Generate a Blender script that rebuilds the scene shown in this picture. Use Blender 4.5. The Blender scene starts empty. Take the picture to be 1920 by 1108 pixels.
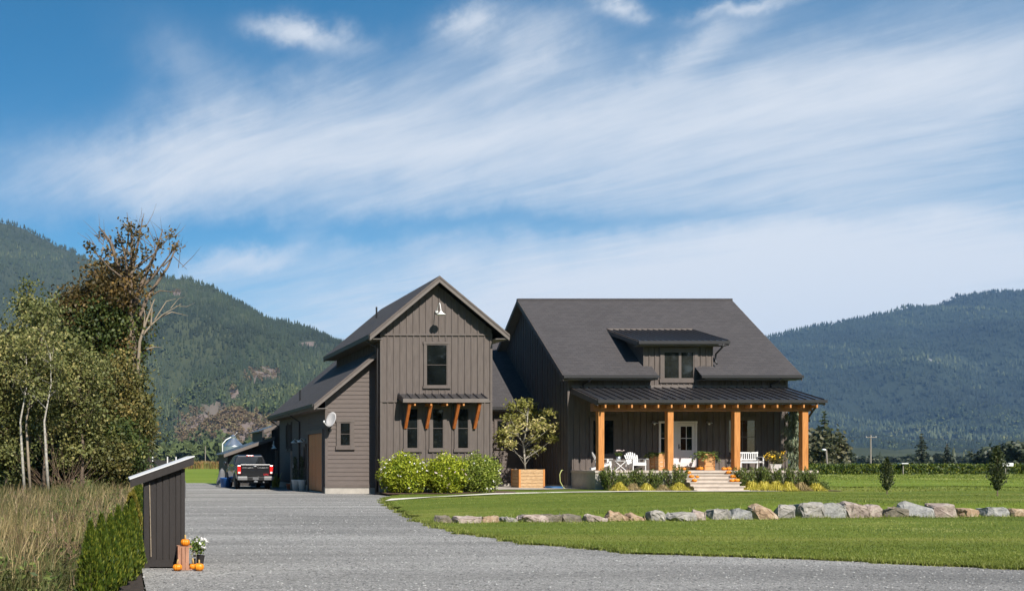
import bpy, bmesh, math, random
import numpy as np
from mathutils import Vector, Matrix, Euler

random.seed(7)
RNG = np.random.default_rng(11)
SC = bpy.context.scene
COL = SC.collection

# ------------------------------------------------------------------ camera
cam = bpy.data.cameras.new('camera')
cam.sensor_width = 36.0
cam.lens = 36.0 * 1850 / 1920
cam.shift_x = (960 - 215) / 1920
cam.shift_y = (865 - 554) / 1920
cam.clip_start = 0.1
cam.clip_end = 40000
camo = bpy.data.objects.new('camera', cam)
COL.objects.link(camo)
camo.location = (0, 0, 1.5)
camo.rotation_euler = (math.radians(90), 0, 0)
SC.camera = camo

# ------------------------------------------------------------------ sun, sky, exposure
SUN = Vector((0.19, -1.0, 0.92)).normalized()
sl = bpy.data.lights.new('sun', 'SUN')
sl.energy = 5.0
sl.angle = math.radians(0.53)
sl.color = (1.0, 0.95, 0.87)
so = bpy.data.objects.new('sun', sl)
COL.objects.link(so)
so.rotation_euler = (-SUN).to_track_quat('-Z', 'Y').to_euler()
so.location = (0, -20, 60)

W = bpy.data.worlds.new('World')
SC.world = W
W.use_nodes = True


def build_sky():
    nt = W.node_tree
    nt.nodes.clear()
    L = nt.links.new

    def n(t, **kw):
        x = nt.nodes.new(t)
        for k, v in kw.items():
            setattr(x, k, v)
        return x

    def m(op, a, b=None, c=None, clamp=False):
        x = n('ShaderNodeMath', operation=op, use_clamp=clamp)
        for i, q in enumerate((a, b, c)):
            if q is None:
                continue
            if isinstance(q, (int, float)):
                x.inputs[i].default_value = q
            else:
                L(q, x.inputs[i])
        return x.outputs[0]
    out = n('ShaderNodeOutputWorld')
    bg = n('ShaderNodeBackground')
    L(bg.outputs[0], out.inputs[0])
    sky = n('ShaderNodeTexSky', sky_type='NISHITA')
    sky.sun_disc = False
    sky.sun_elevation = math.asin(SUN.z)
    sky.sun_rotation = math.atan2(SUN.x, SUN.y)
    sky.altitude = 600
    sky.air_density = 1.0
    sky.dust_density = 0.35
    sky.ozone_density = 2.6
    tc = n('ShaderNodeTexCoord')
    sep = n('ShaderNodeSeparateXYZ')
    L(tc.outputs['Generated'], sep.inputs[0])
    x, y, z = sep.outputs
    ay = m('MAXIMUM', m('ABSOLUTE', y), 0.02)
    a = m('DIVIDE', x, ay)
    e = m('DIVIDE', z, ay)
    zz = m('ADD', m('MAXIMUM', z, 0.0), 0.09)
    u = m('DIVIDE', x, zz)
    v = m('DIVIDE', y, zz)
    plane = n('ShaderNodeCombineXYZ')
    L(u, plane.inputs[0]); L(v, plane.inputs[1])
    ae = n('ShaderNodeCombineXYZ')
    L(a, ae.inputs[0]); L(e, ae.inputs[1])
    # warp
    wn = n('ShaderNodeTexNoise'); wn.inputs['Scale'].default_value = 0.55; wn.inputs['Detail'].default_value = 3
    L(plane.outputs[0], wn.inputs['Vector'])
    wsub = n('ShaderNodeVectorMath', operation='SUBTRACT'); wsub.inputs[1].default_value = (0.5, 0.5, 0.5)
    L(wn.outputs['Color'], wsub.inputs[0])
    wmul = n('ShaderNodeVectorMath', operation='SCALE'); wmul.inputs['Scale'].default_value = 0.75
    L(wsub.outputs[0], wmul.inputs[0])
    wadd = n('ShaderNodeVectorMath', operation='ADD')
    L(plane.outputs[0], wadd.inputs[0]); L(wmul.outputs[0], wadd.inputs[1])

    def streak(ang, sx, sy, scale, detail, rough, off=0.0):
        mp = n('ShaderNodeMapping', vector_type='TEXTURE')
        mp.inputs['Rotation'].default_value = (0, 0, math.radians(ang))
        mp.inputs['Scale'].default_value = (sx, sy, 1)
        mp.inputs['Location'].default_value = (off, off * .7, 0)
        L(wadd.outputs[0], mp.inputs['Vector'])
        t = n('ShaderNodeTexNoise')
        t.inputs['Scale'].default_value = scale
        t.inputs['Detail'].default_value = detail
        t.inputs['Roughness'].default_value = rough
        t.inputs['Distortion'].default_value = 0.15
        L(mp.outputs[0], t.inputs['Vector'])
        return t.outputs['Fac']
    s1 = streak(136, 3.4, 0.62, 1.7, 10, 0.62)
    s2 = streak(122, 2.4, 0.42, 4.4, 10, 0.66, 4.1)
    s3 = streak(150, 1.6, 1.0, 1.6, 9, 0.64, 9.3)

    # broad layout of the sheet of cirrus, in direction space
    def blob(px, py, sx, sy, rot, amp):
        mp = n('ShaderNodeMapping', vector_type='TEXTURE')
        mp.inputs['Location'].default_value = ((px - 215) / 1850, (865 - py) / 1850, 0)
        mp.inputs['Rotation'].default_value = (0, 0, math.radians(rot))
        mp.inputs['Scale'].default_value = (sx / 1850, sy / 1850, 1)
        L(ae2, mp.inputs['Vector'])
        ln = n('ShaderNodeVectorMath', operation='LENGTH')
        L(mp.outputs[0], ln.inputs[0])
        g = m('POWER', 2.718, m('MULTIPLY', m('MULTIPLY', ln.outputs['Value'], ln.outputs['Value']), -1.0))
        return m('MULTIPLY', g, amp)
    # ragged edges: shift the layout by noise
    rag = n('ShaderNodeTexNoise'); rag.inputs['Scale'].default_value = 9.0; rag.inputs['Detail'].default_value = 8
    rag.inputs['Roughness'].default_value = 0.62
    L(tc.outputs['Generated'], rag.inputs['Vector'])
    rs_ = n('ShaderNodeVectorMath', operation='SUBTRACT'); rs_.inputs[1].default_value = (0.5, 0.5, 0.5)
    L(rag.outputs['Color'], rs_.inputs[0])
    rm_ = n('ShaderNodeVectorMath', operation='MULTIPLY'); rm_.inputs[1].default_value = (0.16, 0.085, 0)
    L(rs_.outputs[0], rm_.inputs[0])
    ra_ = n('ShaderNodeVectorMath', operation='ADD')
    L(ae.outputs[0], ra_.inputs[0]); L(rm_.outputs[0], ra_.inputs[1])
    ae2 = ra_.outputs[0]
    blobs = [blob(1080, 255, 780, 135, 8, 0.85), blob(1780, 190, 520, 220, 18, 0.62), blob(330, 310, 430, 85, 5, 0.50),
             blob(1250, 570, 900, 135, 3, 1.2), blob(1780, 500, 640, 140, 2, 0.70), blob(565, 62, 95, 30, -12, 0.85),
             blob(905, 45, 70, 36, 24, 0.80), blob(1165, 8, 48, 26, 0, 0.85), blob(1385, 10, 110, 14, 14, 0.55), blob(1010, 95, 100, 50, 30, 0.50),
             blob(345, 120, 110, 70, -30, 0.32), blob(700, 155, 430, 80, 16, 0.40), blob(1310, 95, 160, 36, 30, 0.45), blob(480, 480, 120, 26, 24, 0.4),
             blob(720, 425, 470, 30, 3, -0.32), blob(1380, 392, 420, 22, 3, -0.22), blob(250, 445, 330, 45, 3, -0.12)]
    cov = m('ADD', blobs[0], 0.06)
    for b in blobs[1:]:
        cov = m('ADD', cov, b)
    fine = m('ADD', m('ADD', m('MULTIPLY', s1, 0.42), m('MULTIPLY', s2, 0.33)), m('MULTIPLY', s3, 0.25))
    fm_ = n('ShaderNodeMapRange'); L(fine, fm_.inputs['Value'])
    fm_.inputs['From Min'].default_value = 0.33; fm_.inputs['From Max'].default_value = 0.69
    fm_.inputs['To Min'].default_value = 0.50; fm_.inputs['To Max'].default_value = 1.16
    al = m('MULTIPLY', m('MAXIMUM', cov, 0.0), fm_.outputs[0])
    mr = n('ShaderNodeMapRange', interpolation_type='SMOOTHERSTEP')
    L(al, mr.inputs['Value'])
    mr.inputs['From Min'].default_value = -0.15
    mr.inputs['From Max'].default_value = 1.25
    mr.inputs['To Min'].default_value = 0.0
    mr.inputs['To Max'].default_value = 0.95
    # thin haze towards the horizon is thicker
    mix = n('ShaderNodeMix', data_type='RGBA')
    L(mr.outputs[0], mix.inputs[0])
    hsv = n('ShaderNodeHueSaturation')
    hsv.inputs['Hue'].default_value = 0.488
    hsv.inputs['Saturation'].default_value = 1.42
    hsv.inputs['Value'].default_value = 1.42
    L(sky.outputs[0], hsv.inputs['Color'])
    L(hsv.outputs[0], mix.inputs[6])
    mix.inputs[7].default_value = (10.6, 11.1, 11.8, 1)
    L(mix.outputs[2], bg.inputs['Color'])
    bg.inputs['Strength'].default_value = 0.0525


build_sky()
SC.view_settings.view_transform = 'Standard'
SC.view_settings.look = 'None'
SC.view_settings.gamma = 1.0
SC.view_settings.exposure = 0.58
SC.view_settings.use_curve_mapping = False
SC.cycles.max_bounces = 6
SC.cycles.diffuse_bounces = 3
SC.cycles.glossy_bounces = 3
SC.cycles.transmission_bounces = 4
SC.cycles.transparent_max_bounces = 6
SC.cycles.volume_bounces = 0
SC.cycles.caustics_reflective = False
SC.cycles.caustics_refractive = False
SC.cycles.use_denoising = True
SC.cycles.use_adaptive_sampling = True
SC.cycles.adaptive_threshold = 0.02


# ------------------------------------------------------------------ materials
MATS = {}


def material(name, col, rough=0.75, var=0.15, scale=6.0, bump=0.0, bscale=60.0, metal=0.0, spec=0.4, col2=None,
             stretch=(1, 1, 1), detail=6.0, rnd=0.0, rcol=None, transl=0.0, coat=0.0, fac2=None):
    mt = bpy.data.materials.new(name)
    mt.use_nodes = True
    nt = mt.node_tree
    L = nt.links.new
    bs = nt.nodes['Principled BSDF']
    out = nt.nodes['Material Output']
    geo = nt.nodes.new('ShaderNodeNewGeometry')
    mp = nt.nodes.new('ShaderNodeMapping')
    mp.inputs['Scale'].default_value = stretch
    L(geo.outputs['Position'], mp.inputs['Vector'])
    nz = nt.nodes.new('ShaderNodeTexNoise')
    nz.inputs['Scale'].default_value = scale
    nz.inputs['Detail'].default_value = detail
    nz.inputs['Roughness'].default_value = 0.6
    L(mp.outputs[0], nz.inputs['Vector'])
    mr = nt.nodes.new('ShaderNodeMapRange')
    mr.inputs['From Min'].default_value = 0.3
    mr.inputs['From Max'].default_value = 0.7
    L(nz.outputs['Fac'], mr.inputs['Value'])
    mx = nt.nodes.new('ShaderNodeMix')
    mx.data_type = 'RGBA'
    L(mr.outputs[0], mx.inputs[0])
    c1 = [max(0, c * (1 - var)) for c in col]
    c2 = col2 if col2 else [min(1, c * (1 + var)) for c in col]
    mx.inputs[6].default_value = (*c1, 1)
    mx.inputs[7].default_value = (*c2, 1)
    colout = mx.outputs[2]
    if rnd > 0 or rcol:
        at = nt.nodes.new('ShaderNodeAttribute')
        at.attribute_name = 'rnd'
        if rcol:
            m3 = nt.nodes.new('ShaderNodeMix')
            m3.data_type = 'RGBA'
            m3r = nt.nodes.new('ShaderNodeMapRange')
            m3r.inputs['From Min'].default_value = fac2 or 0.5
            m3r.inputs['From Max'].default_value = 1.0
            L(at.outputs['Fac'], m3r.inputs['Value'])
            L(m3r.outputs[0], m3.inputs[0])
            L(colout, m3.inputs[6])
            m3.inputs[7].default_value = (*rcol, 1)
            colout = m3.outputs[2]
        if rnd > 0:
            hv = nt.nodes.new('ShaderNodeHueSaturation')
            r2 = nt.nodes.new('ShaderNodeMapRange')
            r2.inputs['To Min'].default_value = 1 - rnd
            r2.inputs['To Max'].default_value = 1 + rnd
            L(at.outputs['Fac'], r2.inputs['Value'])
            L(r2.outputs[0], hv.inputs['Value'])
            L(colout, hv.inputs['Color'])
            colout = hv.outputs[0]
    L(colout, bs.inputs['Base Color'])
    bs.inputs['Roughness'].default_value = rough
    bs.inputs['Metallic'].default_value = metal
    bs.inputs['Specular IOR Level'].default_value = spec
    if coat:
        bs.inputs['Coat Weight'].default_value = coat
        bs.inputs['Coat Roughness'].default_value = 0.06
    if bump > 0:
        n2 = nt.nodes.new('ShaderNodeTexNoise')
        n2.inputs['Scale'].default_value = bscale
        n2.inputs['Detail'].default_value = 4
        L(mp.outputs[0], n2.inputs['Vector'])
        bp = nt.nodes.new('ShaderNodeBump')
        bp.inputs['Strength'].default_value = bump
        bp.inputs['Distance'].default_value = 0.02
        L(n2.outputs['Fac'], bp.inputs['Height'])
        L(bp.outputs[0], bs.inputs['Normal'])
    if transl > 0:
        tr = nt.nodes.new('ShaderNodeBsdfTranslucent')
        L(colout, tr.inputs['Color'])
        ms = nt.nodes.new('ShaderNodeMixShader')
        ms.inputs[0].default_value = transl
        L(bs.outputs[0], ms.inputs[1])
        L(tr.outputs[0], ms.inputs[2])
        L(ms.outputs[0], out.inputs['Surface'])
    MATS[name] = mt
    return mt


def nodes_of(mt):
    return mt.node_tree, mt.node_tree.links.new, mt.node_tree.nodes['Principled BSDF']


siding = material('painted_siding', (0.104, 0.083, 0.072), 0.72, 0.20, 2.2, 0.25, 25, stretch=(6, 6, 0.7))
siding_h = material('painted_lap_siding', (0.108, 0.085, 0.074), 0.72, 0.14, 3.0, 0.25, 25, stretch=(0.8, 0.8, 7))
trim = material('painted_trim', (0.104, 0.083, 0.072), 0.65, 0.12, 4.0, 0.15, 30)
darksiding = material('dark_stained_boards', (0.023, 0.0185, 0.0165), 0.68, 0.18, 3.0, 0.3, 25, stretch=(6, 6, 0.7))
barnside = material('barn_dark_siding', (0.045, 0.040, 0.038), 0.7, 0.15, 3.0, 0.3, 25, stretch=(6, 6, 0.7))
cedar = material('cedar_timber', (0.46, 0.165, 0.038), 0.6, 0.25, 2.2, 0.25, 30, stretch=(9, 9, 0.6), col2=(0.60, 0.265, 0.075))
pine_h = material('knotty_pine_boards', (0.42, 0.255, 0.12), 0.65, 0.2, 5, 0.3, 30, stretch=(1.2, 1.2, 5), col2=(0.56, 0.375, 0.20))
cedar_h = material('cedar_boards', (0.50, 0.235, 0.085), 0.6, 0.25, 2.2, 0.25, 30, stretch=(0.7, 0.7, 9), col2=(0.62, 0.34, 0.14))
stain = material('orange_stained_bracket', (0.46, 0.115, 0.022), 0.5, 0.2, 3, 0.2, 30, stretch=(6, 2, 1), col2=(0.56, 0.17, 0.04))
beamwood = material('shade_toned_beam', (0.27, 0.095, 0.026), 0.6, 0.25, 2.2, 0.25, 30, stretch=(0.7, 6, 9), col2=(0.36, 0.145, 0.045))  # eave shadow on the porch beam put into its darker wood colour
cratewood = material('weathered_crate_wood', (0.36, 0.17, 0.10), 0.75, 0.25, 3, 0.4, 40, stretch=(12, 12, 1), col2=(0.46, 0.24, 0.15))
doorwood = material('brown_door_wood', (0.52, 0.21, 0.075), 0.55, 0.15, 2, 0.2, 20, stretch=(5, 5, 0.5))
concrete = material('concrete', (0.36, 0.33, 0.29), 0.85, 0.15, 2.5, 0.3, 40, col2=(0.42, 0.38, 0.33))
concrete_step = material('pale_concrete_step', (0.44, 0.37, 0.31), 0.85, 0.15, 3, 0.3, 40)
pathmat = material('pale_walk', (0.68, 0.63, 0.54), 0.85, 0.12, 3, 0.3, 40)
metalroof = material('standing_seam_metal', (0.060, 0.057, 0.060), 0.27, 0.12, 1.2, 0.03, 3, metal=0.5, spec=0.6)
gutter_m = material('black_gutter', (0.022, 0.020, 0.020), 0.45, 0.1, 3, spec=0.5)
fascia_m = material('fascia_board', (0.135, 0.112, 0.098), 0.6, 0.1, 4)
soffit_m = material('soffit', (0.16, 0.14, 0.125), 0.75, 0.1, 4)
white = material('white_paint', (0.64, 0.63, 0.62), 0.5, 0.05, 5)
doorwhite = material('pale_lilac_door_paint', (0.66, 0.60, 0.60), 0.45, 0.04, 4)
bumpergrey = material('dull_bumper_steel', (0.17, 0.168, 0.17), 0.4, 0.1, 6)
dishgrey = material('dish_grey', (0.46, 0.44, 0.43), 0.45, 0.08, 4)
enamel = material('white_enamel', (0.82, 0.80, 0.77), 0.3, 0.03, 4)
black = material('black_plastic', (0.012, 0.012, 0.013), 0.5, 0.1, 5)
rubber = material('tyre_rubber', (0.016, 0.016, 0.016), 0.85, 0.2, 20)
chrome = material('chrome', (0.21, 0.21, 0.215), 0.24, 0.03, 5, metal=1.0)
galv = material('galvanised_steel', (0.55, 0.57, 0.60), 0.32, 0.12, 2.0, 0.05, 10, metal=0.9)
carpaint = material('black_car_paint', (0.014, 0.014, 0.017), 0.28, 0.1, 4, metal=0.3, coat=1.0)
redlens = material('red_lens', (0.62, 0.012, 0.012), 0.2, 0.08, 6, coat=1.0)
redpaint = material('red_badge', (0.55, 0.02, 0.03), 0.35, 0.05, 6)
bluepl = material('blue_plastic', (0.02, 0.10, 0.33), 0.45, 0.1, 5)
tarp = material('grey_tarp', (0.12, 0.12, 0.125), 0.7, 0.25, 5, 0.4, 8)
bluecoil = material('blue_hose', (0.03, 0.12, 0.28), 0.45, 0.1, 5)
hosem = material('pale_green_hose', (0.42, 0.44, 0.16), 0.5, 0.1, 5)
terracotta = material('terracotta', (0.34, 0.12, 0.06), 0.8, 0.15, 8)
pumpkin_m = material('pumpkin_skin', (0.72, 0.215, 0.008), 0.42, 0.18, 9, 0.1, 30, col2=(0.80, 0.27, 0.012))
stem_m = material('pumpkin_stem', (0.42, 0.28, 0.10), 0.8, 0.2, 30)
mulch = material('bark_mulch', (0.075, 0.042, 0.028), 0.95, 0.45, 14, 1.0, 60, col2=(0.15, 0.085, 0.055))
soil = material('dark_soil', (0.035, 0.025, 0.018), 0.95, 0.4, 10, 1.0, 40)
bark = material('grey_brown_bark', (0.17, 0.125, 0.09), 0.9, 0.35, 5, 0.9, 22, stretch=(3, 3, 0.6))
palebark = material('pale_poplar_bark', (0.34, 0.30, 0.24), 0.85, 0.4, 5, 0.5, 20, stretch=(1, 1, 3), col2=(0.50, 0.46, 0.39))
deadwood = material('bleached_dead_wood', (0.27, 0.215, 0.155), 0.9, 0.25, 5, 0.5, 22)
twig = material('brown_twig', (0.13, 0.085, 0.055), 0.9, 0.3, 6)
fencemesh = material('black_netting', (0.02, 0.02, 0.02), 0.8, 0.2, 4)
poleWood = material('weathered_pole', (0.24, 0.205, 0.17), 0.9, 0.25, 3, stretch=(3, 3, .5))
curtain = material('brown_curtain', (0.14, 0.085, 0.05), 0.9, 0.2, 3, stretch=(10, 10, .5))


def leafmat(name, col, col2, rcol=None, scale=1.2, transl=0.32, rnd=0.35, rough=0.55, fac2=0.6):
    return material(name, col, rough, 0.15, scale, col2=col2, rnd=rnd, rcol=rcol, transl=transl, spec=0.35, detail=3, fac2=fac2)


lf_poplar = leafmat('poplar_leaf', (0.135, 0.155, 0.042), (0.210, 0.215, 0.070), (0.32, 0.27, 0.10))
lf_brown = leafmat('autumn_brown_leaf', (0.085, 0.068, 0.022), (0.135, 0.092, 0.027), (0.22, 0.13, 0.038))
lf_green = leafmat('dark_green_leaf', (0.050, 0.082, 0.020), (0.090, 0.120, 0.028), (0.17, 0.16, 0.04))
lf_olive = leafmat('olive_leaf', (0.090, 0.105, 0.028), (0.150, 0.140, 0.040), (0.26, 0.19, 0.06))
lf_bush = leafmat('lime_bush_leaf', (0.19, 0.27, 0.014), (0.36, 0.41, 0.022), (0.52, 0.52, 0.06), 1.5, 0.35, 0.4)
lf_bush2 = leafmat('mid_green_bush_leaf', (0.145, 0.21, 0.026), (0.25, 0.31, 0.036), (0.38, 0.40, 0.09), 1.5, 0.35, 0.4)
lf_patio = leafmat('patio_tree_leaf', (0.22, 0.235, 0.045), (0.36, 0.34, 0.085), (0.52, 0.44, 0.20), 2, 0.35, 0.35)
lf_cedar = leafmat('cedar_hedge_foliage', (0.042, 0.080, 0.007), (0.078, 0.115, 0.009), (0.16, 0.165, 0.02), 2, 0.25, 0.45)
lf_cedar_old = leafmat('yellowed_cedar_foliage', (0.110, 0.115, 0.014), (0.18, 0.155, 0.020), (0.26, 0.20, 0.04), 2, 0.25, 0.4)
lf_yew = leafmat('yew_foliage', (0.058, 0.090, 0.016), (0.105, 0.145, 0.026), (0.19, 0.22, 0.05), 3, 0.25, 0.45)
lf_hakone = leafmat('golden_grass_blade', (0.40, 0.34, 0.030), (0.55, 0.47, 0.06), (0.66, 0.56, 0.15), 3, 0.3, 0.3)
lf_tan = leafmat('tan_grass_blade', (0.28, 0.21, 0.09), (0.36, 0.27, 0.12), (0.44, 0.34, 0.17), 3, 0.3, 0.3)
lf_conifer = leafmat('conifer_needle', (0.026, 0.044, 0.020), (0.044, 0.066, 0.028), (0.075, 0.09, 0.035), 1, 0.12, 0.4)
lf_weep = leafmat('weeping_conifer_needle', (0.11, 0.145, 0.085), (0.18, 0.21, 0.125), (0.28, 0.30, 0.18), 2, 0.15, 0.4)
lf_fern = leafmat('fern_leaf', (0.090, 0.150, 0.022), (0.16, 0.22, 0.04), (0.24, 0.29, 0.07), 3, 0.3, 0.35)
lf_far = leafmat('far_tree_leaf', (0.060, 0.068, 0.030), (0.10, 0.095, 0.042), (0.14, 0.115, 0.06), .3, 0.15, 0.35)
lf_fardark = leafmat('far_dark_leaf', (0.030, 0.044, 0.024), (0.048, 0.06, 0.03), (0.07, 0.075, 0.04), .3, 0.12, 0.35)
lf_sapling = leafmat('sapling_leaf', (0.034, 0.050, 0.020), (0.062, 0.080, 0.026), (0.11, 0.12, 0.04), 2, 0.2, 0.35)
petal = material('white_petal', (0.80, 0.77, 0.74), 0.6, 0.06, 10)
pinkpetal = material('pale_pink_petal', (0.78, 0.60, 0.58), 0.6, 0.08, 10)
yellowpetal = material('yellow_petal', (0.80, 0.50, 0.03), 0.6, 0.15, 10)
reddish_bl = leafmat('reddish_seed_grass', (0.17, 0.105, 0.06), (0.25, 0.165, 0.10), (0.36, 0.25, 0.17), 1.5, 0.3, 0.35)
weed_lf = leafmat('weed_leaf', (0.070, 0.115, 0.022), (0.11, 0.155, 0.032), (0.17, 0.19, 0.05), 2, 0.3, 0.35)
meadow_bl = leafmat('dry_meadow_blade', (0.095, 0.125, 0.030), (0.165, 0.165, 0.055), (0.40, 0.29, 0.14), 0.7, 0.3, 0.35, fac2=0.42)
lawn_bl = leafmat('lawn_blade', (0.165, 0.205, 0.028), (0.225, 0.255, 0.042), (0.31, 0.30, 0.095), 0.5, 0.3, 0.3, fac2=0.7)
forestC_m = leafmat('east_conifer_forest', (0.010, 0.019, 0.012), (0.020, 0.033, 0.018), (0.055, 0.066, 0.030), 0.004, 0.0, 0.4, 0.9, fac2=0.7)  # wide stand contrast; ridge light and shade partly put into this colour
forest_m = leafmat('conifer_forest', (0.022, 0.035, 0.016), (0.036, 0.050, 0.020), (0.062, 0.070, 0.028), 0.004, 0.0, 0.4, 0.9, fac2=0.7)
broad_m = leafmat('broadleaf_forest', (0.058, 0.082, 0.027), (0.084, 0.104, 0.034), (0.120, 0.120, 0.045), 0.006, 0.0, 0.3, 0.9, fac2=0.7)
scar_m = leafmat('scrubby_outcrop', (0.14, 0.095, 0.05), (0.175, 0.12, 0.062), (0.10, 0.095, 0.04), 0.02, 0.0, 0.35, 0.9, fac2=0.6)
corn_m = leafmat('dry_corn_leaf', (0.26, 0.125, 0.040), (0.34, 0.18, 0.060), (0.15, 0.15, 0.045), 0.4, 0.2, 0.35, fac2=0.5)


def glass_mat(name, tint, rough=0.03):
    mt = material(name, tint, rough, 0.35, 1.1, spec=0.8, detail=5, col2=[t * 2.6 for t in tint])
    return mt


glass = glass_mat('dark_window_glass', (0.004, 0.005, 0.005))
glass_warm = glass_mat('curtained_window_glass', (0.022, 0.015, 0.011))
glass_green = glass_mat('dormer_window_glass', (0.009, 0.0098, 0.009))


def shingle_mat(name, along):
    mt = material(name, (0.050, 0.045, 0.046), 0.9, 0.12, 1.2, 0.0)
    nt, L, bs = nodes_of(mt)
    geo = nt.nodes.new('ShaderNodeNewGeometry')
    sp = nt.nodes.new('ShaderNodeSeparateXYZ')
    L(geo.outputs['Position'], sp.inputs[0])
    cb = nt.nodes.new('ShaderNodeCombineXYZ')
    L(sp.outputs[0 if along == 'x' else 1], cb.inputs[0])
    L(sp.outputs[2], cb.inputs[1])
    br = nt.nodes.new('ShaderNodeTexBrick')
    br.inputs['Scale'].default_value = 1.0
    br.inputs['Brick Width'].default_value = 0.31
    br.inputs['Row Height'].default_value = 0.095
    br.inputs['Mortar Size'].default_value = 0.008
    br.inputs['Mortar Smooth'].default_value = 0.3
    br.inputs['Bias'].default_value = 0.1
    br.inputs['Color1'].default_value = (0.045, 0.0405, 0.042, 1)
    br.inputs['Color2'].default_value = (0.057, 0.0515, 0.0525, 1)
    br.inputs['Mortar'].default_value = (0.028, 0.025, 0.026, 1)
    L(cb.outputs[0], br.inputs['Vector'])
    nz = nt.nodes.new('ShaderNodeTexNoise')
    nz.inputs['Scale'].default_value = 0.7
    nz.inputs['Detail'].default_value = 5
    L(geo.outputs['Position'], nz.inputs['Vector'])
    hs = nt.nodes.new('ShaderNodeHueSaturation')
    rr = nt.nodes.new('ShaderNodeMapRange')
    rr.inputs['From Min'].default_value = 0.3
    rr.inputs['From Max'].default_value = 0.7
    rr.inputs['To Min'].default_value = 0.94
    rr.inputs['To Max'].default_value = 1.06
    L(nz.outputs['Fac'], rr.inputs['Value'])
    L(rr.outputs[0], hs.inputs['Value'])
    L(br.outputs['Color'], hs.inputs['Color'])
    L(hs.outputs[0], bs.inputs['Base Color'])
    bp = nt.nodes.new('ShaderNodeBump')
    bp.inputs['Strength'].default_value = 0.5
    bp.inputs['Distance'].default_value = 0.01
    L(br.outputs['Fac'], bp.inputs['Height'])
    bp.invert = True
    L(bp.outputs[0], bs.inputs['Normal'])
    return mt


shingle_x = shingle_mat('asphalt_shingle_front', 'x')
shingle_y = shingle_mat('asphalt_shingle_side', 'y')


def gravel_mat():
    mt = material('crushed_gravel', (0.27, 0.27, 0.275), 0.9, 0.1, 1.0)
    nt, L, bs = nodes_of(mt)
    geo = nt.nodes.new('ShaderNodeNewGeometry')
    vo = nt.nodes.new('ShaderNodeTexVoronoi')
    vo.inputs['Scale'].default_value = 58
    L(geo.outputs['Position'], vo.inputs['Vector'])
    big = nt.nodes.new('ShaderNodeTexNoise')
    big.inputs['Scale'].default_value = 0.35
    big.inputs['Detail'].default_value = 7
    mp = nt.nodes.new('ShaderNodeMapping')
    mp.inputs['Scale'].default_value = (0.30, 1.7, 1)
    mp.inputs['Rotation'].default_value = (0, 0, -0.06)
    L(geo.outputs['Position'], mp.inputs['Vector'])
    L(mp.outputs[0], big.inputs['Vector'])
    med = nt.nodes.new('ShaderNodeTexNoise')
    med.inputs['Scale'].default_value = 9
    med.inputs['Detail'].default_value = 6
    L(geo.outputs['Position'], med.inputs['Vector'])
    cr = nt.nodes.new('ShaderNodeValToRGB')
    cr.color_ramp.elements[0].color = (0.132, 0.126, 0.118, 1)
    cr.color_ramp.elements[1].color = (0.39, 0.37, 0.34, 1)
    sep = nt.nodes.new('ShaderNodeSeparateColor')
    L(vo.outputs['Color'], sep.inputs[0])
    L(sep.outputs[0], cr.inputs['Fac'])
    v = nt.nodes.new('ShaderNodeMath'); v.operation = 'MULTIPLY_ADD'
    L(big.outputs['Fac'], v.inputs[0]); v.inputs[1].default_value = 1.9; v.inputs[2].default_value = 0.08
    v2 = nt.nodes.new('ShaderNodeMath'); v2.operation = 'MULTIPLY_ADD'
    L(med.outputs['Fac'], v2.inputs[0]); v2.inputs[1].default_value = 0.9; v2.inputs[2].default_value = 0.55
    v3 = nt.nodes.new('ShaderNodeMath'); v3.operation = 'MULTIPLY'
    L(v.outputs[0], v3.inputs[0]); L(v2.outputs[0], v3.inputs[1])
    hs = nt.nodes.new('ShaderNodeHueSaturation')
    L(v3.outputs[0], hs.inputs['Value'])
    L(cr.outputs[0], hs.inputs['Color'])
    L(hs.outputs[0], bs.inputs['Base Color'])
    bp = nt.nodes.new('ShaderNodeBump')
    bp.inputs['Strength'].default_value = 0.9
    bp.inputs['Distance'].default_value = 0.02
    L(vo.outputs['Distance'], bp.inputs['Height'])
    L(bp.outputs[0], bs.inputs['Normal'])
    return mt


gravel = gravel_mat()


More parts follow.
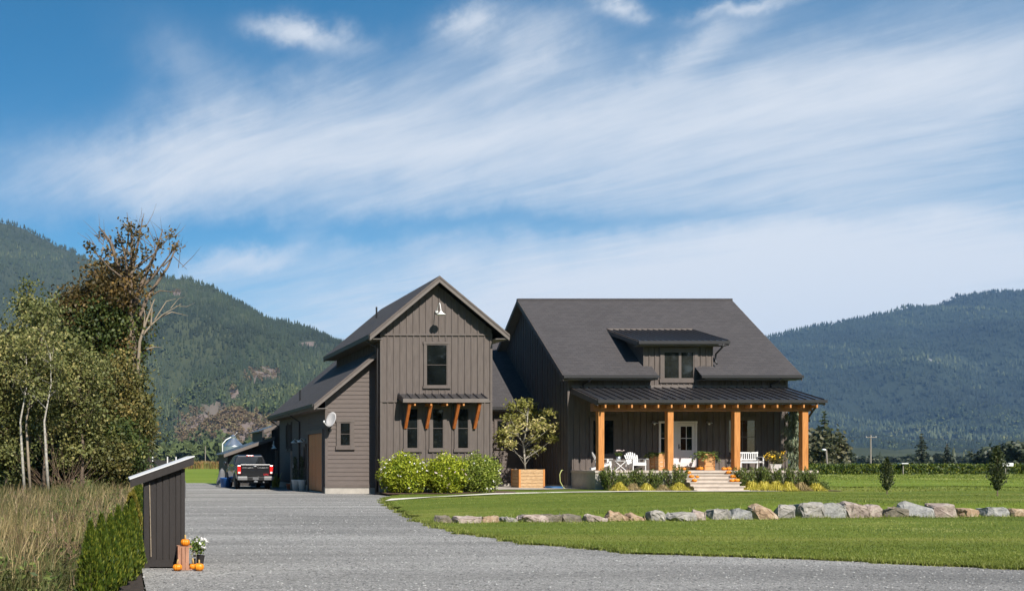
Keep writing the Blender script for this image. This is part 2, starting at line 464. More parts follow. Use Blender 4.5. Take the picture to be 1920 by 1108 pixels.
def turf_mat(name, c1, c2, c3, s_big=0.3, stretch=(0.22, 1, 1)):
    mt = material(name, c1, 0.95, 0.1, 1.0, spec=0.1)
    nt, L, bs = nodes_of(mt)
    geo = nt.nodes.new('ShaderNodeNewGeometry')
    mp = nt.nodes.new('ShaderNodeMapping')
    mp.inputs['Scale'].default_value = stretch
    L(geo.outputs['Position'], mp.inputs['Vector'])
    big = nt.nodes.new('ShaderNodeTexNoise'); big.inputs['Scale'].default_value = s_big; big.inputs['Detail'].default_value = 8
    big.inputs['Roughness'].default_value = 0.65
    L(mp.outputs[0], big.inputs['Vector'])
    fine = nt.nodes.new('ShaderNodeTexNoise'); fine.inputs['Scale'].default_value = 22; fine.inputs['Detail'].default_value = 5
    fine.inputs['Roughness'].default_value = 0.75
    L(mp.outputs[0], fine.inputs['Vector'])
    cr = nt.nodes.new('ShaderNodeValToRGB')
    cr.color_ramp.elements[0].position = 0.32
    cr.color_ramp.elements[0].color = (*c1, 1)
    cr.color_ramp.elements[1].position = 0.70
    cr.color_ramp.elements[1].color = (*c3, 1)
    el = cr.color_ramp.elements.new(0.52)
    el.color = (*c2, 1)
    L(big.outputs['Fac'], cr.inputs['Fac'])
    mr = nt.nodes.new('ShaderNodeMapRange')
    mr.inputs['From Min'].default_value = 0.3; mr.inputs['From Max'].default_value = 0.7
    mr.inputs['To Min'].default_value = 0.6; mr.inputs['To Max'].default_value = 1.4
    L(fine.outputs['Fac'], mr.inputs['Value'])
    hs = nt.nodes.new('ShaderNodeHueSaturation')
    L(mr.outputs[0], hs.inputs['Value'])
    L(cr.outputs[0], hs.inputs['Color'])
    L(hs.outputs[0], bs.inputs['Base Color'])
    bp = nt.nodes.new('ShaderNodeBump')
    bp.inputs['Strength'].default_value = 0.8; bp.inputs['Distance'].default_value = 0.03
    L(fine.outputs['Fac'], bp.inputs['Height'])
    L(bp.outputs[0], bs.inputs['Normal'])
    return mt


turf = turf_mat('lawn_turf', (0.078, 0.112, 0.016), (0.115, 0.150, 0.023), (0.225, 0.215, 0.055))
fieldmat = turf_mat('field_grass', (0.105, 0.150, 0.018), (0.140, 0.190, 0.024), (0.185, 0.215, 0.040), 0.09, (0.4, 1, 1))
groundmat = turf_mat('valley_ground', (0.070, 0.095, 0.022), (0.095, 0.125, 0.028), (0.13, 0.13, 0.045), 0.02, (0.3, 1, 1))
meadowmat = turf_mat('meadow_soil', (0.060, 0.055, 0.025), (0.085, 0.080, 0.03), (0.12, 0.095, 0.05), 0.5, (1, 1, 1))


def rock_mat(name, c1, c2, c3):
    mt = material(name, c1, 0.85, 0.2, 3.0, spec=0.3)
    nt, L, bs = nodes_of(mt)
    geo = nt.nodes.new('ShaderNodeNewGeometry')
    a = nt.nodes.new('ShaderNodeTexNoise'); a.inputs['Scale'].default_value = 4.5; a.inputs['Detail'].default_value = 9
    a.inputs['Roughness'].default_value = 0.7
    L(geo.outputs['Position'], a.inputs['Vector'])
    cr = nt.nodes.new('ShaderNodeValToRGB')
    cr.color_ramp.elements[0].position = 0.33; cr.color_ramp.elements[0].color = (*c1, 1)
    cr.color_ramp.elements[1].position = 0.68; cr.color_ramp.elements[1].color = (*c3, 1)
    e = cr.color_ramp.elements.new(0.5); e.color = (*c2, 1)
    L(a.outputs['Fac'], cr.inputs['Fac'])
    L(cr.outputs[0], bs.inputs['Base Color'])
    b = nt.nodes.new('ShaderNodeTexNoise'); b.inputs['Scale'].default_value = 14; b.inputs['Detail'].default_value = 8
    L(geo.outputs['Position'], b.inputs['Vector'])
    bp = nt.nodes.new('ShaderNodeBump'); bp.inputs['Strength'].default_value = 0.8; bp.inputs['Distance'].default_value = 0.05
    L(b.outputs['Fac'], bp.inputs['Height']); L(bp.outputs[0], bs.inputs['Normal'])
    return mt


rock_grey = rock_mat('grey_boulder', (0.16, 0.15, 0.135), (0.26, 0.24, 0.215), (0.42, 0.385, 0.335))
rock_pink = rock_mat('pinkish_boulder', (0.19, 0.145, 0.125), (0.31, 0.245, 0.21), (0.44, 0.38, 0.32))
rock_tan = rock_mat('tan_boulder', (0.20, 0.13, 0.08), (0.34, 0.235, 0.15), (0.48, 0.39, 0.29))
rock_dark = rock_mat('dark_boulder', (0.09, 0.08, 0.06), (0.15, 0.13, 0.10), (0.25, 0.20, 0.15))


def mountain_mat(name, c1, c2, scale):
    mt = material(name, c1, 0.95, 0.3, scale, spec=0.05, col2=c2, detail=8)
    return mt


hill_m = mountain_mat('forested_slope', (0.020, 0.030, 0.014), (0.046, 0.056, 0.024), 0.006)
rockface = mountain_mat('bare_rock_face', (0.15, 0.115, 0.085), (0.27, 0.22, 0.175), 0.03)
paleface = mountain_mat('pale_cliff', (0.34, 0.31, 0.29), (0.52, 0.49, 0.46), 0.03)

# ------------------------------------------------------------------ mesh helpers
BASE = {}


def base_of(p):
    return BASE.get(p.name, Vector((0, 0, 0))) if p else Vector((0, 0, 0))


def tag(o, label=None, cat=None, group=None, kind=None):
    if label: o['label'] = label
    if cat: o['category'] = cat
    if group: o['group'] = group
    if kind: o['kind'] = kind
    return o


def thing(name, label, cat, loc=(0, 0, 0), group=None, rz=0.0):
    o = bpy.data.objects.new(name, None)
    COL.objects.link(o)
    o.empty_display_size = 0.2
    o.location = loc
    o.rotation_euler = (0, 0, rz)
    BASE[o.name] = Vector(loc) if rz == 0 else Vector((0, 0, 0))
    return tag(o, label, cat, group)


def link(name, me, mat, parent=None, loc=(0, 0, 0), rot=(0, 0, 0), scale=(1, 1, 1)):
    """link a mesh whose coordinates are local to loc"""
    o = bpy.data.objects.new(name, me)
    COL.objects.link(o)
    if mat is not None and len(me.materials) == 0:
        me.materials.append(mat)
    o.location = loc
    o.rotation_euler = rot
    o.scale = scale
    if parent is not None:
        o.parent = parent
        BASE[o.name] = base_of(parent)
    return o


def piece(name, me, mat, parent, wloc, scale=(1, 1, 1), rot=(0, 0, 0)):
    """a repeated piece sharing mesh data, placed by a world location"""
    return link(name, me, mat, parent, Vector(wloc) - base_of(parent), rot, scale)


class MB:
    def __init__(s, xf=None):
        s.v = []
        s.f = []
        s.xf = xf or (lambda a, b, c: (a, b, c))

    def add(s, vs, fs):
        o = len(s.v)
        s.v += [s.xf(*p) for p in vs]
        s.f += [tuple(i + o for i in f) for f in fs]
        return s

    def box(s, x0, x1, y0, y1, z0, z1):
        return s.add([(x0, y0, z0), (x1, y0, z0), (x1, y1, z0), (x0, y1, z0), (x0, y0, z1), (x1, y0, z1), (x1, y1, z1), (x0, y1, z1)],
                     [(0, 3, 2, 1), (4, 5, 6, 7), (0, 1, 5, 4), (1, 2, 6, 5), (2, 3, 7, 6), (3, 0, 4, 7)])

    def prism(s, poly, d):
        n = len(poly)
        a = [tuple(p) for p in poly]
        b = [(p[0] + d[0], p[1] + d[1], p[2] + d[2]) for p in poly]
        fs = [tuple(range(n)), tuple(range(2 * n - 1, n - 1, -1))]
        fs += [(i, (i + 1) % n, (i + 1) % n + n, i + n) for i in range(n)]
        return s.add(a + b, fs)

    def bar(s, p, q, w, h, up=(0, 0, 1)):
        p = Vector(p); q = Vector(q)
        t = (q - p).normalized()
        sd = t.cross(Vector(up))
        if sd.length < 1e-4:
            sd = t.cross(Vector((1, 0, 0)))
        sd.normalize()
        u = sd.cross(t).normalized()
        c = [(-w / 2, -h / 2), (w / 2, -h / 2), (w / 2, h / 2), (-w / 2, h / 2)]
        vs = [tuple(p + sd * a + u * b) for a, b in c] + [tuple(q + sd * a + u * b) for a, b in c]
        return s.add(vs, [(3, 2, 1, 0), (4, 5, 6, 7), (0, 1, 5, 4), (1, 2, 6, 5), (2, 3, 7, 6), (3, 0, 4, 7)])

    def tube(s, pts, r, n=8, cap=True):
        pts = [Vector(p) for p in pts]
        rs = r if isinstance(r, (list, tuple)) else [r] * len(pts)
        vs = []
        u = None
        for i, p in enumerate(pts):
            t = (pts[min(i + 1, len(pts) - 1)] - pts[max(i - 1, 0)]).normalized()
            if u is None:
                u = t.orthogonal().normalized()
            else:
                u = (u - t * u.dot(t))
                u = u.normalized() if u.length > 1e-6 else t.orthogonal().normalized()
            w = t.cross(u)
            for k in range(n):
                a = 2 * math.pi * k / n
                vs.append(tuple(p + (u * math.cos(a) + w * math.sin(a)) * rs[i]))
        fs = []
        for i in range(len(pts) - 1):
            for k in range(n):
                fs.append((i * n + k, i * n + (k + 1) % n, (i + 1) * n + (k + 1) % n, (i + 1) * n + k))
        if cap:
            fs.append(tuple(range(n - 1, -1, -1)))
            fs.append(tuple(range((len(pts) - 1) * n, len(pts) * n)))
        return s.add(vs, fs)

    def lathe(s, prof, c=(0, 0, 0), n=16, axis='z', cap=True, rib=0, ribd=0.0):
        vs = []
        for r, h in prof:
            for k in range(n):
                a = 2 * math.pi * k / n
                rr = r * (1 - ribd * abs(math.sin(a * rib / 2)) ** 6) if rib else r
                x, y = rr * math.cos(a), rr * math.sin(a)
                if axis == 'z': p = (x, y, h)
                elif axis == 'y': p = (x, h, y)
                else: p = (h, x, y)
                vs.append((c[0] + p[0], c[1] + p[1], c[2] + p[2]))
        fs = []
        for i in range(len(prof) - 1):
            for k in range(n):
                fs.append((i * n + k, i * n + (k + 1) % n, (i + 1) * n + (k + 1) % n, (i + 1) * n + k))
        if cap:
            fs.append(tuple(range(n - 1, -1, -1)))
            fs.append(tuple(range((len(prof) - 1) * n, len(prof) * n)))
        return s.add(vs, fs)

    def mesh(s, name, smooth=False):
        me = bpy.data.meshes.new(name)
        me.from_pydata(s.v, [], s.f)
        bm = bmesh.new()
        bm.from_mesh(me)
        bmesh.ops.recalc_face_normals(bm, faces=bm.faces)
        bm.to_mesh(me)
        bm.free()
        if smooth:
            me.polygons.foreach_set('use_smooth', [True] * len(me.polygons))
        me.update()
        return me

    def build(s, name, mat, parent=None, smooth=False, bevel=0.0):
        b = base_of(parent)
        if b.length > 0:
            s.v = [(p[0] - b.x, p[1] - b.y, p[2] - b.z) for p in s.v]
        o = link(name, s.mesh(name, smooth), mat, parent)
        if bevel > 0:
            md = o.modifiers.new('bevel', 'BEVEL')
            md.width = bevel
            md.segments = 2
            md.limit_method = 'ANGLE'
        return o


def copy_tree(o, parent=None, loc=None, rz=None):
    c = o.copy()
    COL.objects.link(c)
    c.parent = parent
    if loc is not None: c.location = loc
    if rz is not None: c.rotation_euler = (0, 0, rz)
    for ch in o.children:
        copy_tree(ch, c)
    return c


def npmesh(name, V, F, mat, parent=None, rnd=None, smooth=False):
    b = base_of(parent)
    V = np.asarray(V, dtype=np.float32) - np.array(b, dtype=np.float32)
    me = bpy.data.meshes.new(name)
    F = np.asarray(F)
    nv, (nf, k) = len(V), F.shape
    me.vertices.add(nv)
    me.vertices.foreach_set('co', V.ravel())
    me.loops.add(nf * k)
    me.loops.foreach_set('vertex_index', F.astype(np.int32).ravel())
    me.polygons.add(nf)
    me.polygons.foreach_set('loop_start', np.arange(0, nf * k, k, dtype=np.int32))
    if rnd is not None:
        at = me.attributes.new('rnd', 'FLOAT', 'FACE')
        at.data.foreach_set('value', np.asarray(rnd, dtype=np.float32))
    if smooth:
        me.polygons.foreach_set('use_smooth', np.ones(nf, dtype=bool))
    me.update(calc_edges=True)
    me.validate()
    return link(name, me, mat, parent)


def unit(a):
    return a / np.maximum(np.linalg.norm(a, axis=1, keepdims=True), 1e-6)


def leaf_arrays(C, L, Wd, T=None, fold=0.15, upb=0.35):
    """rhombic leaves: C centres, L half length, Wd half width, T axis"""
    n = len(C)
    if T is None:
        T = unit(RNG.normal(size=(n, 3)))
    N = RNG.normal(size=(n, 3)) + np.array([0.1, -0.25, upb * 2.0])
    B = unit(np.cross(T, N))
    N = np.cross(B, T)
    L = np.broadcast_to(np.asarray(L, dtype=float), (n,))[:, None]
    Wd = np.broadcast_to(np.asarray(Wd, dtype=float), (n,))[:, None]
    V = np.stack([C - T * L, C + B * Wd + N * Wd * fold, C + T * L, C - B * Wd + N * Wd * fold], axis=1).reshape(-1, 3)
    F = np.arange(4 * n).reshape(n, 4)
    return V, F


def leaves(name, C, L, Wd, mat, parent, T=None, upb=0.35, rnd=None):
    V, F = leaf_arrays(C, L, Wd, T, upb=upb)
    r = RNG.random(len(C)) if rnd is None else rnd
    return npmesh(name, V, F, mat, parent, r)


def blades(P, H, Wd, lean, segs=2, wind=(0.0, 0.0)):
    """grass blades from points P; two or one segment"""
    n = len(P)
    ang = RNG.random(n) * 2 * np.pi
    D = np.stack([np.cos(ang), np.sin(ang), np.zeros(n)], 1)
    S = np.stack([-np.sin(ang + RNG.normal(0, .6, n)), np.cos(ang), np.zeros(n)], 1)
    H = np.broadcast_to(np.asarray(H, dtype=float), (n,))[:, None]
    Wd = np.broadcast_to(np.asarray(Wd, dtype=float), (n,))[:, None]
    ln = (RNG.random((n, 1)) * lean)
    wd = np.array([wind[0], wind[1], 0.0])
    up = np.array([0, 0, 1.0])
    tip = P + up * H * (1 - 0.35 * ln) + (D * ln + wd) * H
    if segs == 1:
        V = np.stack([P - S * Wd, P + S * Wd, tip], 1).reshape(-1, 3)
        return V, np.arange(3 * n).reshape(n, 3)
    mid = P + up * H * 0.6 + (D * ln + wd) * H * 0.28
    V = np.stack([P - S * Wd, P + S * Wd, mid + S * Wd * .8, mid - S * Wd * .8, tip + S * Wd * .1, tip - S * Wd * .1], 1).reshape(-1, 3)
    i = np.arange(n)[:, None] * 6
    F = np.concatenate([i + np.array([[0, 1, 2, 3]]), i + np.array([[3, 2, 4, 5]])], 1).reshape(-1, 4)
    return V, F


def P(px, py, Y):
    return Vector(((px - 215) * Y / 1850, Y, 1.5 + (865 - py) * Y / 1850))


def PX(px, Y):
    return (px - 215) * Y / 1850


def sstep(t):
    t = np.clip(t, 0, 1)
    return t * t * (3 - 2 * t)


# ------------------------------------------------------------------ terrain
ROCKX = np.array([-5, 7.8, 13.8, 18.0, 24.8, 40.0, 80.0])
ROCKY = np.array([24.0, 24.1, 24.6, 25.9, 26.9, 29.0, 34.0])
HX = np.array([-5, 7.6, 10, 14, 18, 25, 40, 80.0])
HZ = np.array([0, 0.02, 0.12, 0.22, 0.38, 0.34, 0.30, 0.2])
EDGEY = np.array([5.0, 10.0, 12.3, 13.7, 15.2, 16.0, 17.9, 21.3, 25.2, 30.8, 36.0, 39.6, 42.6, 60])
EDGEX = np.array([60.0, 28.0, 16.5, 12.6, 10.4, 8.6, 7.55, 7.25, 7.75, 8.8, 9.9, 10.9, 12.3, 12.6])


def TZ(x, y):
    x = np.asarray(x, dtype=float); y = np.asarray(y, dtype=float)
    yr = np.interp(x, ROCKX, ROCKY)
    h = np.interp(x, HX, HZ)
    up = sstep((y - yr + 0.1) / 0.6)
    down = 1 - 0.72 * sstep((y - yr - 1.5) / 15.0)
    und = 0.018 * np.sin(x * 0.7 + 1.3) * np.sin(y * 0.5) + 0.01 * np.sin(x * 2.1 + y * 1.3)
    return 0.03 + h * up * down + und * sstep((y - 18) / 5)


def tz(x, y):
    return float(TZ(x, y))


def grid_sheet(name, xs_fn, ys, nx, zfn, mat, kind='structure', label=None):
    V = []
    for y in ys:
        x0, x1 = xs_fn(y)
        t = np.linspace(0, 1, nx)
        xs = x0 + (x1 - x0) * t ** 1.3
        V.append(np.stack([xs, np.full(nx, y), zfn(xs, np.full(nx, y))], 1))
    V = np.concatenate(V)
    F = []
    for j in range(len(ys) - 1):
        i = np.arange(nx - 1) + j * nx
        F.append(np.stack([i, i + 1, i + nx + 1, i + nx], 1))
    o = npmesh(name, V, np.concatenate(F), mat, None, smooth=True)
    o['kind'] = kind
    if label: o['label'] = label
    return o


def flat(name, poly, z, mat, kind='structure'):
    mb = MB()
    mb.add([(p[0], p[1], z) for p in poly], [tuple(range(len(poly)))])
    o = mb.build(name, mat)
    o['kind'] = kind
    return o


flat('ground', [(-9000, -200), (12000, -200), (12000, 12000), (-9000, 12000)], -0.06, groundmat)
flat('gravel_driveway', [(0.27, -6), (70, -6), (70, 14), (28, 46), (13, 49), (12.4, 60), (6.0, 69), (2.6, 69), (1.4, 40), (0.7, 20), (0.38, 14)], 0.0, gravel)
flat('meadow', [(-40, -6), (0.24, -6), (0.30, 12), (0.66, 20), (1.35, 40), (1.6, 50), (-40, 60)], -0.02, meadowmat)


def jig(y):
    return 0.10 * math.sin(y * 7.3) + 0.07 * math.sin(y * 17.1 + 1) + 0.10 * math.sin(y * 2.9 + 2)


lawn_ys = np.concatenate([np.arange(8.0, 34, 0.16), np.arange(34, 54.01, 0.5)])
grid_sheet('lawn', lambda y: (float(np.interp(y, EDGEY, EDGEX)) + jig(y), 75.0), lawn_ys, 170, TZ, turf)
field_ys = np.concatenate([np.arange(53.9, 80, 3.0), np.arange(80, 116, 5.0)])
grid_sheet('field', lambda y: (34.5 if y < 62 else 20.0, 140.0), field_ys, 40, lambda x, y: TZ(x, y) * (1 - sstep((y - 54) / 60)) + 0.035, fieldmat)
flat('grass_field', [(1.5, 68.6), (12.0, 68.6), (40, 215), (-60, 215)], -0.02, fieldmat)
# concrete walk from the drive to the porch steps
mb = MB()
A = np.array([(9.75, 35.6), (12.4, 38.5), (16.0, 41.4), (20.0, 43.3), (24.0, 44.3), (26.6, 44.75), (29.6, 44.9), (30.6, 45.0)])
Bp = np.array([(10.35, 37.0), (12.9, 39.5), (16.2, 42.2), (20.0, 44.1), (24.0, 45.1), (26.6, 45.62), (29.4, 45.62), (30.3, 45.3)])
for i in range(len(A)):
    mb.v.append((A[i][0], A[i][1], tz(*A[i]) + 0.03))
    mb.v.append((Bp[i][0], Bp[i][1], tz(*Bp[i]) + 0.03))
mb.f = [(2 * i, 2 * i + 2, 2 * i + 3, 2 * i + 1) for i in range(len(A) - 1)]
o = mb.build('walkway', pathmat); o['kind'] = 'structure'


def bedsheet(name, poly, mat, dz=0.02):
    mb = MB()
    bm = bmesh.new()
    vs = [bm.verts.new((p[0], p[1], 0)) for p in poly]
    bm.faces.new(vs)
    bmesh.ops.triangulate(bm, faces=bm.faces)
    bmesh.ops.subdivide_edges(bm, edges=bm.edges, cuts=5, use_grid_fill=True)
    for v in bm.verts:
        v.co.z = tz(v.co.x, v.co.y) + dz
    me = bpy.data.meshes.new(name)
    bm.to_mesh(me); bm.free()
    o = link(name, me, mat)
    o['kind'] = 'structure'
    return o


bedsheet('bush_bed', [(11.9, 43.0), (12.6, 42.7), (15, 42.9), (17.6, 43.2), (18.0, 44.4), (17.6, 45.6), (11.9, 45.6)], mulch)
bedsheet('porch_bed_west', [(23.1, 45.6), (26.6, 45.75), (26.75, 47.2), (23.1, 47.2)], mulch)
bedsheet('porch_bed_east', [(29.3, 45.75), (31.5, 45.6), (33.8, 45.75), (34.1, 46.4), (34.1, 49.4), (29.3, 47.2)], mulch)
bedsheet('patio', [(17.2, 47.6), (22.9, 47.9), (22.9, 53.9), (17.2, 53.9)], concrete, 0.03)
bedsheet('soil_strip', [(-0.35, 9.5), (0.33, 9.5), (0.36, 13.4), (0.62, 20), (0.9, 26), (0.2, 26), (-0.3, 14)], soil, -0.034)

# ------------------------------------------------------------------ farmhouse
house = thing('farmhouse', 'dark brown board and batten farmhouse with gabled tower, timber porch and garage wing', 'house', (22.0, 50.0, 0.0))
SL = 10 / 12

_unit = {}


def unit_box():
    if 'box' not in _unit:
        _unit['box'] = MB().box(-.5, .5, -.5, .5, 0, 1).mesh('unit_piece')
    return _unit['box']


def matmesh(kind, mat):
    k = (kind, mat.name)
    if k not in _unit:
        if kind == 'box':
            me = MB().box(-.5, .5, -.5, .5, 0, 1).mesh('piece')
        elif kind == 'lapx':   # lap board facing -y, length along x
            me = MB().prism([(0, 0.0, 0), (0, -0.034, 0), (0, -0.010, 0.215), (0, 0.0, 0.215)], (1, 0, 0)).mesh('piece')
        elif kind == 'lapy':   # lap board facing -x, length along y
            me = MB().prism([(0.0, 0, 0), (-0.034, 0, 0), (-0.010, 0, 0.215), (0.0, 0, 0.215)], (0, 1, 0)).mesh('piece')
        me.materials.append(mat)
        _unit[k] = me
    return _unit[k]


def battens_front(parent, xs, Y, lo, hi, mat=siding, w=0.055, d=0.036):
    for x in xs:
        a, b = lo(x) if callable(lo) else lo, hi(x) if callable(hi) else hi
        if b - a > 0.05:
            piece('batten', matmesh('box', mat), mat, parent, (x, Y - d / 2, a), (w, d, b - a))


def battens_side(parent, ys, X, lo, hi, mat=siding, w=0.055, d=0.036):
    for y in ys:
        a, b = lo(y) if callable(lo) else lo, hi(y) if callable(hi) else hi
        if b - a > 0.05:
            piece('batten', matmesh('box', mat), mat, parent, (X - d / 2, y, a), (d, w, b - a))


def lap_front(parent, x0, x1, z0, z1, Y, left=None, mat=siding_h):
    z = z0
    while z < z1 - 0.05:
        xl = x0 if left is None else max(x0, left(z + 0.2))
        if x1 - xl > 0.08:
            piece('siding_board', matmesh('lapx', mat), mat, parent, (xl, Y, z), (x1 - xl, 1, 1))
        z += 0.2


def lap_side(parent, y0, y1, z0, z1, X, mat=siding_h):
    z = z0
    while z < z1 - 0.05:
        piece('siding_board', matmesh('lapy', mat), mat, parent, (X, y0, z), (1, y1 - y0, 1))
        z += 0.2


def window(parent, u0, u1, z0, z1, plane, side='front', cols=1, rows=1, gl=None, tr=None, tw=0.10, sash=0.045, name='window', sashmat=None, muntin=0.025):
    gl = gl or glass; tr = tr or trim
    if side == 'front':
        xf = lambda u, d, z: (u, plane + d, z)
    else:
        xf = lambda u, d, z: (plane + d, u, z)
    m = MB(xf)
    m.box(u0 - tw, u0, -0.062, 0.0, z0, z1)
    m.box(u1, u1 + tw, -0.062, 0.0, z0, z1)
    m.box(u0 - tw - .03, u1 + tw + .03, -0.07, 0.0, z1, z1 + tw * 1.2)
    w = m.build(name, tr, parent)
    s = MB(xf).box(u0 - tw - .04, u1 + tw + .04, -0.085, 0.0, z0 - tw * 1.1, z0)
    s.build('sill', tr, w)
    f = MB(xf)
    f.box(u0, u0 + sash, -0.045, -0.012, z0, z1).box(u1 - sash, u1, -0.045, -0.012, z0, z1)
    f.box(u0 + sash, u1 - sash, -0.045, -0.012, z0, z0 + sash).box(u0 + sash, u1 - sash, -0.045, -0.012, z1 - sash, z1)
    f.build('frame', sashmat or trim, w)
    iu0, iu1, iz0, iz1 = u0 + sash, u1 - sash, z0 + sash, z1 - sash
    for c in range(cols):
        for r in range(rows):
            a = iu0 + (iu1 - iu0) * c / cols; b = iu0 + (iu1 - iu0) * (c + 1) / cols
            e = iz0 + (iz1 - iz0) * r / rows; g = iz0 + (iz1 - iz0) * (r + 1) / rows
            MB(xf).box(a + (muntin if c else 0), b, -0.022, -0.014, e + (muntin if r else 0), g).build('pane', gl, w)
    if cols > 1 or rows > 1:
        q = MB(xf)
        for c in range(1, cols):
            a = iu0 + (iu1 - iu0) * c / cols
            q.box(a, a + muntin, -0.034, -0.014, iz0, iz1)
        for r in range(1, rows):
            e = iz0 + (iz1 - iz0) * r / rows
            q.box(iu0, iu1, -0.036, -0.0135, e, e + muntin)
        q.build('muntin', sashmat or trim, w)
    return w


def slab(p0, p1, p2, p3, t):
    mb = MB()
    mb.prism([p0, p1, p2, p3], (0, 0, -t))
    return mb


# ---- tower (front gable)
TX0, TX1, TXC, TY0, TY1 = 12.19, 17.31, 14.75, 45.3, 54.2
TAPEX, TRUN = 9.93, 3.15
tz_roof = lambda x: TAPEX - abs(x - TXC) * SL
th = 0.26
tw_front = MB().prism([(TX0, TY0, 0.0), (TX1, TY0, 0.0), (TX1, TY0, tz_roof(TX1) - th), (TXC, TY0, TAPEX - th), (TX0, TY0, tz_roof(TX0) - th)], (0, 0.18, 0)).build('gable_wall', siding, house)
tw_left = MB().box(TX0, TX0 + 0.18, TY0 + .18, TY1, 0.0, tz_roof(TX0) - th).build('side_wall', siding, house)
tw_right = MB().box(TX1 - .18, TX1, TY0 + .18, TY1, 0.0, tz_roof(TX1) - th).build('side_wall', siding, house)
tw_back = MB().prism([(TX0, TY1, 0.0), (TX1, TY1, 0.0), (TX1, TY1, tz_roof(TX1) - th), (TXC, TY1, TAPEX - th), (TX0, TY1, tz_roof(TX0) - th)], (0, -0.17, 0)).build('back_wall', siding, house)
MB().box(TX0 - .03, TX1 + .03, TY0 - .03, TY0 + .3, -0.05, 0.28).build('foundation', concrete, house)
bx = [TX0 + 0.04 + i * (TX1 - TX0 - .08) / 17 for i in range(18)]
gw = dict(a=(14.28, 15.27, 4.96, 6.88))


def in_open(x, opens):
    return [o for o in opens if o[0] - .13 < x < o[1] + .13]


Z1, Z2 = 4.25, 7.30
tri_w = [(13.38, 13.93), (14.56, 15.10), (15.71, 16.25)]
for x in bx:
    segs = [(0.3, 1.9 if in_open(x, tri_w) else Z1 - .03)]
    if in_open(x, tri_w):
        segs += [(3.9, Z1 - .03)]
    segs += [(Z1 + .05, 4.78), (7.02, Z2 - .03)] if in_open(x, [gw['a']]) else [(Z1 + .05, Z2 - .03)]
    segs += [(Z2 + .05, tz_roof(x) - th)]
    for a, b in segs:
        if b - a > 0.06:
            piece('batten', matmesh('box', siding), siding, tw_front, (x, TY0 - .018, a), (.055, .036, b - a))
for zz in (Z1, Z2):
    MB().box(TX0 - .01, TX1 + .01, TY0 - .06, TY0, zz - .03, zz + .05).build('belt_board', trim, tw_front)
MB().box(TX0 - .012, TX0 + .09, TY0 - .05, TY0 - .001, .28, Z2).build('corner_board', trim, tw_front)
MB().box(TX1 - .09, TX1 + .012, TY0 - .05, TY0 - .001, .28, Z2).build('corner_board', trim, tw_front)
battens_side(tw_left, [TY0 + .3 + i * .3 for i in range(29)], TX0, 6.0, tz_roof(TX0) - th - .05)
window(house, *gw['a'], TY0, rows=2, muntin=0.02)
for a, b in tri_w:
    window(house, a, b, 2.08, 3.95, TY0, tw=.13, rows=2, muntin=.02)

# tower roof
OV = 0.5
yf, yb = TY0 - OV, TY1 + .4
xl, xr = TXC - TRUN, TXC + TRUN
ze = TAPEX - TRUN * SL
troof = slab((xl, yf, ze), (TXC, yf, TAPEX), (TXC, yb, TAPEX), (xl, yb, ze), 0.08).build('tower_roof', shingle_y, house)
slab((TXC, yf, TAPEX), (xr, yf, ze), (xr, yb, ze), (TXC, yb, TAPEX), 0.08).build('roof_slope', shingle_y, troof)


def rake(parent, p, q, y, d=0.26, t=0.05, off=0.02, mat=fascia_m):
    """rake board along p->q (x,z pairs, roof top line) at front plane y"""
    m = MB()
    m.prism([(p[0], y, p[1] - off), (q[0], y, q[1] - off), (q[0], y, q[1] - off - d), (p[0], y, p[1] - off - d)], (0, t, 0))
    return m.build('rake_board', mat, parent)


for yy in (yf - .03, yb - .02):
    rake(troof, (xl - .02, ze - .02), (TXC, TAPEX), yy, .28)
    rake(troof, (TXC, TAPEX), (xr + .02, ze - .02), yy, .28)
# thin upper shingle-mould on the rake
rake(troof, (xl - .03, ze - .03), (TXC, TAPEX), yf - .055, .10, .03, .015, trim)
rake(troof, (TXC, TAPEX), (xr + .03, ze - .03), yf - .055, .10, .03, .015, trim)
for (a, b) in ((xl, xl - .06), (xr, xr + .06)):
    MB().box(min(a, b), max(a, b), yf + .03, yb - .03, ze - .24, ze - .03).build('gutter', gutter_m, troof)
slab((xl + .02, yf + .03, ze - .22), (TX0, yf + .03, ze - .22), (TX0, yb - .03, ze - .22), (xl + .02, yb - .03, ze - .22), .03).build('soffit', soffit_m, troof)
slab((TX1, yf + .03, ze - .22), (xr - .02, yf + .03, ze - .22), (xr - .02, yb - .03, ze - .22), (TX1, yb - .03, ze - .22), .03).build('soffit', soffit_m, troof)
MB().tube([P(706, 585, 49.5) + Vector((0, 0, -.3)), P(706, 585, 49.5) + Vector((0, 0, .25))], .045, 8).build('vent_pipe', black, troof)

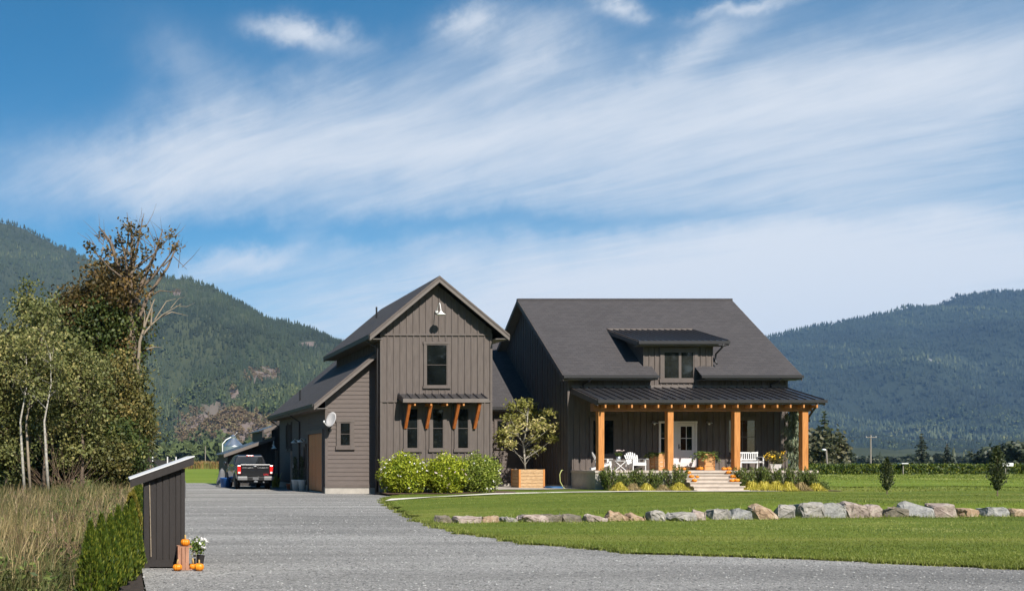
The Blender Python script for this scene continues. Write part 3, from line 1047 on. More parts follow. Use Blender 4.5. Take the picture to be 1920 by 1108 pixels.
# ---- awning over the triple window
AX0, AX1, AZ, AP = 13.02, 16.85, 4.60, 0.82
aw = slab((AX0, TY0 - AP, AZ - .30), (AX1, TY0 - AP, AZ - .30), (AX1, TY0, AZ), (AX0, TY0, AZ), 0.05).build('awning', metalroof, house)
for i in range(11):
    x = AX0 + .02 + i * (AX1 - AX0 - .04) / 10
    MB().bar((x, TY0 - AP, AZ - .275), (x, TY0, AZ + .025), .03, .045).build('seam', metalroof, aw)
MB().box(AX0 - .03, AX1 + .03, TY0 - AP - .04, TY0 - AP, AZ - .44, AZ - .27).build('fascia', fascia_m, aw)
MB().prism([(AX0 - .03, TY0 - AP, AZ - .46), (AX0 - .03, TY0, AZ - .22), (AX0 - .03, TY0, AZ + .02), (AX0 - .03, TY0 - AP, AZ - .28)], (.04, 0, 0)).build('end_board', gutter_m, aw)
MB().prism([(AX1 - .01, TY0 - AP, AZ - .46), (AX1 - .01, TY0, AZ - .22), (AX1 - .01, TY0, AZ + .02), (AX1 - .01, TY0 - AP, AZ - .28)], (.04, 0, 0)).build('end_board', gutter_m, aw)
for x in (13.33, 14.30, 15.55, 16.50):
    MB().bar((x, TY0 - .05, 3.03), (x, TY0 - AP + .10, AZ - .46), .13, .13, (1, 0, 0)).build('bracket', stain, aw, bevel=.008)
for x in (13.55, 14.28, 15.0, 15.75):
    MB().box(x - .035, x + .035, TY0 - AP + .03, TY0, AZ - .58, AZ - .46).build('rafter_tail', cedar, aw)
MB().box(AX0 + .06, AX1 - .06, TY0 - .06, TY0 - .026, AZ - .30, AZ - .18).build('ledger', trim, aw)

# ---- garage wing
GX0, GX1, GY0, GY1 = 9.875, 12.19, 46.25, 59.1
gxe, gze = 9.26, 4.20
gz = lambda x: gze + (x - gxe) * SL
g_front = MB().prism([(GX0, GY0, 0), (GX1, GY0, 0), (GX1, GY0, gz(GX1) - .2), (GX0, GY0, gz(GX0) - .2)], (0, .16, 0)).build('garage_wall', siding_h, house)
lap_front(g_front, GX0 + .10, GX1, 0.42, gz(GX1) - .25, GY0, left=lambda z: GX0 + (z - gz(GX0) + .22) / SL)
MB().box(GX0 - .02, GX0 + .10, GY0 - .045, GY0 - .001, .28, gz(GX0) - .25).build('corner_board', trim, g_front)
MB().box(GX0 - .02, GX1, GY0 - .05, GY0 - .002, .28, .42).build('skirt_board', trim, g_front)
MB().box(GX0 - .01, GX1 + .02, GY0 - .02, GY0 + .15, -.05, .28).build('foundation', concrete, house)
g_left = MB().box(GX0, GX0 + .16, GY0 + .16, GY1, .28, gz(GX0) - .2).build('garage_side_wall', siding_h, house)
MB().box(GX0 - .01, GX0 + .15, GY0 + .15, GY1, -.05, .30).build('foundation', concrete, house)
lap_side(g_left, GY0 + .02, 46.55, 0.42, 3.75, GX0)
lap_side(g_left, 50.2, GY1 - .1, 0.42, 3.75, GX0)
lap_side(g_left, 46.55, 50.2, 3.05, 3.75, GX0)
window(house, 10.53, 11.05, 2.22, 3.34, GY0 - .036, tw=.15, rows=2, muntin=.02)
g_back = MB().box(GX0, 17, GY1 - .16, GY1, 0, 4.2).build('back_wall', siding_h, house)
# brown garage door in the side wall
gd = MB().box(GX0 - .01, GX0 + .02, 46.7, 50.05, .05, 2.85).build('garage_door', doorwood, house)
for i in range(4):
    for j in range(4):
        MB().box(GX0 - .026, GX0 - .01, 46.76 + j * .82, 46.76 + j * .82 + .78, .10 + i * .69, .10 + i * .69 + .64).build('panel', doorwood, gd)
fr = MB().box(GX0 - .08, GX0, 46.55, 46.7, 0, 3.0).box(GX0 - .08, GX0, 50.05, 50.2, 0, 3.0).box(GX0 - .10, GX0, 46.5, 50.25, 2.86, 3.05)
fr.build('door_frame', trim, gd)
window(house, 54.9, 55.35, 2.2, 3.6, GX0 - .036, 'side', tw=.08)
window(house, 56.0, 56.45, 2.2, 3.6, GX0 - .036, 'side', tw=.08)
window(house, 50.75, 51.2, 1.2, 2.3, GX0 - .036, 'side', tw=.08)
yf2, yb2 = GY0 - .5, GY1 + .3
groof = slab((gxe, yf2, gze), (TX0, yf2, gz(TX0)), (TX0, TY1 + .4, gz(TX0)), (gxe, TY1 + .4, gze), .08).build('garage_roof', shingle_y, house)
slab((gxe, TY1 + .4, gze), (TXC, TY1 + .4, gz(TXC)), (TXC, yb2, gz(TXC)), (gxe, yb2, gze), .08).build('roof_slope', shingle_y, groof)
slab((TXC, TY1 + .4, gz(TXC)), (TXC + 3, TY1 + .4, gz(TXC) - 2.5), (TXC + 3, yb2, gz(TXC) - 2.5), (TXC, yb2, gz(TXC)), .08).build('roof_slope', shingle_y, groof)
rake(groof, (gxe - .02, gze - .02), (TX0, gz(TX0)), yf2 - .03, .27)
rake(groof, (gxe - .03, gze - .03), (TX0, gz(TX0)), yf2 - .055, .09, .03, .015, trim)
rake(groof, (gxe - .02, gze - .02), (TXC, gz(TXC)), yb2 - .02, .27)
MB().box(gxe - .10, gxe, yf2 + .03, yb2 - .03, gze - .17, gze - .02).build('gutter', gutter_m, groof)
MB().box(gxe, gxe + .03, yf2 + .03, yb2 - .03, gze - .26, gze - .06).build('fascia', fascia_m, groof)
slab((gxe + .03, yf2 + .03, gze - .22), (GX0, yf2 + .03, gze - .22), (GX0, yb2 - .03, gze - .22), (gxe + .03, yb2 - .03, gze - .22), .03).build('soffit', soffit_m, groof)
pv = P(552, 740, 53.0)
MB().tube([pv + Vector((.3, 0, -.5)), pv + Vector((.3, 0, .25))], .045, 8).build('vent_pipe', black, groof)
# downpipes
MB().tube([(gxe, 52.4, gze - .15), (gxe + .1, 52.4, gze - .3), (GX0 - .07, 52.4, gze - .6), (GX0 - .07, 52.4, .15)], .045, 8).build('downpipe', gutter_m, house, True)
MB().tube([(gxe, 59.0, gze - .15), (gxe + .1, 59.0, gze - .3), (GX0 - .07, 59.0, gze - .6), (GX0 - .07, 59.0, .15)], .045, 8).build('downpipe', gutter_m, house, True)
MB().tube([(xl, TY0 + .2, ze - .2), (xl + .15, TY0 + .2, ze - .36), (TX0 - .08, TY0 + .2, ze - .55), (TX0 - .08, TY0 + .2, .1)], .05, 8).build('downpipe', gutter_m, house, True)

# ---- link between tower and main house
LY0 = 53.7
lk = MB().box(17.31, 22.72, LY0, LY0 + .16, 0, 4.2).build('link_wall', siding_h, house)
lap_front(lk, 17.62, 22.72, 0.40, 3.9, LY0)
MB().box(17.31, 17.62, LY0 - .05, LY0, .28, 4.0).build('corner_board', trim, lk)
MB().box(17.31, 22.72, LY0 - .03, LY0 + .05, -.05, .33).build('foundation', concrete, house)
window(house, 20.75, 21.35, 2.3, 3.75, LY0 - .036, tw=.12)
window(house, 18.0, 19.3, 2.0, 3.9, LY0 - .036, tw=.12)
lze, lye = 4.46, 53.15
lroof = slab((17.3, lye, lze), (22.74, lye, lze), (22.74, 58.4, lze + 5.25 * SL), (17.3, 58.4, lze + 5.25 * SL), .08).build('link_roof', shingle_x, house)
slab((17.3, 63.6, lze), (22.74, 63.6, lze), (22.74, 58.4, lze + 5.25 * SL), (17.3, 58.4, lze + 5.25 * SL), .08).build('roof_slope', shingle_x, lroof)
MB().box(17.31, 22.72, lye - .09, lye, lze - .18, lze - .02).build('gutter', gutter_m, lroof)
MB().box(17.31, 22.72, lye, LY0, lze - .25, lze - .20).build('soffit', soffit_m, lroof)

# ---- main house
MX0, MX1, MY0, MY1 = 22.72, 33.72, 49.5, 59.5
mze, mye, mzr, myr = 5.78, 48.9, 10.45, 54.5
mz = lambda y: mzr - abs(y - myr) * SL
m_left = MB().prism([(MX0, MY0, .3), (MX0, MY1, .3), (MX0, MY1, mz(MY1) - .2), (MX0, myr, mzr - .2), (MX0, MY0, mz(MY0) - .2)], (.18, 0, 0)).build('gable_wall', siding, house)
battens_side(m_left, [MY0 + .15 + i * .305 for i in range(32)], MX0, .3, lambda y: mz(y) - .24)
m_right = MB().prism([(MX1, MY0, .3), (MX1, MY1, .3), (MX1, MY1, mz(MY1) - .2), (MX1, myr, mzr - .2), (MX1, MY0, mz(MY0) - .2)], (-.18, 0, 0)).build('gable_wall', siding, house)
m_front = MB().box(MX0 + .18, MX1 - .18, MY0, MY0 + .18, .3, mz(MY0) - .2).build('front_wall', siding, house)
MB().box(MX0 - .03, MX1 + .03, MY0 - .0, MY1, -.05, .31).build('foundation', concrete, house)
MB().box(MX0 + .18, MX1 - .18, MY1 - .18, MY1, .3, mz(MY1) - .2).build('back_wall', siding, house)
PF = 1.07   # porch floor
DX0, DX1 = 26.5, 30.0   # dormer
m_open = [(23.95, 25.05), (30.75, 32.15)]
door_x = (27.28, 29.18)
nb = 36
for i in range(nb + 1):
    x = MX0 + .03 + i * (MX1 - MX0 - .06) / nb
    if not in_open(x, [door_x]):
        if in_open(x, m_open):
            battens_front(m_front, [x], MY0, PF, 1.70)
            battens_front(m_front, [x], MY0, 3.66, 4.9)
        else:
            battens_front(m_front, [x], MY0, PF, 4.9)
    else:
        battens_front(m_front, [x], MY0, 3.40, 4.9)
    if not (DX0 + .36 < x < DX1 - .86):
        battens_front(m_front, [x], MY0, 5.25, 5.62)
MB().box(MX0 - .02, MX0 + .10, MY0 - .05, MY0 - .001, .31, 5.7).build('corner_board', trim, m_front)
MB().box(MX1 - .10, MX1 + .02, MY0 - .05, MY0 - .001, .31, 5.7).build('corner_board', trim, m_front)

# dormer
dor = MB().prism([(DX0, MY0 - .004, 5.2), (DX1, MY0 - .004, 5.2), (DX1, MY0 - .004, 7.30), (DX0, MY0 - .004, 7.30)], (0, .18, 0)).build('dormer_wall', siding, house)
for sx in (DX0, DX1 - .14):
    MB().prism([(sx, MY0 + .17, 5.9), (sx, MY0 + .17, 7.3), (sx, 52.2, 8.2), (sx, 52.2, 8.0)], (.14, 0, 0)).build('cheek_wall', siding, dor)
dw = (27.50, 29.06, 5.62, 7.02)
for i in range(13):
    x = DX0 + .03 + i * (DX1 - DX0 - .06) / 12
    if not in_open(x, [dw]):
        battens_front(dor, [x], MY0 - .004, 5.25, 7.28)
    else:
        battens_front(dor, [x], MY0 - .004, 5.25, 5.5)
window(house, *dw, MY0 - .004, cols=2, gl=glass_green, tw=.16, muntin=.13, sash=.06)
dze, dye = 7.49, 49.0
DR0, DR1 = 26.0, 30.5
droof = slab((DR0, dye, dze), (DR1, dye, dze), (DR1, 52.15, 8.46), (DR0, 52.15, 8.46), .06).build('dormer_roof', metalroof, house)
for i in range(16):
    x = DR0 + .02 + i * (DR1 - DR0 - .04) / 15
    MB().bar((x, dye, dze + .02), (x, 52.12, 8.48), .03, .045).build('seam', metalroof, droof)
MB().box(DR0, DR1, 52.06, 52.2, 8.43, 8.515).build('flashing', fascia_m, droof)
MB().box(DR0 - .02, DR1 + .02, dye - .10, dye - .002, dze - .17, dze - .02).build('gutter', gutter_m, droof)
MB().box(DR0 + .1, DR1 - .5, dye, dye + .04, dze - .23, dze - .07).build('fascia', fascia_m, droof)
for sx in (DR0 - .03, DR1 - .01):
    MB().prism([(sx, dye, dze - .02), (sx, 52.1, 8.44), (sx, 52.1, 8.22), (sx, dye, dze - .24)], (.04, 0, 0)).build('rake_board', trim, droof)
MB().box(DR0 + .03, DR1 - .03, dye + .05, MY0, dze - .24, dze - .21).build('soffit', soffit_m, droof)
MB().tube([(DR1 - .3, dye - .05, dze - .15), (DR1 - .32, dye - .02, dze - .3), (DX1 + .10, MY0 - .1, dze - .62), (DX1 + .10, MY0 - .06, 6.5), (DX1 + .10, MY0 - .2, 6.38)], .045, 8).build('downpipe', gutter_m, droof, True)

# main roof: front slope split around the dormer
mx0, mx1 = 22.25, 34.05
CX0, CX1 = 26.93, 29.07
mroof = MB()


def strip(x0, x1, y0, y1, t=.08):
    return slab((x0, y0, mz(y0)), (x1, y0, mz(y0)), (x1, y1, mz(y1)), (x0, y1, mz(y1)), t)


mroof = strip(mx0, mx1, MY0 + .02, myr).build('main_roof', shingle_x, house)
strip(mx0, CX0, mye, MY0 + .02).build('roof_skirt', shingle_x, mroof)
strip(CX1, mx1, mye, MY0 + .02).build('roof_skirt', shingle_x, mroof)
strip(mx0, mx1, myr, MY1 + .6).build('roof_slope', shingle_x, mroof)
MB().box(mx0 - .01, mx1 + .01, myr - .12, myr + .12, mzr - .09, mzr + .025).build('ridge_cap', shingle_x, mroof)
for xx in (mx0 - .03, mx1 - .02):
    MB().prism([(xx, mye, mz(mye) - .02), (xx, myr, mzr - .02), (xx, myr, mzr - .28), (xx, mye, mz(mye) - .28)], (.05, 0, 0)).build('rake_board', trim, mroof)
    MB().prism([(xx, myr, mzr - .02), (xx, MY1 + .6, mz(MY1 + .6) - .02), (xx, MY1 + .6, mz(MY1 + .6) - .28), (xx, myr, mzr - .28)], (.05, 0, 0)).build('rake_board', trim, mroof)
for a, b in ((mx0, CX0), (CX1, mx1)):
    MB().box(a - .03, b + .03, mye - .11, mye, mze - .15, mze - .01).build('gutter', gutter_m, mroof)
    MB().box(a + .2, b, mye, mye + .04, mze - .235, mze - .10).build('fascia', fascia_m, mroof)
    MB().box(a + .03, b - .03, mye + .05, MY0 - .03, mze - .235, mze - .205).build('soffit', soffit_m, mroof)
# gable soffits (left overhang)
for (ya, yb_) in ((mye + .05, myr), (myr, MY1 + .55)):
    MB().prism([(mx0 + .03, ya, mz(ya) - .2), (mx0 + .03, yb_, mz(yb_) - .2), (MX0, yb_, mz(yb_) - .2), (MX0, ya, mz(ya) - .2)], (0, 0, -.03)).build('soffit', soffit_m, mroof)
MB().tube([(MX0 + .9, mye - .05, mze - .12), (MX0 + .85, mye + .05, mze - .3), (MX0 + .75, MY0 - .08, mze - .4), (MX0 + .75, MY0 - .1, 5.15)], .045, 8).build('downpipe', gutter_m, mroof, True)
MB().tube([(MX1 - .7, mye - .05, mze - .12), (MX1 - .75, mye + .05, mze - .3), (MX1 - .85, MY0 - .08, mze - .4), (MX1 - .85, MY0 - .1, 5.15)], .045, 8).build('downpipe', gutter_m, mroof, True)

# ---- porch
PY0 = 47.0
slabp = MB().box(22.9, 33.45, PY0, MY0 - .005, -.05, PF - .12).build('porch_base', concrete, house)
MB().box(22.86, 33.5, PY0 - .05, MY0 - .005, PF - .12, PF).build('porch_floor', concrete_step, house, bevel=.015)
stp = MB().box(26.88, 29.22, PY0 - .30, PY0 - .001, -.02, PF - .178).build('steps', concrete_step, house)
for j in range(1, 6):
    zt = PF - .178 * j
    y1 = PY0 - .30 * (j - 1) - (.052 if j == 1 else .002)
    y0 = PY0 - .30 * j
    MB().box(26.9 - .0, 29.2, y0 - .002, y1, -.02 if j > 1 else .2, zt - .052).build('riser', concrete_step, stp)
    MB().box(26.84, 29.26, y0 - .045, y1 - .002, zt - .05, zt + .002).build('tread', concrete_step, stp, bevel=.008)
MB().box(27.2, 29.3, MY0 - .42, MY0 - .01, PF, PF + .14).build('door_step', cedar_h, house)

pr0, pr1, pye, pze, pzt = 22.88, 33.62, 46.72, 4.42, 5.22
proof = slab((pr0, pye, pze), (pr1, pye, pze), (pr1, MY0, pzt), (pr0, MY0, pzt), .06).build('porch_roof', metalroof, house)
for i in range(27):
    x = pr0 + .02 + i * (pr1 - pr0 - .04) / 26
    MB().bar((x, pye, pze + .02), (x, MY0 - .01, pzt + .02), .03, .045).build('seam', metalroof, proof)
MB().box(pr0 - .03, pr1 + .03, MY0 - .08, MY0 - .026, pzt - .02, pzt + .10).build('flashing', fascia_m, proof)
MB().box(pr0 - .04, pr1 + .06, pye - .11, pye - .002, pze - .15, pze - .01).build('gutter', gutter_m, proof)
MB().box(pr0, pr1, pye, pye + .04, pze - .22, pze - .065).build('fascia', fascia_m, proof)
for sx in (pr0 - .03, pr1 - .01):
    MB().prism([(sx, pye, pze - .01), (sx, MY0, pzt - .01), (sx, MY0, pzt - .28), (sx, pye, pze - .28)], (.04, 0, 0)).build('rake_board', trim, proof)
BYF = 47.06
beam = MB().box(22.83, 33.25, BYF, BYF + .30, 3.90, 4.28).build('porch_beam', beamwood, house, bevel=.01)
for i in range(17):
    x = PX(1131.8 + i * 24.7, 46.85)
    MB().box(x - .036, x + .036, 46.66, BYF - .004, 4.04, 4.185).build('rafter_tail', cedar, beam)
    MB().bar((x, BYF + .31, 4.28), (x, MY0 - .03, 5.0), .07, .14).build('rafter', cedar, beam)
slab((pr0 + .04, pye + .06, 4.33), (pr1 - .04, pye + .06, 4.33), (pr1 - .04, MY0 - .03, 5.10), (pr0 + .04, MY0 - .03, 5.10), .03).build('ceiling', soffit_m, proof)
for px in (1122, 1251.9, 1377, 1504.5):
    x = PX(px, BYF + .02)
    MB().box(x, x + .28, BYF + .01, BYF + .29, PF, 3.90).build('porch_post', cedar, house, bevel=.014)
MB().tube([(pr1 - .35, pye - .05, pze - .13), (pr1 - .37, pye, pze - .3), (pr1 - .42, pye + .2, pze - .5), (33.17, BYF + .1, 3.6), (33.17, BYF + .1, 3.4)], .045, 8).build('downpipe', gutter_m, proof, True)
# front door with side light
Zd0, Zd1 = PF + .14, 3.42
fd = MB().box(door_x[0], door_x[0] + .09, MY0 - .07, MY0 - .001, Zd0, Zd1).box(door_x[1] - .09, door_x[1], MY0 - .07, MY0 - .001, Zd0, Zd1)
fd.box(door_x[0] - .02, door_x[1] + .02, MY0 - .075, MY0 - .001, Zd1, Zd1 + .10)
fd.box(27.92, 28.20, MY0 - .06, MY0 - .001, Zd0, Zd1)
fdo = fd.build('front_door', doorwhite, house)
lx0, lx1 = 28.21, 29.08
MB().box(lx0, lx1, MY0 - .045, MY0 - .001, Zd0 + .02, Zd1 - .01).build('door_leaf', doorwhite, fdo)
gx0, gx1, gz0, gz1 = 28.36, 28.96, Zd0 + .86, Zd1 - .13
for c in range(2):
    for r in range(2):
        a = gx0 + c * (gx1 - gx0) / 2; b = a + (gx1 - gx0) / 2 - .03
        e = gz0 + r * (gz1 - gz0) / 2; g = e + (gz1 - gz0) / 2 - .03
        MB().box(a, b, MY0 - .049, MY0 - .046, e, g).build('pane', glass, fdo)
fq = MB()
fq.box(gx0 - .05, gx0, MY0 - .06, MY0 - .046, gz0 - .05, gz1 + .02).box(gx1 - .03, gx1 + .02, MY0 - .06, MY0 - .046, gz0 - .05, gz1 + .02)
fq.box(gx0, gx1 - .03, MY0 - .06, MY0 - .046, gz0 - .05, gz0).box(gx0, gx1 - .03, MY0 - .06, MY0 - .046, gz1 - .03, gz1 + .02)
xm = gx0 + (gx1 - gx0) / 2; zm = gz0 + (gz1 - gz0) / 2
fq.box(xm - .03, xm, MY0 - .058, MY0 - .046, gz0, gz1 - .03).box(gx0, xm - .03, MY0 - .058, MY0 - .046, zm - .03, zm).box(xm, gx1 - .03, MY0 - .058, MY0 - .046, zm - .03, zm)
fq.build('muntin', doorwhite, fdo)
pnl = MB().box(lx0 + .13, lx1 - .13, MY0 - .056, MY0 - .045, Zd0 + .18, Zd0 + .68)
pnl.build('panel', doorwhite, fdo, bevel=.006)
MB().box(lx0 + .045, lx0 + .085, MY0 - .06, MY0 - .045, Zd0 + .92, Zd0 + 1.16).tube([(lx0 + .065, MY0 - .06, Zd0 + 1.0), (lx0 + .065, MY0 - .11, Zd0 + 1.0), (lx0 + .18, MY0 - .11, Zd0 + 1.0)], .011, 6).build('handle', black, fdo)
MB().box(27.37, 27.92, MY0 - .03, MY0 - .001, Zd0 + .02, Zd1).build('pane', glass, fdo)
MB().box(27.37, 27.92, MY0 - .05, MY0 - .031, Zd0 + .02, Zd0 + .5).box(27.62, 27.65, MY0 - .05, MY0 - .031, Zd0 + .5, Zd1).box(27.37, 27.62, MY0 - .05, MY0 - .031, 2.65, 2.68).box(27.65, 27.92, MY0 - .05, MY0 - .031, 2.65, 2.68).build('muntin', doorwhite, fdo)
window(house, 23.95, 25.05, 1.85, 3.60, MY0, tw=.12)
window(house, 30.75, 32.15, 1.85, 3.60, MY0, cols=2, rows=2, gl=glass_warm, tw=.12, muntin=.03)
# ------------------------------------------------------------------ hills and forest
FB = [(RNG.normal(size=2) * f, RNG.random() * 6.28, a) for f, a in
      [(1, 1), (1.3, .8), (2, .6), (2.6, .5), (4, .33), (5.2, .3), (8, .2), (11, .16), (16, .1), (23, .08)]]


def fbm(x, y):
    r = 0
    for k, ph, a in FB:
        r = r + a * np.sin(k[0] * x + k[1] * y + ph)
    return r / 2.0


def make_hill(name, prof, Yr, Y0, X0, X1, mat, zones, spur, px_scale, ex=1.3):
    pp = np.array(prof, dtype=float)

    def hz(X, Y):
        t = (Y - Y0) / (Yr - Y0)
        pxr = 215 + 1850 * X / Yr
        h = (865 - 5 - np.interp(pxr, pp[:, 0], pp[:, 1])) / 1850 * Yr
        rise = np.where(t <= 1, np.clip(t, 0, 1) ** ex, 1 - (t - 1) * 1.6)
        sp = fbm(X / px_scale, Y / (px_scale * 1.6)) * spur * np.sin(np.pi * np.clip(t, 0, 1) ** .8) * np.abs(h)
        fine = fbm(X / 60 + 5, Y / 60) * 6 * np.clip(t * 3, 0, 1)
        return h * rise + sp + fine - 4 * (1 - np.clip(t * 8, 0, 1))
    nx, ny = 150, 60
    xs = np.linspace(X0, X1, nx)
    ys = Y0 + (Yr - Y0) * np.linspace(0, 1.3, ny)
    XX, YY = np.meshgrid(xs, ys)
    ZZ = hz(XX, YY)
    V = np.stack([XX.ravel(), YY.ravel(), ZZ.ravel()], 1)
    F = []
    for j in range(ny - 1):
        i = np.arange(nx - 1) + j * nx
        F.append(np.stack([i, i + 1, i + nx + 1, i + nx], 1))
    F = np.concatenate(F)
    C = V[F].mean(axis=1)
    o = npmesh(name, V, F, mat, None, rnd=zone_mask(C, zones), smooth=True)
    o['kind'] = 'structure'
    return hz


def zone_mask(C, zones):
    px = 215 + 1850 * C[:, 0] / C[:, 1]
    py = 865 - 1850 * (C[:, 2] - 1.5) / C[:, 1]
    m = np.zeros(len(C))
    for zx, zy, rx, ry in zones:
        d = ((px - zx) / rx) ** 2 + ((py - zy) / ry) ** 2 + fbm(C[:, 0] / 40, C[:, 2] / 40) * .5
        m = np.maximum(m, np.clip(1.5 - d, 0, 1))
    return m


def conifers(name, pos, H, R, mat, kind='stuff', rr=None, nseg=5, tiers=2):
    n = len(pos)
    a0 = RNG.random((n, 1)) * 6.28
    ang = a0 + np.arange(nseg)[None, :] * 2 * np.pi / nseg
    jit = 1 + RNG.normal(0, .22, (n, nseg))
    V = np.zeros((n, tiers * (nseg + 1), 3))
    for tier, (zb, rb, zt) in enumerate(((0.08, 1.0, 0.72), (0.45, 0.66, 1.0)) if tiers == 2 else ((0.08, 1.0, 1.0),)):
        o = tier * (nseg + 1)
        V[:, o:o + nseg, 0] = pos[:, 0:1] + np.cos(ang + tier * .5) * R[:, None] * rb * jit
        V[:, o:o + nseg, 1] = pos[:, 1:2] + np.sin(ang + tier * .5) * R[:, None] * rb * jit
        V[:, o:o + nseg, 2] = pos[:, 2:3] + H[:, None] * (zb + RNG.normal(0, .05, (n, nseg)))
        V[:, o + nseg, 0] = pos[:, 0] + RNG.normal(0, .06, n) * R
        V[:, o + nseg, 1] = pos[:, 1]
        V[:, o + nseg, 2] = pos[:, 2] + H * zt
    tri = []
    for tier in range(tiers):
        o = tier * (nseg + 1)
        for k in range(nseg):
            tri.append((o + k, o + (k + 1) % nseg, o + nseg))
    tri = np.array(tri)
    F = (np.arange(n)[:, None, None] * (tiers * (nseg + 1)) + tri[None]).reshape(-1, 3)
    r = RNG.random(n) if rr is None else rr
    ob = npmesh(name, V.reshape(-1, 3), F, mat, None, rnd=np.repeat(r, len(tri)))
    ob['kind'] = kind
    return ob


def leafy_crowns(name, pos, H, R, mat, k=30, rr=None, kind='stuff'):
    n = len(pos)
    d = unit(RNG.normal(size=(n * k, 3)) + np.array([0, -.15, .25]))
    rad = np.repeat(np.stack([R, R, H * .52], 1), k, 0)
    C = np.repeat(pos + np.stack([0 * H, 0 * H, H * .5], 1), k, 0) + d * rad * (.7 + .38 * RNG.random((n * k, 1)))
    r0 = RNG.random(n) if rr is None else rr
    r = np.clip(np.repeat(r0, k) + RNG.normal(0, .12, n * k), 0, 1)
    s = np.repeat(R, k) * (.32 + .25 * RNG.random(n * k))
    V, F = leaf_arrays(C, s, s * .75)
    ob = npmesh(name, V, F, mat, None, rnd=r)
    ob['kind'] = kind
    return ob


hillA_m = leafmat('far_slope_ground', (0.020, 0.030, 0.015), (0.042, 0.050, 0.022), None, 0.006, 0, 0.0, 0.95)
hillB_m = leafmat('near_slope_ground', (0.024, 0.034, 0.015), (0.050, 0.058, 0.024), (0.155, 0.118, 0.098), 0.008, 0, 0.0, 0.95, fac2=.25)
hillC_m = leafmat('east_slope_ground', (0.012, 0.021, 0.013), (0.024, 0.034, 0.018), (0.19, 0.18, 0.17), 0.005, 0, 0.0, 0.95, fac2=.45)
profA = [(-900, 330), (-500, 330), (-200, 365), (0, 405), (30, 412), (100, 450), (145, 470), (200, 488), (250, 503), (300, 525), (350, 560), (420, 620), (520, 720), (640, 800)]
profB = [(0, 760), (120, 690), (200, 590), (250, 538), (285, 517), (300, 512), (340, 515), (380, 527), (400, 535), (430, 553), (450, 567), (480, 587), (500, 597), (530, 603), (560, 607), (600, 622), (645, 642), (700, 668), (800, 725), (900, 790), (1000, 840), (1200, 850)]
profC = [(700, 850), (900, 800), (1100, 730), (1300, 665), (1440, 627), (1500, 612), (1560, 599), (1600, 592), (1650, 585), (1700, 569), (1750, 572), (1765, 570), (1780, 552), (1820, 545), (1860, 540), (1920, 544), (2000, 535), (2200, 560), (2600, 640), (3000, 700)]
zB = [(400, 790, 62, 28), (462, 802, 56, 28), (352, 816, 24, 18), (490, 704, 32, 13), (438, 738, 7, 18), (575, 645, 16, 5), (330, 548, 12, 4)]
zC = [(1745, 675, 4, 6), (1802, 684, 5, 6), (1809, 678, 4, 5), (1848, 694, 4, 5), (1860, 699, 4, 5), (1902, 695, 5, 3)]
hzA = make_hill('west_mountain', profA, 3400, 1500, -1500, 1000, hillA_m, [], .13, 240)
hzB = make_hill('west_hill', profB, 2400, 800, -350, 1350, hillB_m, zB, .13, 190, 1.6)
hzC = make_hill('east_mountain', profC, 4600, 1500, 1100, 6200, hillC_m, zC, .22, 330)


def forest(hz, n, Yr, Y0, a0, a1, hmin, hmax, rfac, zones, tlo=0.02):
    t = tlo + RNG.random(n) * (1.03 - tlo)
    Y = Y0 + (Yr - Y0) * t
    a = a0 + RNG.random(n) * (a1 - a0)
    X = a * Y
    Z = hz(X, Y)
    pos = np.stack([X, Y, Z - 1.0], 1)
    z = zone_mask(pos, zones) if zones else np.zeros(n)
    keep = (RNG.random(n) > z * 1.15) & (Z > -2)
    pos = pos[keep]
    n = len(pos)
    H = hmin + (hmax - hmin) * RNG.random(n) ** 1.6
    return pos, H, H * rfac * (0.8 + .4 * RNG.random(n))


def stand(p):
    return np.clip(0.42 + 0.34 * fbm(p[:, 0] / 110 + 3, p[:, 2] / 60 + 1) + .16 * fbm(p[:, 0] / 30, p[:, 2] / 25) + RNG.normal(0, .14, len(p)), 0, 1)


p_, h_, r_ = forest(hzA, 20000, 3400, 1500, -.17, .16, 9, 19, .19, [])
conifers('west_mountain_forest', p_, h_, r_, forest_m, rr=stand(p_), tiers=1)
p_, h_, r_ = forest(hzB, 30000, 2400, 800, -.06, .36, 5, 15, .20, zB, .16)
conifers('west_hill_forest', p_, h_, r_, forest_m, rr=stand(p_), nseg=4)
p_, h_, r_ = forest(hzB, 5600, 1500, 800, -.06, .36, 4, 10, .5, zB, 0.0)
leafy_crowns('west_hill_broadleaf_wood', p_, h_, r_, broad_m, 30, stand(p_))
# scrub on the bare outcrop
p_, h_, r_ = forest(hzB, 60000, 2400, 800, .05, .18, 3, 7, .5, [])
zm_ = zone_mask(p_, zB) > .25
p_, h_, r_ = p_[zm_][:2500], h_[zm_][:2500], r_[zm_][:2500]
leafy_crowns('outcrop_scrub', p_, h_, r_, scar_m, 16)
p_, h_, r_ = forest(hzC, 46000, 4600, 1500, .62, 1.02, 9, 22, .19, zC, .03)
conifers('east_mountain_forest', p_, h_, r_, forestC_m, rr=stand(p_), tiers=1)
p_, h_, r_ = forest(hzC, 5000, 3000, 1500, .62, 1.02, 8, 14, .5, zC, 0.0)
leafy_crowns('east_mountain_broadleaf_wood', p_, h_, r_, broad_m, 12, stand(p_))


def tree_line(name, a0, a1, Ya, Yb, n, h0, h1, mat, con=False):
    Y = Ya + (Yb - Ya) * RNG.random(n)
    X = (a0 + (a1 - a0) * RNG.random(n)) * Y
    H = h0 + (h1 - h0) * RNG.random(n)
    pos = np.stack([X, Y, np.full(n, -.5)], 1)
    if con:
        conifers(name, pos, H, H * .2, mat)
    else:
        leafy_crowns(name, pos, H, H * .48, mat, 90)


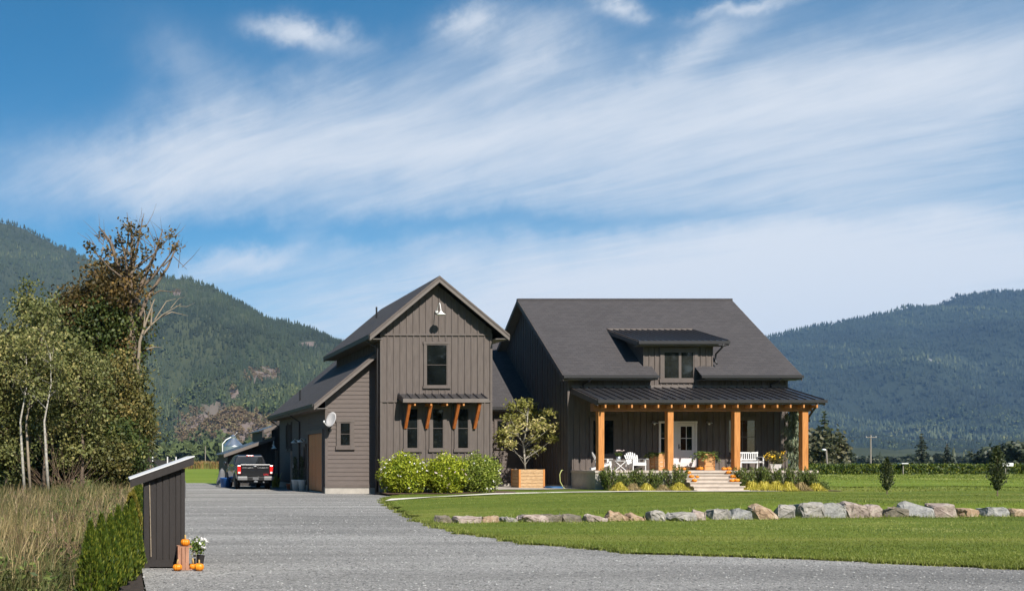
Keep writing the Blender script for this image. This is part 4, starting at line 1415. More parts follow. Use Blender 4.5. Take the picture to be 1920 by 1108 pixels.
tree_line('valley_wood_west', 0.02, .30, 520, 800, 420, 5, 12, broad_m)
tree_line('valley_wood_east', 0.70, 1.02, 430, 1000, 420, 2, 5.5, lf_fardark)
tree_line('valley_conifers_east', 0.70, 1.02, 500, 1400, 130, 4, 10, lf_fardark, True)


# ------------------------------------------------------------------ vegetation builders
def crown_clusters(c, rad, k, cr, n, shell=.45):
    out = []
    c = np.array(c)
    for _ in range(k):
        d = RNG.normal(size=3); d /= np.linalg.norm(d)
        r = (shell + (1 - shell) * RNG.random()) * (.85 + .3 * RNG.random())
        p = c + d * np.array(rad) * r
        if p[2] > 0.15:
            out.append((p, cr * (.6 + .8 * RNG.random()), int(n * (.5 + RNG.random()))))
    return out


def dec_tree(name, label, base, trunk, clusters, leafm, lL, lW, barkm=None, limb=.3, group=None, extra=(), cat='tree', twigs=4, flat_=.8, limbmat=None):
    t = thing(name, label, cat, base, group)
    mb = MB()
    pts = [Vector(p) for p, r in trunk]
    rs = [r for p, r in trunk]
    mb.tube(pts, rs, 10)
    top = pts[-1].z
    for (c, cr, n) in clusters:
        c = Vector(c)
        best, bd = None, 1e9
        for i in range(len(pts) - 1):
            for f in (0, .33, .66):
                q = pts[i].lerp(pts[i + 1], f)
                r = rs[i] * (1 - f) + rs[i + 1] * f
                drop = c.z - q.z
                hd = math.hypot(c.x - q.x, c.y - q.y)
                if i == 0 and f == 0:
                    continue
                d = abs(drop - hd * .8) + hd * .3
                if d < bd:
                    best, bd, br = q, d, r
        mid = best.lerp(c, .55) + Vector((random.uniform(-.1, .1), random.uniform(-.1, .1), -.06 * (c - best).length)) * (c - best).length * .5
        r0 = max(.008, min(br * .55, limb * .1 * (c - best).length ** .5))
        mb.tube([best, mid, c], [r0, r0 * .6, r0 * .25], 5, False)
        for _ in range(twigs):
            d = Vector(RNG.normal(size=3)).normalized() * cr * random.uniform(.7, 1.4)
            mb.tube([c.lerp(mid, random.random() * .4), c + d * .5 + Vector((0, 0, .05 * cr)), c + d], [r0 * .3, r0 * .2, .003], 3, False)
    for path, r0 in extra:
        m = len(path)
        mb.tube(path, [r0 * (1 - .85 * i / (m - 1)) for i in range(m)], 6, False)
    mb.build('trunk', barkm or bark, t, True)
    C = []
    R = []
    for (c, cr, n) in clusters:
        C.append(np.array(c) + RNG.normal(size=(n, 3)) * cr * np.array([.55, .55, .55 * flat_]))
        R.append(np.clip(RNG.random() * .55 + RNG.random(n) * .5, 0, 1))
    C = np.concatenate(C)
    R = np.concatenate(R)
    s = .7 + .6 * RNG.random(len(C))
    leaves('crown', C, lL * s, lW * s, leafm, t, rnd=R)
    return t


def shell_points(n, rad, inner=.72):
    d = unit(RNG.normal(size=(n, 3)))
    r = inner + (1 - inner) * RNG.random((n, 1))
    lump = 1 + .10 * np.sin(d[:, :1] * 7 + 1) * np.sin(d[:, 1:2] * 6) + .08 * np.sin(d[:, 2:3] * 9 + d[:, :1] * 5)
    return d * r * lump * np.array(rad), d


def bush(name, label, base, rad, n, leafm, lL, lW, cat='bush', group=None, flowers=0, fm=None, zc=None):
    t = thing(name, label, cat, base, group)
    b = np.array(base)
    zc = rad[2] * .92 if zc is None else zc
    c = b + np.array([0, 0, zc])
    mb = MB()
    for _ in range(14):
        a = random.random() * 6.28
        e = Vector(c) + Vector((math.cos(a) * rad[0] * .6, math.sin(a) * rad[1] * .6, random.uniform(-.2, .5) * rad[2]))
        s0 = Vector(b) + Vector((math.cos(a) * .1, math.sin(a) * .1, 0))
        mb.tube([s0, s0.lerp(e, .5) + Vector((0, 0, .1)), e], [.018, .012, .005], 5, False)
    mb.build('stem', twig, t)
    p, d = shell_points(n, rad, .55)
    p = p + RNG.normal(size=p.shape) * min(rad) * .06
    C = c + p
    C = C[C[:, 2] > b[2] + .03]
    # sprigs breaking the outline
    k = n // 14
    ps, ds = shell_points(k, rad, .97)
    sp = c + ps + ds * (RNG.random((k, 1)) * .16 * rad[2]) + np.array([0, 0, .04])
    C = np.concatenate([C, sp[sp[:, 2] > b[2] + .1]])
    s = .65 + .7 * RNG.random(len(C))
    leaves('foliage', C, lL * s, lW * s, leafm, t)
    if flowers:
        p, d = shell_points(flowers, rad, .98)
        keep = (d[:, 1] < .2) & (p[:, 2] > -rad[2] * .6)
        F = c + p[keep] + d[keep] * .04
        F = np.repeat(F, 5, 0) + RNG.normal(size=(len(F) * 5, 3)) * .018
        leaves('blossom', F, .028, .024, fm or petal, t)
    return t


def conifer_tree(name, label, base, h, r, leafm, layers=26, nb=8, barkm=None, group=None, droop=.35, z0=.06, cat='tree', lw=.11):
    t = thing(name, label, cat, base, group)
    b = Vector(base)
    MB().tube([b, b + Vector((0, 0, h * .5)), b + Vector((0, 0, h))], [h * .018 + .02, h * .011 + .01, .006], 7).build('trunk', barkm or bark, t, True)
    C = []; T = []; Ls = []
    for i in range(layers):
        f = z0 + (1 - z0) * (i + random.random() * .6) / layers
        rr = r * (1 - f) ** .8 * (.75 + .5 * random.random()) + .04
        for k in range(nb):
            a = random.random() * 6.28
            L_ = rr * (.65 + .5 * random.random())
            m = 5
            for j in range(m):
                q = (j + .5) / m
                C.append((b.x + math.cos(a) * L_ * q + random.gauss(0, .05 * r), b.y + math.sin(a) * L_ * q + random.gauss(0, .05 * r), b.z + f * h - droop * L_ * q * q + random.gauss(0, .02 * r)))
                T.append((math.cos(a) + random.gauss(0, .4), math.sin(a) + random.gauss(0, .4), -droop * 1.2 * q + random.gauss(0, .25)))
                Ls.append(.22 * L_ + .02 * r)
    C = np.array(C); T = unit(np.array(T)); Ls = np.array(Ls)
    leaves('crown', C, Ls, Ls * .45 + lw * .1, leafm, t, T=T)
    return t


# ------------------------------------------------------------------ trees on the left
def pts(L_):
    return [(P(a, b, y), r) for a, b, y, r in L_]


TYB = 45.0
big_cl = []
for (px, py, cr, n) in [(240, 425, .55, 80), (262, 440, .5, 70), (222, 452, .5, 75), (250, 470, .6, 95), (275, 480, .5, 70), (232, 490, .6, 100), (300, 455, .4, 45),
                        (322, 440, .4, 45), (330, 462, .35, 35), (290, 510, .45, 55), (262, 515, .55, 90), (240, 530, .6, 100), (215, 500, .5, 75), (205, 470, .5, 60),
                        (270, 548, .5, 60), (228, 560, .6, 100), (250, 585, .6, 95), (220, 610, .7, 120), (262, 610, .5, 60), (235, 650, .6, 110), (265, 655, .5, 70), (170, 465, .4, 50), (190, 440, .3, 26)]:
    big_cl.append((np.array(P(px, py, TYB + random.uniform(-1.3, 1.3))), cr * (.8 if py < 560 else 1), int(n * (1.0 if py < 560 else 1.9))))


def limbpath(L_, y):
    return [P(a, b, y + i * .25 * random.uniform(-1, 1)) for i, (a, b) in enumerate(L_)]


ext = [(limbpath([(246, 600), (262, 540), (290, 480), (305, 430)], TYB), .14), (limbpath([(246, 640), (275, 560), (315, 500), (335, 450)], TYB), .13),
       (limbpath([(246, 580), (225, 510), (205, 450), (185, 425)], TYB), .13), (limbpath([(245, 560), (235, 480), (220, 430)], TYB), .1),
       (limbpath([(250, 500), (262, 440), (270, 400)], TYB), .07), (limbpath([(238, 470), (242, 430), (238, 398)], TYB), .05),
       (limbpath([(305, 500), (325, 480), (350, 505)], TYB), .05), (limbpath([(275, 560), (300, 545), (330, 548)], TYB), .05)]
for _ in range(34):
    a, b = random.choice([(240, 440), (262, 430), (300, 450), (320, 450), (215, 450), (190, 450), (280, 470), (330, 480)])
    a += random.uniform(-14, 14); b += random.uniform(-10, 30)
    ang = random.uniform(-1.0, 1.0)
    l_ = random.uniform(25, 60)
    ext.append((limbpath([(a, b), (a + math.sin(ang) * l_ * .5 + 2, b - math.cos(ang) * l_ * .5), (a + math.sin(ang) * l_, b - math.cos(ang) * l_)], TYB), .018))
dec_tree('maple_tree', 'tall ragged tree with thin brown leaves and bare top branches behind the small shed', tuple(P(272, 903, TYB)),
         pts([(274, 926, TYB, .46), (268, 870, TYB, .40), (258, 780, TYB, .34), (250, 700, TYB, .29), (246, 640, TYB, .24), (245, 560, TYB, .16), (248, 480, TYB, .09), (246, 415, TYB, .03)]),
         big_cl, lf_brown, .082, .052, bark, .5, extra=ext)
# dead bleached limb beside it
t = thing('dead_tree', 'bleached leafless dead tree with forked pale branches beside the tall ragged tree', 'tree', tuple(P(262, 900, 44.2)))
mb = MB()
for path, r in [([(262, 920), (262, 800), (258, 700), (262, 640), (275, 600), (290, 560)], .13), ([(266, 630), (283, 610), (305, 590), (340, 570)], .06), ([(283, 610), (285, 580), (280, 555)], .05),
                ([(300, 595), (322, 585), (352, 592)], .035), ([(290, 600), (312, 565), (330, 560)], .035), ([(275, 655), (290, 650), (305, 652)], .03), ([(268, 625), (272, 590), (268, 570)], .04),
                ([(320, 578), (335, 560), (348, 556)], .02), ([(330, 574), (350, 575), (365, 568)], .015)]:
    q = [P(a, b, 44.2 + .2 * i * random.uniform(-1, 1)) for i, (a, b) in enumerate(path)]
    mb.tube(q, [r * (1 - .8 * i / (len(q) - 1)) for i in range(len(q))], 6, False)
mb.build('trunk', deadwood, t, True)


def leafy(name, label, px, py, rx, ry, Y, k, cr, n, leafm, lL=.1, lW=.065, group='trees and shrubs at the meadow edge', barkm=None, base_py=None, tr=.16, twigs=3, cat='tree'):
    kk = Y / 1850
    c = P(px, py, Y)
    base = Vector((c.x, Y, -.02))
    cl = crown_clusters(c, (rx * kk, min(rx, 90) * kk, ry * kk), k, cr, n)
    H = c.z
    tp = [(base - Vector((0, 0, .2)), tr), (base.lerp(c, .4) + Vector((random.uniform(-.2, .2), 0, 0)), tr * .8), (c, tr * .5), (c + Vector((0, 0, ry * kk * .6)), tr * .2)]
    return dec_tree(name, label, tuple(base), tp, cl, leafm, lL, lW, barkm or bark, .35, group, twigs=twigs, cat=cat)


leafy('maple_tree', 'russet brown leafy tree crowded against the tall ragged tree', 178, 580, 62, 115, 46.5, 60, .7, 260, lf_brown, .085, .055)
leafy('maple_tree', 'dense dark green tree under the russet brown crown', 185, 640, 75, 90, 45.6, 60, .75, 280, lf_green, .09, .058)
leafy('maple_tree', 'olive and tan leafy tree left of the thick leaning trunk', 215, 755, 48, 95, 42.8, 56, .6, 260, lf_olive, .075, .048)
leafy('poplar_tree', 'tallest pale trunked poplar with sparse grey green leaves', 78, 690, 44, 150, 37.5, 60, .5, 120, lf_poplar, .062, .045, tr=.09)
leafy('poplar_tree', 'slender grey green poplar top behind the tallest pale poplar', 60, 620, 30, 90, 40.5, 34, .5, 120, lf_poplar, .07, .05, tr=.08)
leafy('poplar_tree', 'bushy grey green poplar at the left edge of the picture', 8, 740, 55, 110, 38.5, 50, .6, 150, lf_poplar, .07, .05, tr=.08)
leafy('poplar_tree', 'leaning leafy poplar between the pale trunks and the olive tree', 150, 720, 46, 100, 38.8, 44, .55, 130, lf_poplar, .065, .045, tr=.08)
leafy('alder_tree', 'dark backing tree at the far left behind the poplars', 20, 690, 70, 90, 47, 60, .85, 260, lf_olive, .10, .065)
leafy('alder_tree', 'dark green backing tree behind the pale trunked poplars', 110, 720, 66, 130, 46, 64, .85, 260, lf_green, .10, .065)
for px, Y, lab in ((47, 36.6, 'whitish bare lower trunk leftmost of three at the meadow edge'), (58, 36.9, 'thin tan sapling trunk in the middle of three'), (92, 36.0, 'white barked trunk rightmost of three at the meadow edge')):
    b = P(px, 935, Y); b.z = -.02
    tops = [(P(px + d, q, Y), r) for d, q, r in ((0, 935, .062), (-5, 860, .052), (-9, 790, .036), (4, 720, .02), (2, 660, .01))]
    cl = crown_clusters(P(px, 700, Y), (.7, .7, 1.6), 16, .4, 70)
    dec_tree('birch_tree', lab, tuple(b), tops, cl, lf_poplar, .055, .04, palebark if px != 58 else deadwood, .2, 'pale trunks at the meadow edge')
for px, py, rx, ry, Y, mt_, lab in ((30, 865, 60, 55, 42, lf_green, 'dark green shrub at the far left under the trees'), (115, 850, 55, 62, 43, lf_olive, 'olive shrub behind the white barked trunks'),
                                    (180, 835, 42, 70, 41.5, lf_olive, 'olive shrub left of the leaning trunk base'), (228, 850, 40, 62, 41, lf_green, 'green shrub in front of the leaning trunk base'),
                                    (255, 800, 22, 60, 43.4, lf_olive, 'tan leafy growth clothing the leaning trunk'), (70, 885, 45, 30, 41, lf_green, 'low dark shrub behind the left pale trunks')):
    leafy('shrub', lab, px, py, rx, ry, Y, 46, .5, 230, mt_, .07, .045, 'understory shrubs at the meadow edge', tr=.06, cat='shrub')
for px, py, rx, ry, Y, lab in ((20, 850, 40, 50, 38.6, 'grey green sapling thicket at the bottom left of the trees'), (150, 850, 34, 55, 39.2, 'grey green sapling thicket right of the pale trunks'), (205, 865, 34, 44, 39.8, 'yellow green sapling thicket beside the shed roof')):
    leafy('shrub', lab, px, py, rx, ry, Y, 34, .42, 170, lf_poplar if px < 200 else lf_olive, .06, .042, 'understory shrubs at the meadow edge', tr=.04, cat='shrub')
conifer_tree('cedar_tree', 'drooping dark conifer just right of the leaning trunk', tuple(Vector((PX(268, 48), 48, -.02))), 7.2, 1.0, lf_conifer, 30, 9, droop=.6)
# bare reddish thicket among the birches
t = thing('bare_thicket', 'leafless brown branching thicket beside the white barked trunk', 'shrub', tuple(Vector((PX(128, 37.2), 37.2, -.02))))
mb = MB()
for _ in range(46):
    a0 = P(random.uniform(95, 140), 915, 37.2); a0.z = -.02
    ang = random.uniform(-.9, .9)
    l_ = random.uniform(1.2, 2.6)
    e = a0 + Vector((math.sin(ang) * l_, random.uniform(-.5, .5), math.cos(ang) * l_))
    mb.tube([a0, a0.lerp(e, .5) + Vector((random.uniform(-.12, .12), 0, .1)), e], [.014, .009, .003], 4, False)
mb.build('branch', twig, t)

# ------------------------------------------------------------------ meadow grass
n = 52000
Yg = 9.0 * (42 / 9.0) ** RNG.random(n)
xa = -.125 * Yg - .8
xb = np.interp(Yg, [9, 12, 14, 20, 26, 40, 45], [-.62, -.5, -.25, .30, .75, 1.2, 1.4])
Xg = xa + (xb - xa) * RNG.random(n)
hgt = (.22 + .33 * RNG.random(n) ** 1.4) * (1 + .5 * fbm(Xg / 0.9, Yg / 1.1)) * np.interp(Yg, [9, 14, 30, 42], [.9, 1.1, 1.25, 1.3])
hgt = np.clip(hgt, .12, 1.1)
V, F = blades(np.stack([Xg, Yg, np.full(n, -.03)], 1), hgt, .0045 * (1 + Yg / 30), 1.0, 2, (.10, -.05))
patch = np.clip(.24 + .5 * fbm(Xg / 1.1 + 4, Yg / 1.8) + RNG.normal(0, .2, n), 0, 1)
tag(npmesh('meadow_grass', V, F, meadow_bl, None, rnd=np.repeat(patch, 2)), 'long dry tan and green grass in the meadow', None, None, 'stuff')
# greener clumps standing up through the sward
nc, per = 520, 44
Yc_ = 9.2 * (40 / 9.2) ** RNG.random(nc)
xa = -.125 * Yc_ - .6
xb = np.interp(Yc_, [9, 12, 14, 20, 26, 40, 45], [-.75, -.6, -.4, .2, .6, 1.1, 1.4])
Xc_ = xa + (xb - xa) * RNG.random(nc)
rc_ = .05 + .10 * RNG.random(nc)
Yg = np.repeat(Yc_, per) + RNG.normal(size=nc * per) * np.repeat(rc_, per)
Xg = np.repeat(Xc_, per) + RNG.normal(size=nc * per) * np.repeat(rc_, per)
hc_ = np.repeat(.35 + .40 * RNG.random(nc), per) * (.6 + .5 * RNG.random(nc * per))
V, F = blades(np.stack([Xg, Yg, np.full(nc * per, -.03)], 1), hc_, .0055 * (1 + Yg / 30), 1.15, 2, (.04, -.02))
tag(npmesh('meadow_grass_clumps', V, F, meadow_bl, None, rnd=np.repeat(np.clip(np.repeat(RNG.random(nc) ** 1.5 * .8, per) + RNG.normal(0, .1, nc * per), 0, 1), 2)), 'green and straw coloured grass clumps in the meadow', None, None, 'stuff')
nc, per = 170, 60
Yc_ = 9.8 * (36 / 9.8) ** RNG.random(nc)
xa = -.125 * Yc_ - .6
xb = np.interp(Yc_, [9, 12, 14, 20, 26, 40, 45], [-.8, -.65, -.45, .1, .5, 1.0, 1.3])
Xc_ = xa + (xb - xa) * RNG.random(nc)
Yg = np.repeat(Yc_, per) + RNG.normal(0, .16, nc * per)
Xg = np.repeat(Xc_, per) + RNG.normal(0, .16, nc * per)
V, F = blades(np.stack([Xg, Yg, np.full(nc * per, -.03)], 1), np.repeat(.45 + .3 * RNG.random(nc), per) * (.7 + .5 * RNG.random(nc * per)), .005 * (1 + Yg / 30), 1.2, 2, (-.08, -.03))
tag(npmesh('reddish_grass', V, F, reddish_bl, None, rnd=RNG.random(2 * nc * per)), 'reddish brown seeding grass patches in the meadow', None, None, 'stuff')
nc, per = 150, 46
Yc_ = 9.4 * (34 / 9.4) ** RNG.random(nc)
xa = -.125 * Yc_ - .6
xb = np.interp(Yc_, [9, 12, 14, 20, 26, 40, 45], [-.7, -.6, -.4, .2, .6, 1.0, 1.3])
Xc_ = xa + (xb - xa) * RNG.random(nc)
C = np.stack([np.repeat(Xc_, per), np.repeat(Yc_, per), np.zeros(nc * per)], 1) + RNG.normal(size=(nc * per, 3)) * np.array([.14, .14, .0])
C[:, 2] = np.repeat(.25 + .4 * RNG.random(nc), per) * RNG.random(nc * per) ** .5
V, F = leaf_arrays(C, .045, .018)
tag(npmesh('meadow_weeds', V, F, weed_lf, None, rnd=RNG.random(nc * per)), 'broad leaved green weeds among the meadow grass', None, None, 'stuff')
# seed heads
n = 3600
Yg = 9.5 * (40 / 9.5) ** RNG.random(n)
xa = -.125 * Yg - .8
xb = np.interp(Yg, [9, 12, 14, 20, 26, 40, 45], [-.75, -.6, -.4, .15, .6, 1.1, 1.4])
Xg = xa + (xb - xa) * RNG.random(n)
V, F = blades(np.stack([Xg, Yg, np.full(n, -.03)], 1), .55 + .42 * RNG.random(n), .0035 * (1 + Yg / 30), .5, 2, (.10, -.05))
tag(npmesh('seeding_grass_stems', V, F, lf_tan, None, rnd=RNG.random(2 * n)), 'tall tan seeding stems above the meadow grass', None, None, 'stuff')

# lawn blades
n = 150000
Yl = 1 / (1 / 12.0 - RNG.random(n) * (1 / 12.0 - 1 / 44.0))
xe = np.interp(Yl, EDGEY, EDGEX)
Xl = xe - .05 + RNG.random(n) * (np.maximum(1.02 * Yl, xe + .5) - xe)
kp = ~((Yl > 42.5) & (Xl < 18)) & ~((Yl > 44.4))
Xl, Yl = Xl[kp], Yl[kp]
n = len(Xl)
V, F = blades(np.stack([Xl, Yl, TZ(Xl, Yl) - .01], 1), .022 + .026 * RNG.random(n), .004 + Yl * .00022, 1.0, 1)
r_ = np.clip(.45 + .28 * fbm(Xl / 5, Yl / .6) + .22 * fbm(Xl / 3 + 7, Yl / 3) + RNG.normal(0, .2, n), 0, 1)
tag(npmesh('lawn_grass', V, F, lawn_bl, None, rnd=r_), 'short mown green lawn blades', None, None, 'stuff')
# longer fringe of grass along the drive and round the boulders
n = 13000
Ye = 11 + 31 * RNG.random(n) ** 1.6
Xe = np.interp(Ye, EDGEY, EDGEX) + np.array([jig(y) for y in Ye]) + np.abs(RNG.normal(0, .16, n)) - .10
V, F = blades(np.stack([Xe, Ye, np.full(n, .0)], 1), .05 + .06 * RNG.random(n), .005 + Ye * .0002, 1.0, 1)
tag(npmesh('lawn_edge_grass', V, F, lawn_bl, None, rnd=RNG.random(n)), 'ragged grass fringe along the gravel', None, None, 'stuff')

n = 5200
bx_ = 7.6 + 24 * RNG.random(n)
by_ = np.interp(bx_, ROCKX, ROCKY) - .05 + np.where(RNG.random(n) < .6, -.30 - np.abs(RNG.normal(0, .10, n)), .32 + np.abs(RNG.normal(0, .12, n)))
V, F = blades(np.stack([bx_, by_, TZ(bx_, by_) - .02], 1), .06 + .11 * RNG.random(n) ** 2, .007, .9, 1)
tag(npmesh('boulder_edge_grass', V, F, lawn_bl, None, rnd=RNG.random(n)), 'longer untrimmed grass at the feet of the boulders', None, None, 'stuff')
# field tufts behind the house to the right, green field at the far left
n = 26000
Yf = 46 + 62 * RNG.random(n) ** 1.2
Xf = np.maximum(35.2, .70 * Yf) + RNG.random(n) * (1.04 * Yf - np.maximum(35.2, .70 * Yf))
V, F = blades(np.stack([Xf, Yf, np.full(n, .06)], 1), .07 + .09 * RNG.random(n), .02 + Yf * .0003, .8, 1)
tag(npmesh('field_tufts', V, F, lawn_bl, None, rnd=np.clip(.6 + .3 * fbm(Xf / 3, Yf / 2), 0, 1)), 'rougher green grass of the field beyond the lawn', None, None, 'stuff')

# loose stones on the drive
n = 22000
Ys = 1 / (1 / 10.5 - RNG.random(n) * (1 / 10.5 - 1 / 40.0))
lo = np.interp(Ys, [10, 12, 14, 20, 40], [.3, .34, .42, .75, 1.5])
hi = np.minimum(np.interp(Ys, EDGEY, EDGEX) + .12, 1.02 * Ys)
Xs = lo + (hi - lo) * RNG.random(n)
sz = (.005 + .010 * RNG.random(n) ** 3) * (1 + Ys * .012)
oct_v = np.array([(1, 0, 0), (0, 1, 0), (-1, 0, 0), (0, -1, 0), (0, 0, .8), (0, 0, -.4)], dtype=float)
oct_f = np.array([(0, 1, 4), (1, 2, 4), (2, 3, 4), (3, 0, 4), (1, 0, 5), (2, 1, 5), (3, 2, 5), (0, 3, 5)])
V = oct_v[None] * (1 + RNG.normal(0, .3, (n, 6, 1))) * sz[:, None, None] * np.array([1.2, 1.0, .7]) + np.stack([Xs, Ys, sz * .2], 1)[:, None, :]
F = (np.arange(n)[:, None, None] * 6 + oct_f[None]).reshape(-1, 3)
stone_m = material('loose_stone', (0.19, 0.188, 0.184), .9, .3, 5, rnd=.35, rcol=(0.42, 0.41, 0.39), fac2=.55)
tag(npmesh('loose_gravel', V.reshape(-1, 3), F, stone_m, None, rnd=np.repeat(RNG.random(n), 8)), 'loose grey stones scattered over the gravel drive', None, None, 'stuff')

# ------------------------------------------------------------------ boulders
RK = [(180, 235, 108, 128, 'd', 'small dark grey boulder at the left end of the row by the gravel'), (237, 315, 112, 130, 'p', 'long low pinkish boulder second from the left end of the row'),
      (320, 370, 110, 130, 't', 'small tan boulder third from the left end of the row'), (372, 430, 112, 128, 'g', 'low flat grey boulder fourth from the left end of the row'),
      (427, 508, 108, 130, 'p', 'long flat topped pink boulder fifth from the left end'), (497, 550, 105, 127, 'd', 'dark boulder tucked behind the long flat pink one'),
      (552, 612, 107, 128, 'd', 'dull grey boulder seventh from the left end of the row'), (617, 685, 105, 128, 'p', 'pinkish boulder left of the brown wedge shaped one'),
      (682, 745, 97, 129, 't', 'brown wedge shaped boulder leaning to the left'), (745, 802, 103, 128, 't', 'rusty brown boulder right of the wedge shaped one'),
      (808, 856, 93, 125, 'g', 'upright grey boulder with gaps on both sides, left half of row'), (858, 942, 103, 128, 'g', 'wide low grey boulder right of the upright grey one'),
      (936, 980, 98, 128, 'p', 'small blocky pink boulder at the end of the wide low grey one'), (987, 1048, 90, 122, 'g', 'blocky grey boulder first after the small pink block'),
      (1050, 1113, 88, 120, 'b', 'blue grey square boulder below the porch steps'), (1115, 1187, 75, 118, 't', 'big orange tan pointed boulder in the middle of the row'),
      (1187, 1240, 77, 116, 'g', 'upright pale grey boulder right of the orange tan one'), (1242, 1318, 70, 112, 'g', 'large flat topped grey boulder, left of a touching pair'),
      (1314, 1383, 70, 110, 'b', 'large blue grey boulder, right of a touching pair'), (1372, 1445, 65, 108, 'p', 'tallest pinkish boulder with a slanting top'),
      (1436, 1492, 74, 107, 'p', 'rounded pink grey boulder leaning on the tallest pinkish one'), (1492, 1563, 82, 107, 'd', 'low dark grey boulder under the left sapling'),
      (1557, 1640, 66, 108, 'b', 'pointed blue grey boulder with a sharp peak, right part of row'), (1642, 1710, 73, 108, 'p', 'pink grey boulder right of the sharp peaked one'),
      (1720, 1780, 84, 109, 't', 'low tan grey boulder standing apart near the right end'), (1790, 1862, 82, 109, 'b', 'low blue grey boulder below the right sapling'),
      (1870, 1925, 86, 109, 't', 'tan boulder cut by the right edge of the picture')]
rm = dict(g=rock_grey, p=rock_pink, t=rock_tan, d=rock_dark, b=rock_grey)
rm['b'] = rock_mat('blue_grey_boulder', (0.145, 0.143, 0.138), (0.235, 0.23, 0.218), (0.39, 0.37, 0.33))
for (a, b, c, d, kx, lab) in RK:
    pxa, pxb = 700 + a / 1.5738, 700 + b / 1.5738
    pya, pyb = 900 + c / 1.5738, 900 + d / 1.5738
    Y = 25.0
    for _ in range(4):
        Y = float(np.interp(PX((pxa + pxb) / 2, Y), ROCKX, ROCKY))
    Y -= .05
    x0, x1 = PX(pxa, Y), PX(pxb, Y)
    k = Y / 1850
    h = (pyb - pya) * k * 1.12 + .10
    w = (x1 - x0) * 1.04
    bm = bmesh.new()
    for _ in range(26):
        q = Vector(RNG.normal(size=3)).normalized()
        q = Vector((math.copysign(abs(q.x) ** .45, q.x), math.copysign(abs(q.y) ** .5, q.y), math.copysign(abs(q.z) ** .45, q.z)))
        q *= random.uniform(.82, 1.08)
        bm.verts.new((q.x * w / 2, q.y * min(w, .9) * .42, (q.z * .5 + .5) * h * random.uniform(.86, 1.0)))
    g = bmesh.ops.convex_hull(bm, input=bm.verts)
    junk = list({e for e in g['geom_unused'] + g['geom_interior'] if isinstance(e, bmesh.types.BMVert)})
    if junk: bmesh.ops.delete(bm, geom=junk, context='VERTS')
    zs = [v.co.z for v in bm.verts]; xs_ = [v.co.x for v in bm.verts]
    for v in bm.verts:
        v.co.z = (v.co.z - min(zs)) / (max(zs) - min(zs)) * h
        v.co.x = ((v.co.x - min(xs_)) / (max(xs_) - min(xs_)) - .5) * w
    if kx == 'b' and 'sharp' in lab or 'pointed' in lab or 'wedge' in lab or 'slanting' in lab:
        for v in bm.verts:
            sk = (v.co.x / w + .5)
            if 'sharp' in lab: f_ = 1 - .75 * abs(sk - .3)
            elif 'wedge' in lab: f_ = 1 - .4 * (1 - sk) if False else 1 - .45 * sk
            elif 'slanting' in lab: f_ = 1 - .4 * sk
            else: f_ = 1 - .6 * abs(sk - .45)
            v.co.z *= f_
        zt = max(v.co.z for v in bm.verts)
        for v in bm.verts: v.co.z *= h / zt
    bmesh.ops.bevel(bm, geom=list(bm.edges), offset=.016, segments=1, affect='EDGES')
    bmesh.ops.triangulate(bm, faces=bm.faces)
    bmesh.ops.subdivide_edges(bm, edges=[e for e in bm.edges if e.calc_length() > .12], cuts=1)
    for v in bm.verts:
        v.co += Vector(RNG.normal(size=3)) * .011
    me = bpy.data.meshes.new('boulder')
    bm.to_mesh(me); bm.free()
    xc = (x0 + x1) / 2
    zb = 1.5 + (865 - pyb) * k - .10
    o = link('boulder', me, rm[kx], None, (xc, Y, max(-.10, min(zb, .05))), (0, 0, random.uniform(-.12, .12)))
    tag(o, lab, 'boulder', 'boulders edging the upper lawn')
# ------------------------------------------------------------------ small shed in the foreground
SHY = 13.9
sx0, sx1 = PX(270, SHY), PX(346, SHY)
sh = thing('utility_shed', 'small dark brown slant roofed board shed at the edge of the gravel', 'shed', (sx0, SHY, 0))
zl, zr = 1.22, 1.42
core = MB().prism([(sx0 + .02, SHY + .02, .02), (sx1 - .02, SHY + .02, .02), (sx1 - .02, SHY + .02, zr), (sx0 + .02, SHY + .02, zl)], (0, 1.15, 0)).build('wall', darksiding, sh)
nb_ = 5
wb = (sx1 - sx0 - .08) / nb_
for i in range(nb_):
    a = sx0 + .085 + i * wb * .93
    b = a + wb * .93 - .012
    f = lambda x: zl + (zr - zl) * (x - sx0) / (sx1 - sx0)
    MB().prism([(a, SHY, .12), (b, SHY, .12), (b, SHY, f(b)), (a, SHY, f(a))], (0, .025, 0)).build('plank', darksiding, core)
MB().box(sx0, sx0 + .07, SHY - .02, SHY + .03, .0, zl).build('corner_board', darksiding, sh)
MB().box(sx1 - .05, sx1 + .005, SHY - .02, SHY + .03, .0, zr - .02).build('corner_board', darksiding, sh)
MB().box(sx0 + .07, sx1 - .12, SHY - .015, SHY + .02, .02, .12).build('kick_board', darksiding, sh)
MB().bar((sx0 + .078, SHY - .012, 1.2), (sx0 + .10, SHY - .012, .16), .011, .011).build('pale_strip', deadwood, sh)
RFY = 13.80
rl = P(243, 897, RFY); rr_ = P(365, 854, RFY)
rf = MB().prism([(rl.x, RFY, rl.z), (rr_.x, RFY, rr_.z), (rr_.x, RFY, rr_.z - .015), (rl.x, RFY, rl.z - .015)], (0, 1.5, 0)).build('roof', white, sh)
MB().prism([(rl.x + .01, RFY + .01, rl.z - .016), (rr_.x - .01, RFY + .01, rr_.z - .016), (rr_.x - .01, RFY + .01, rr_.z - .125), (rl.x + .01, RFY + .01, rl.z - .125)], (0, .04, 0)).build('fascia', darksiding, rf)
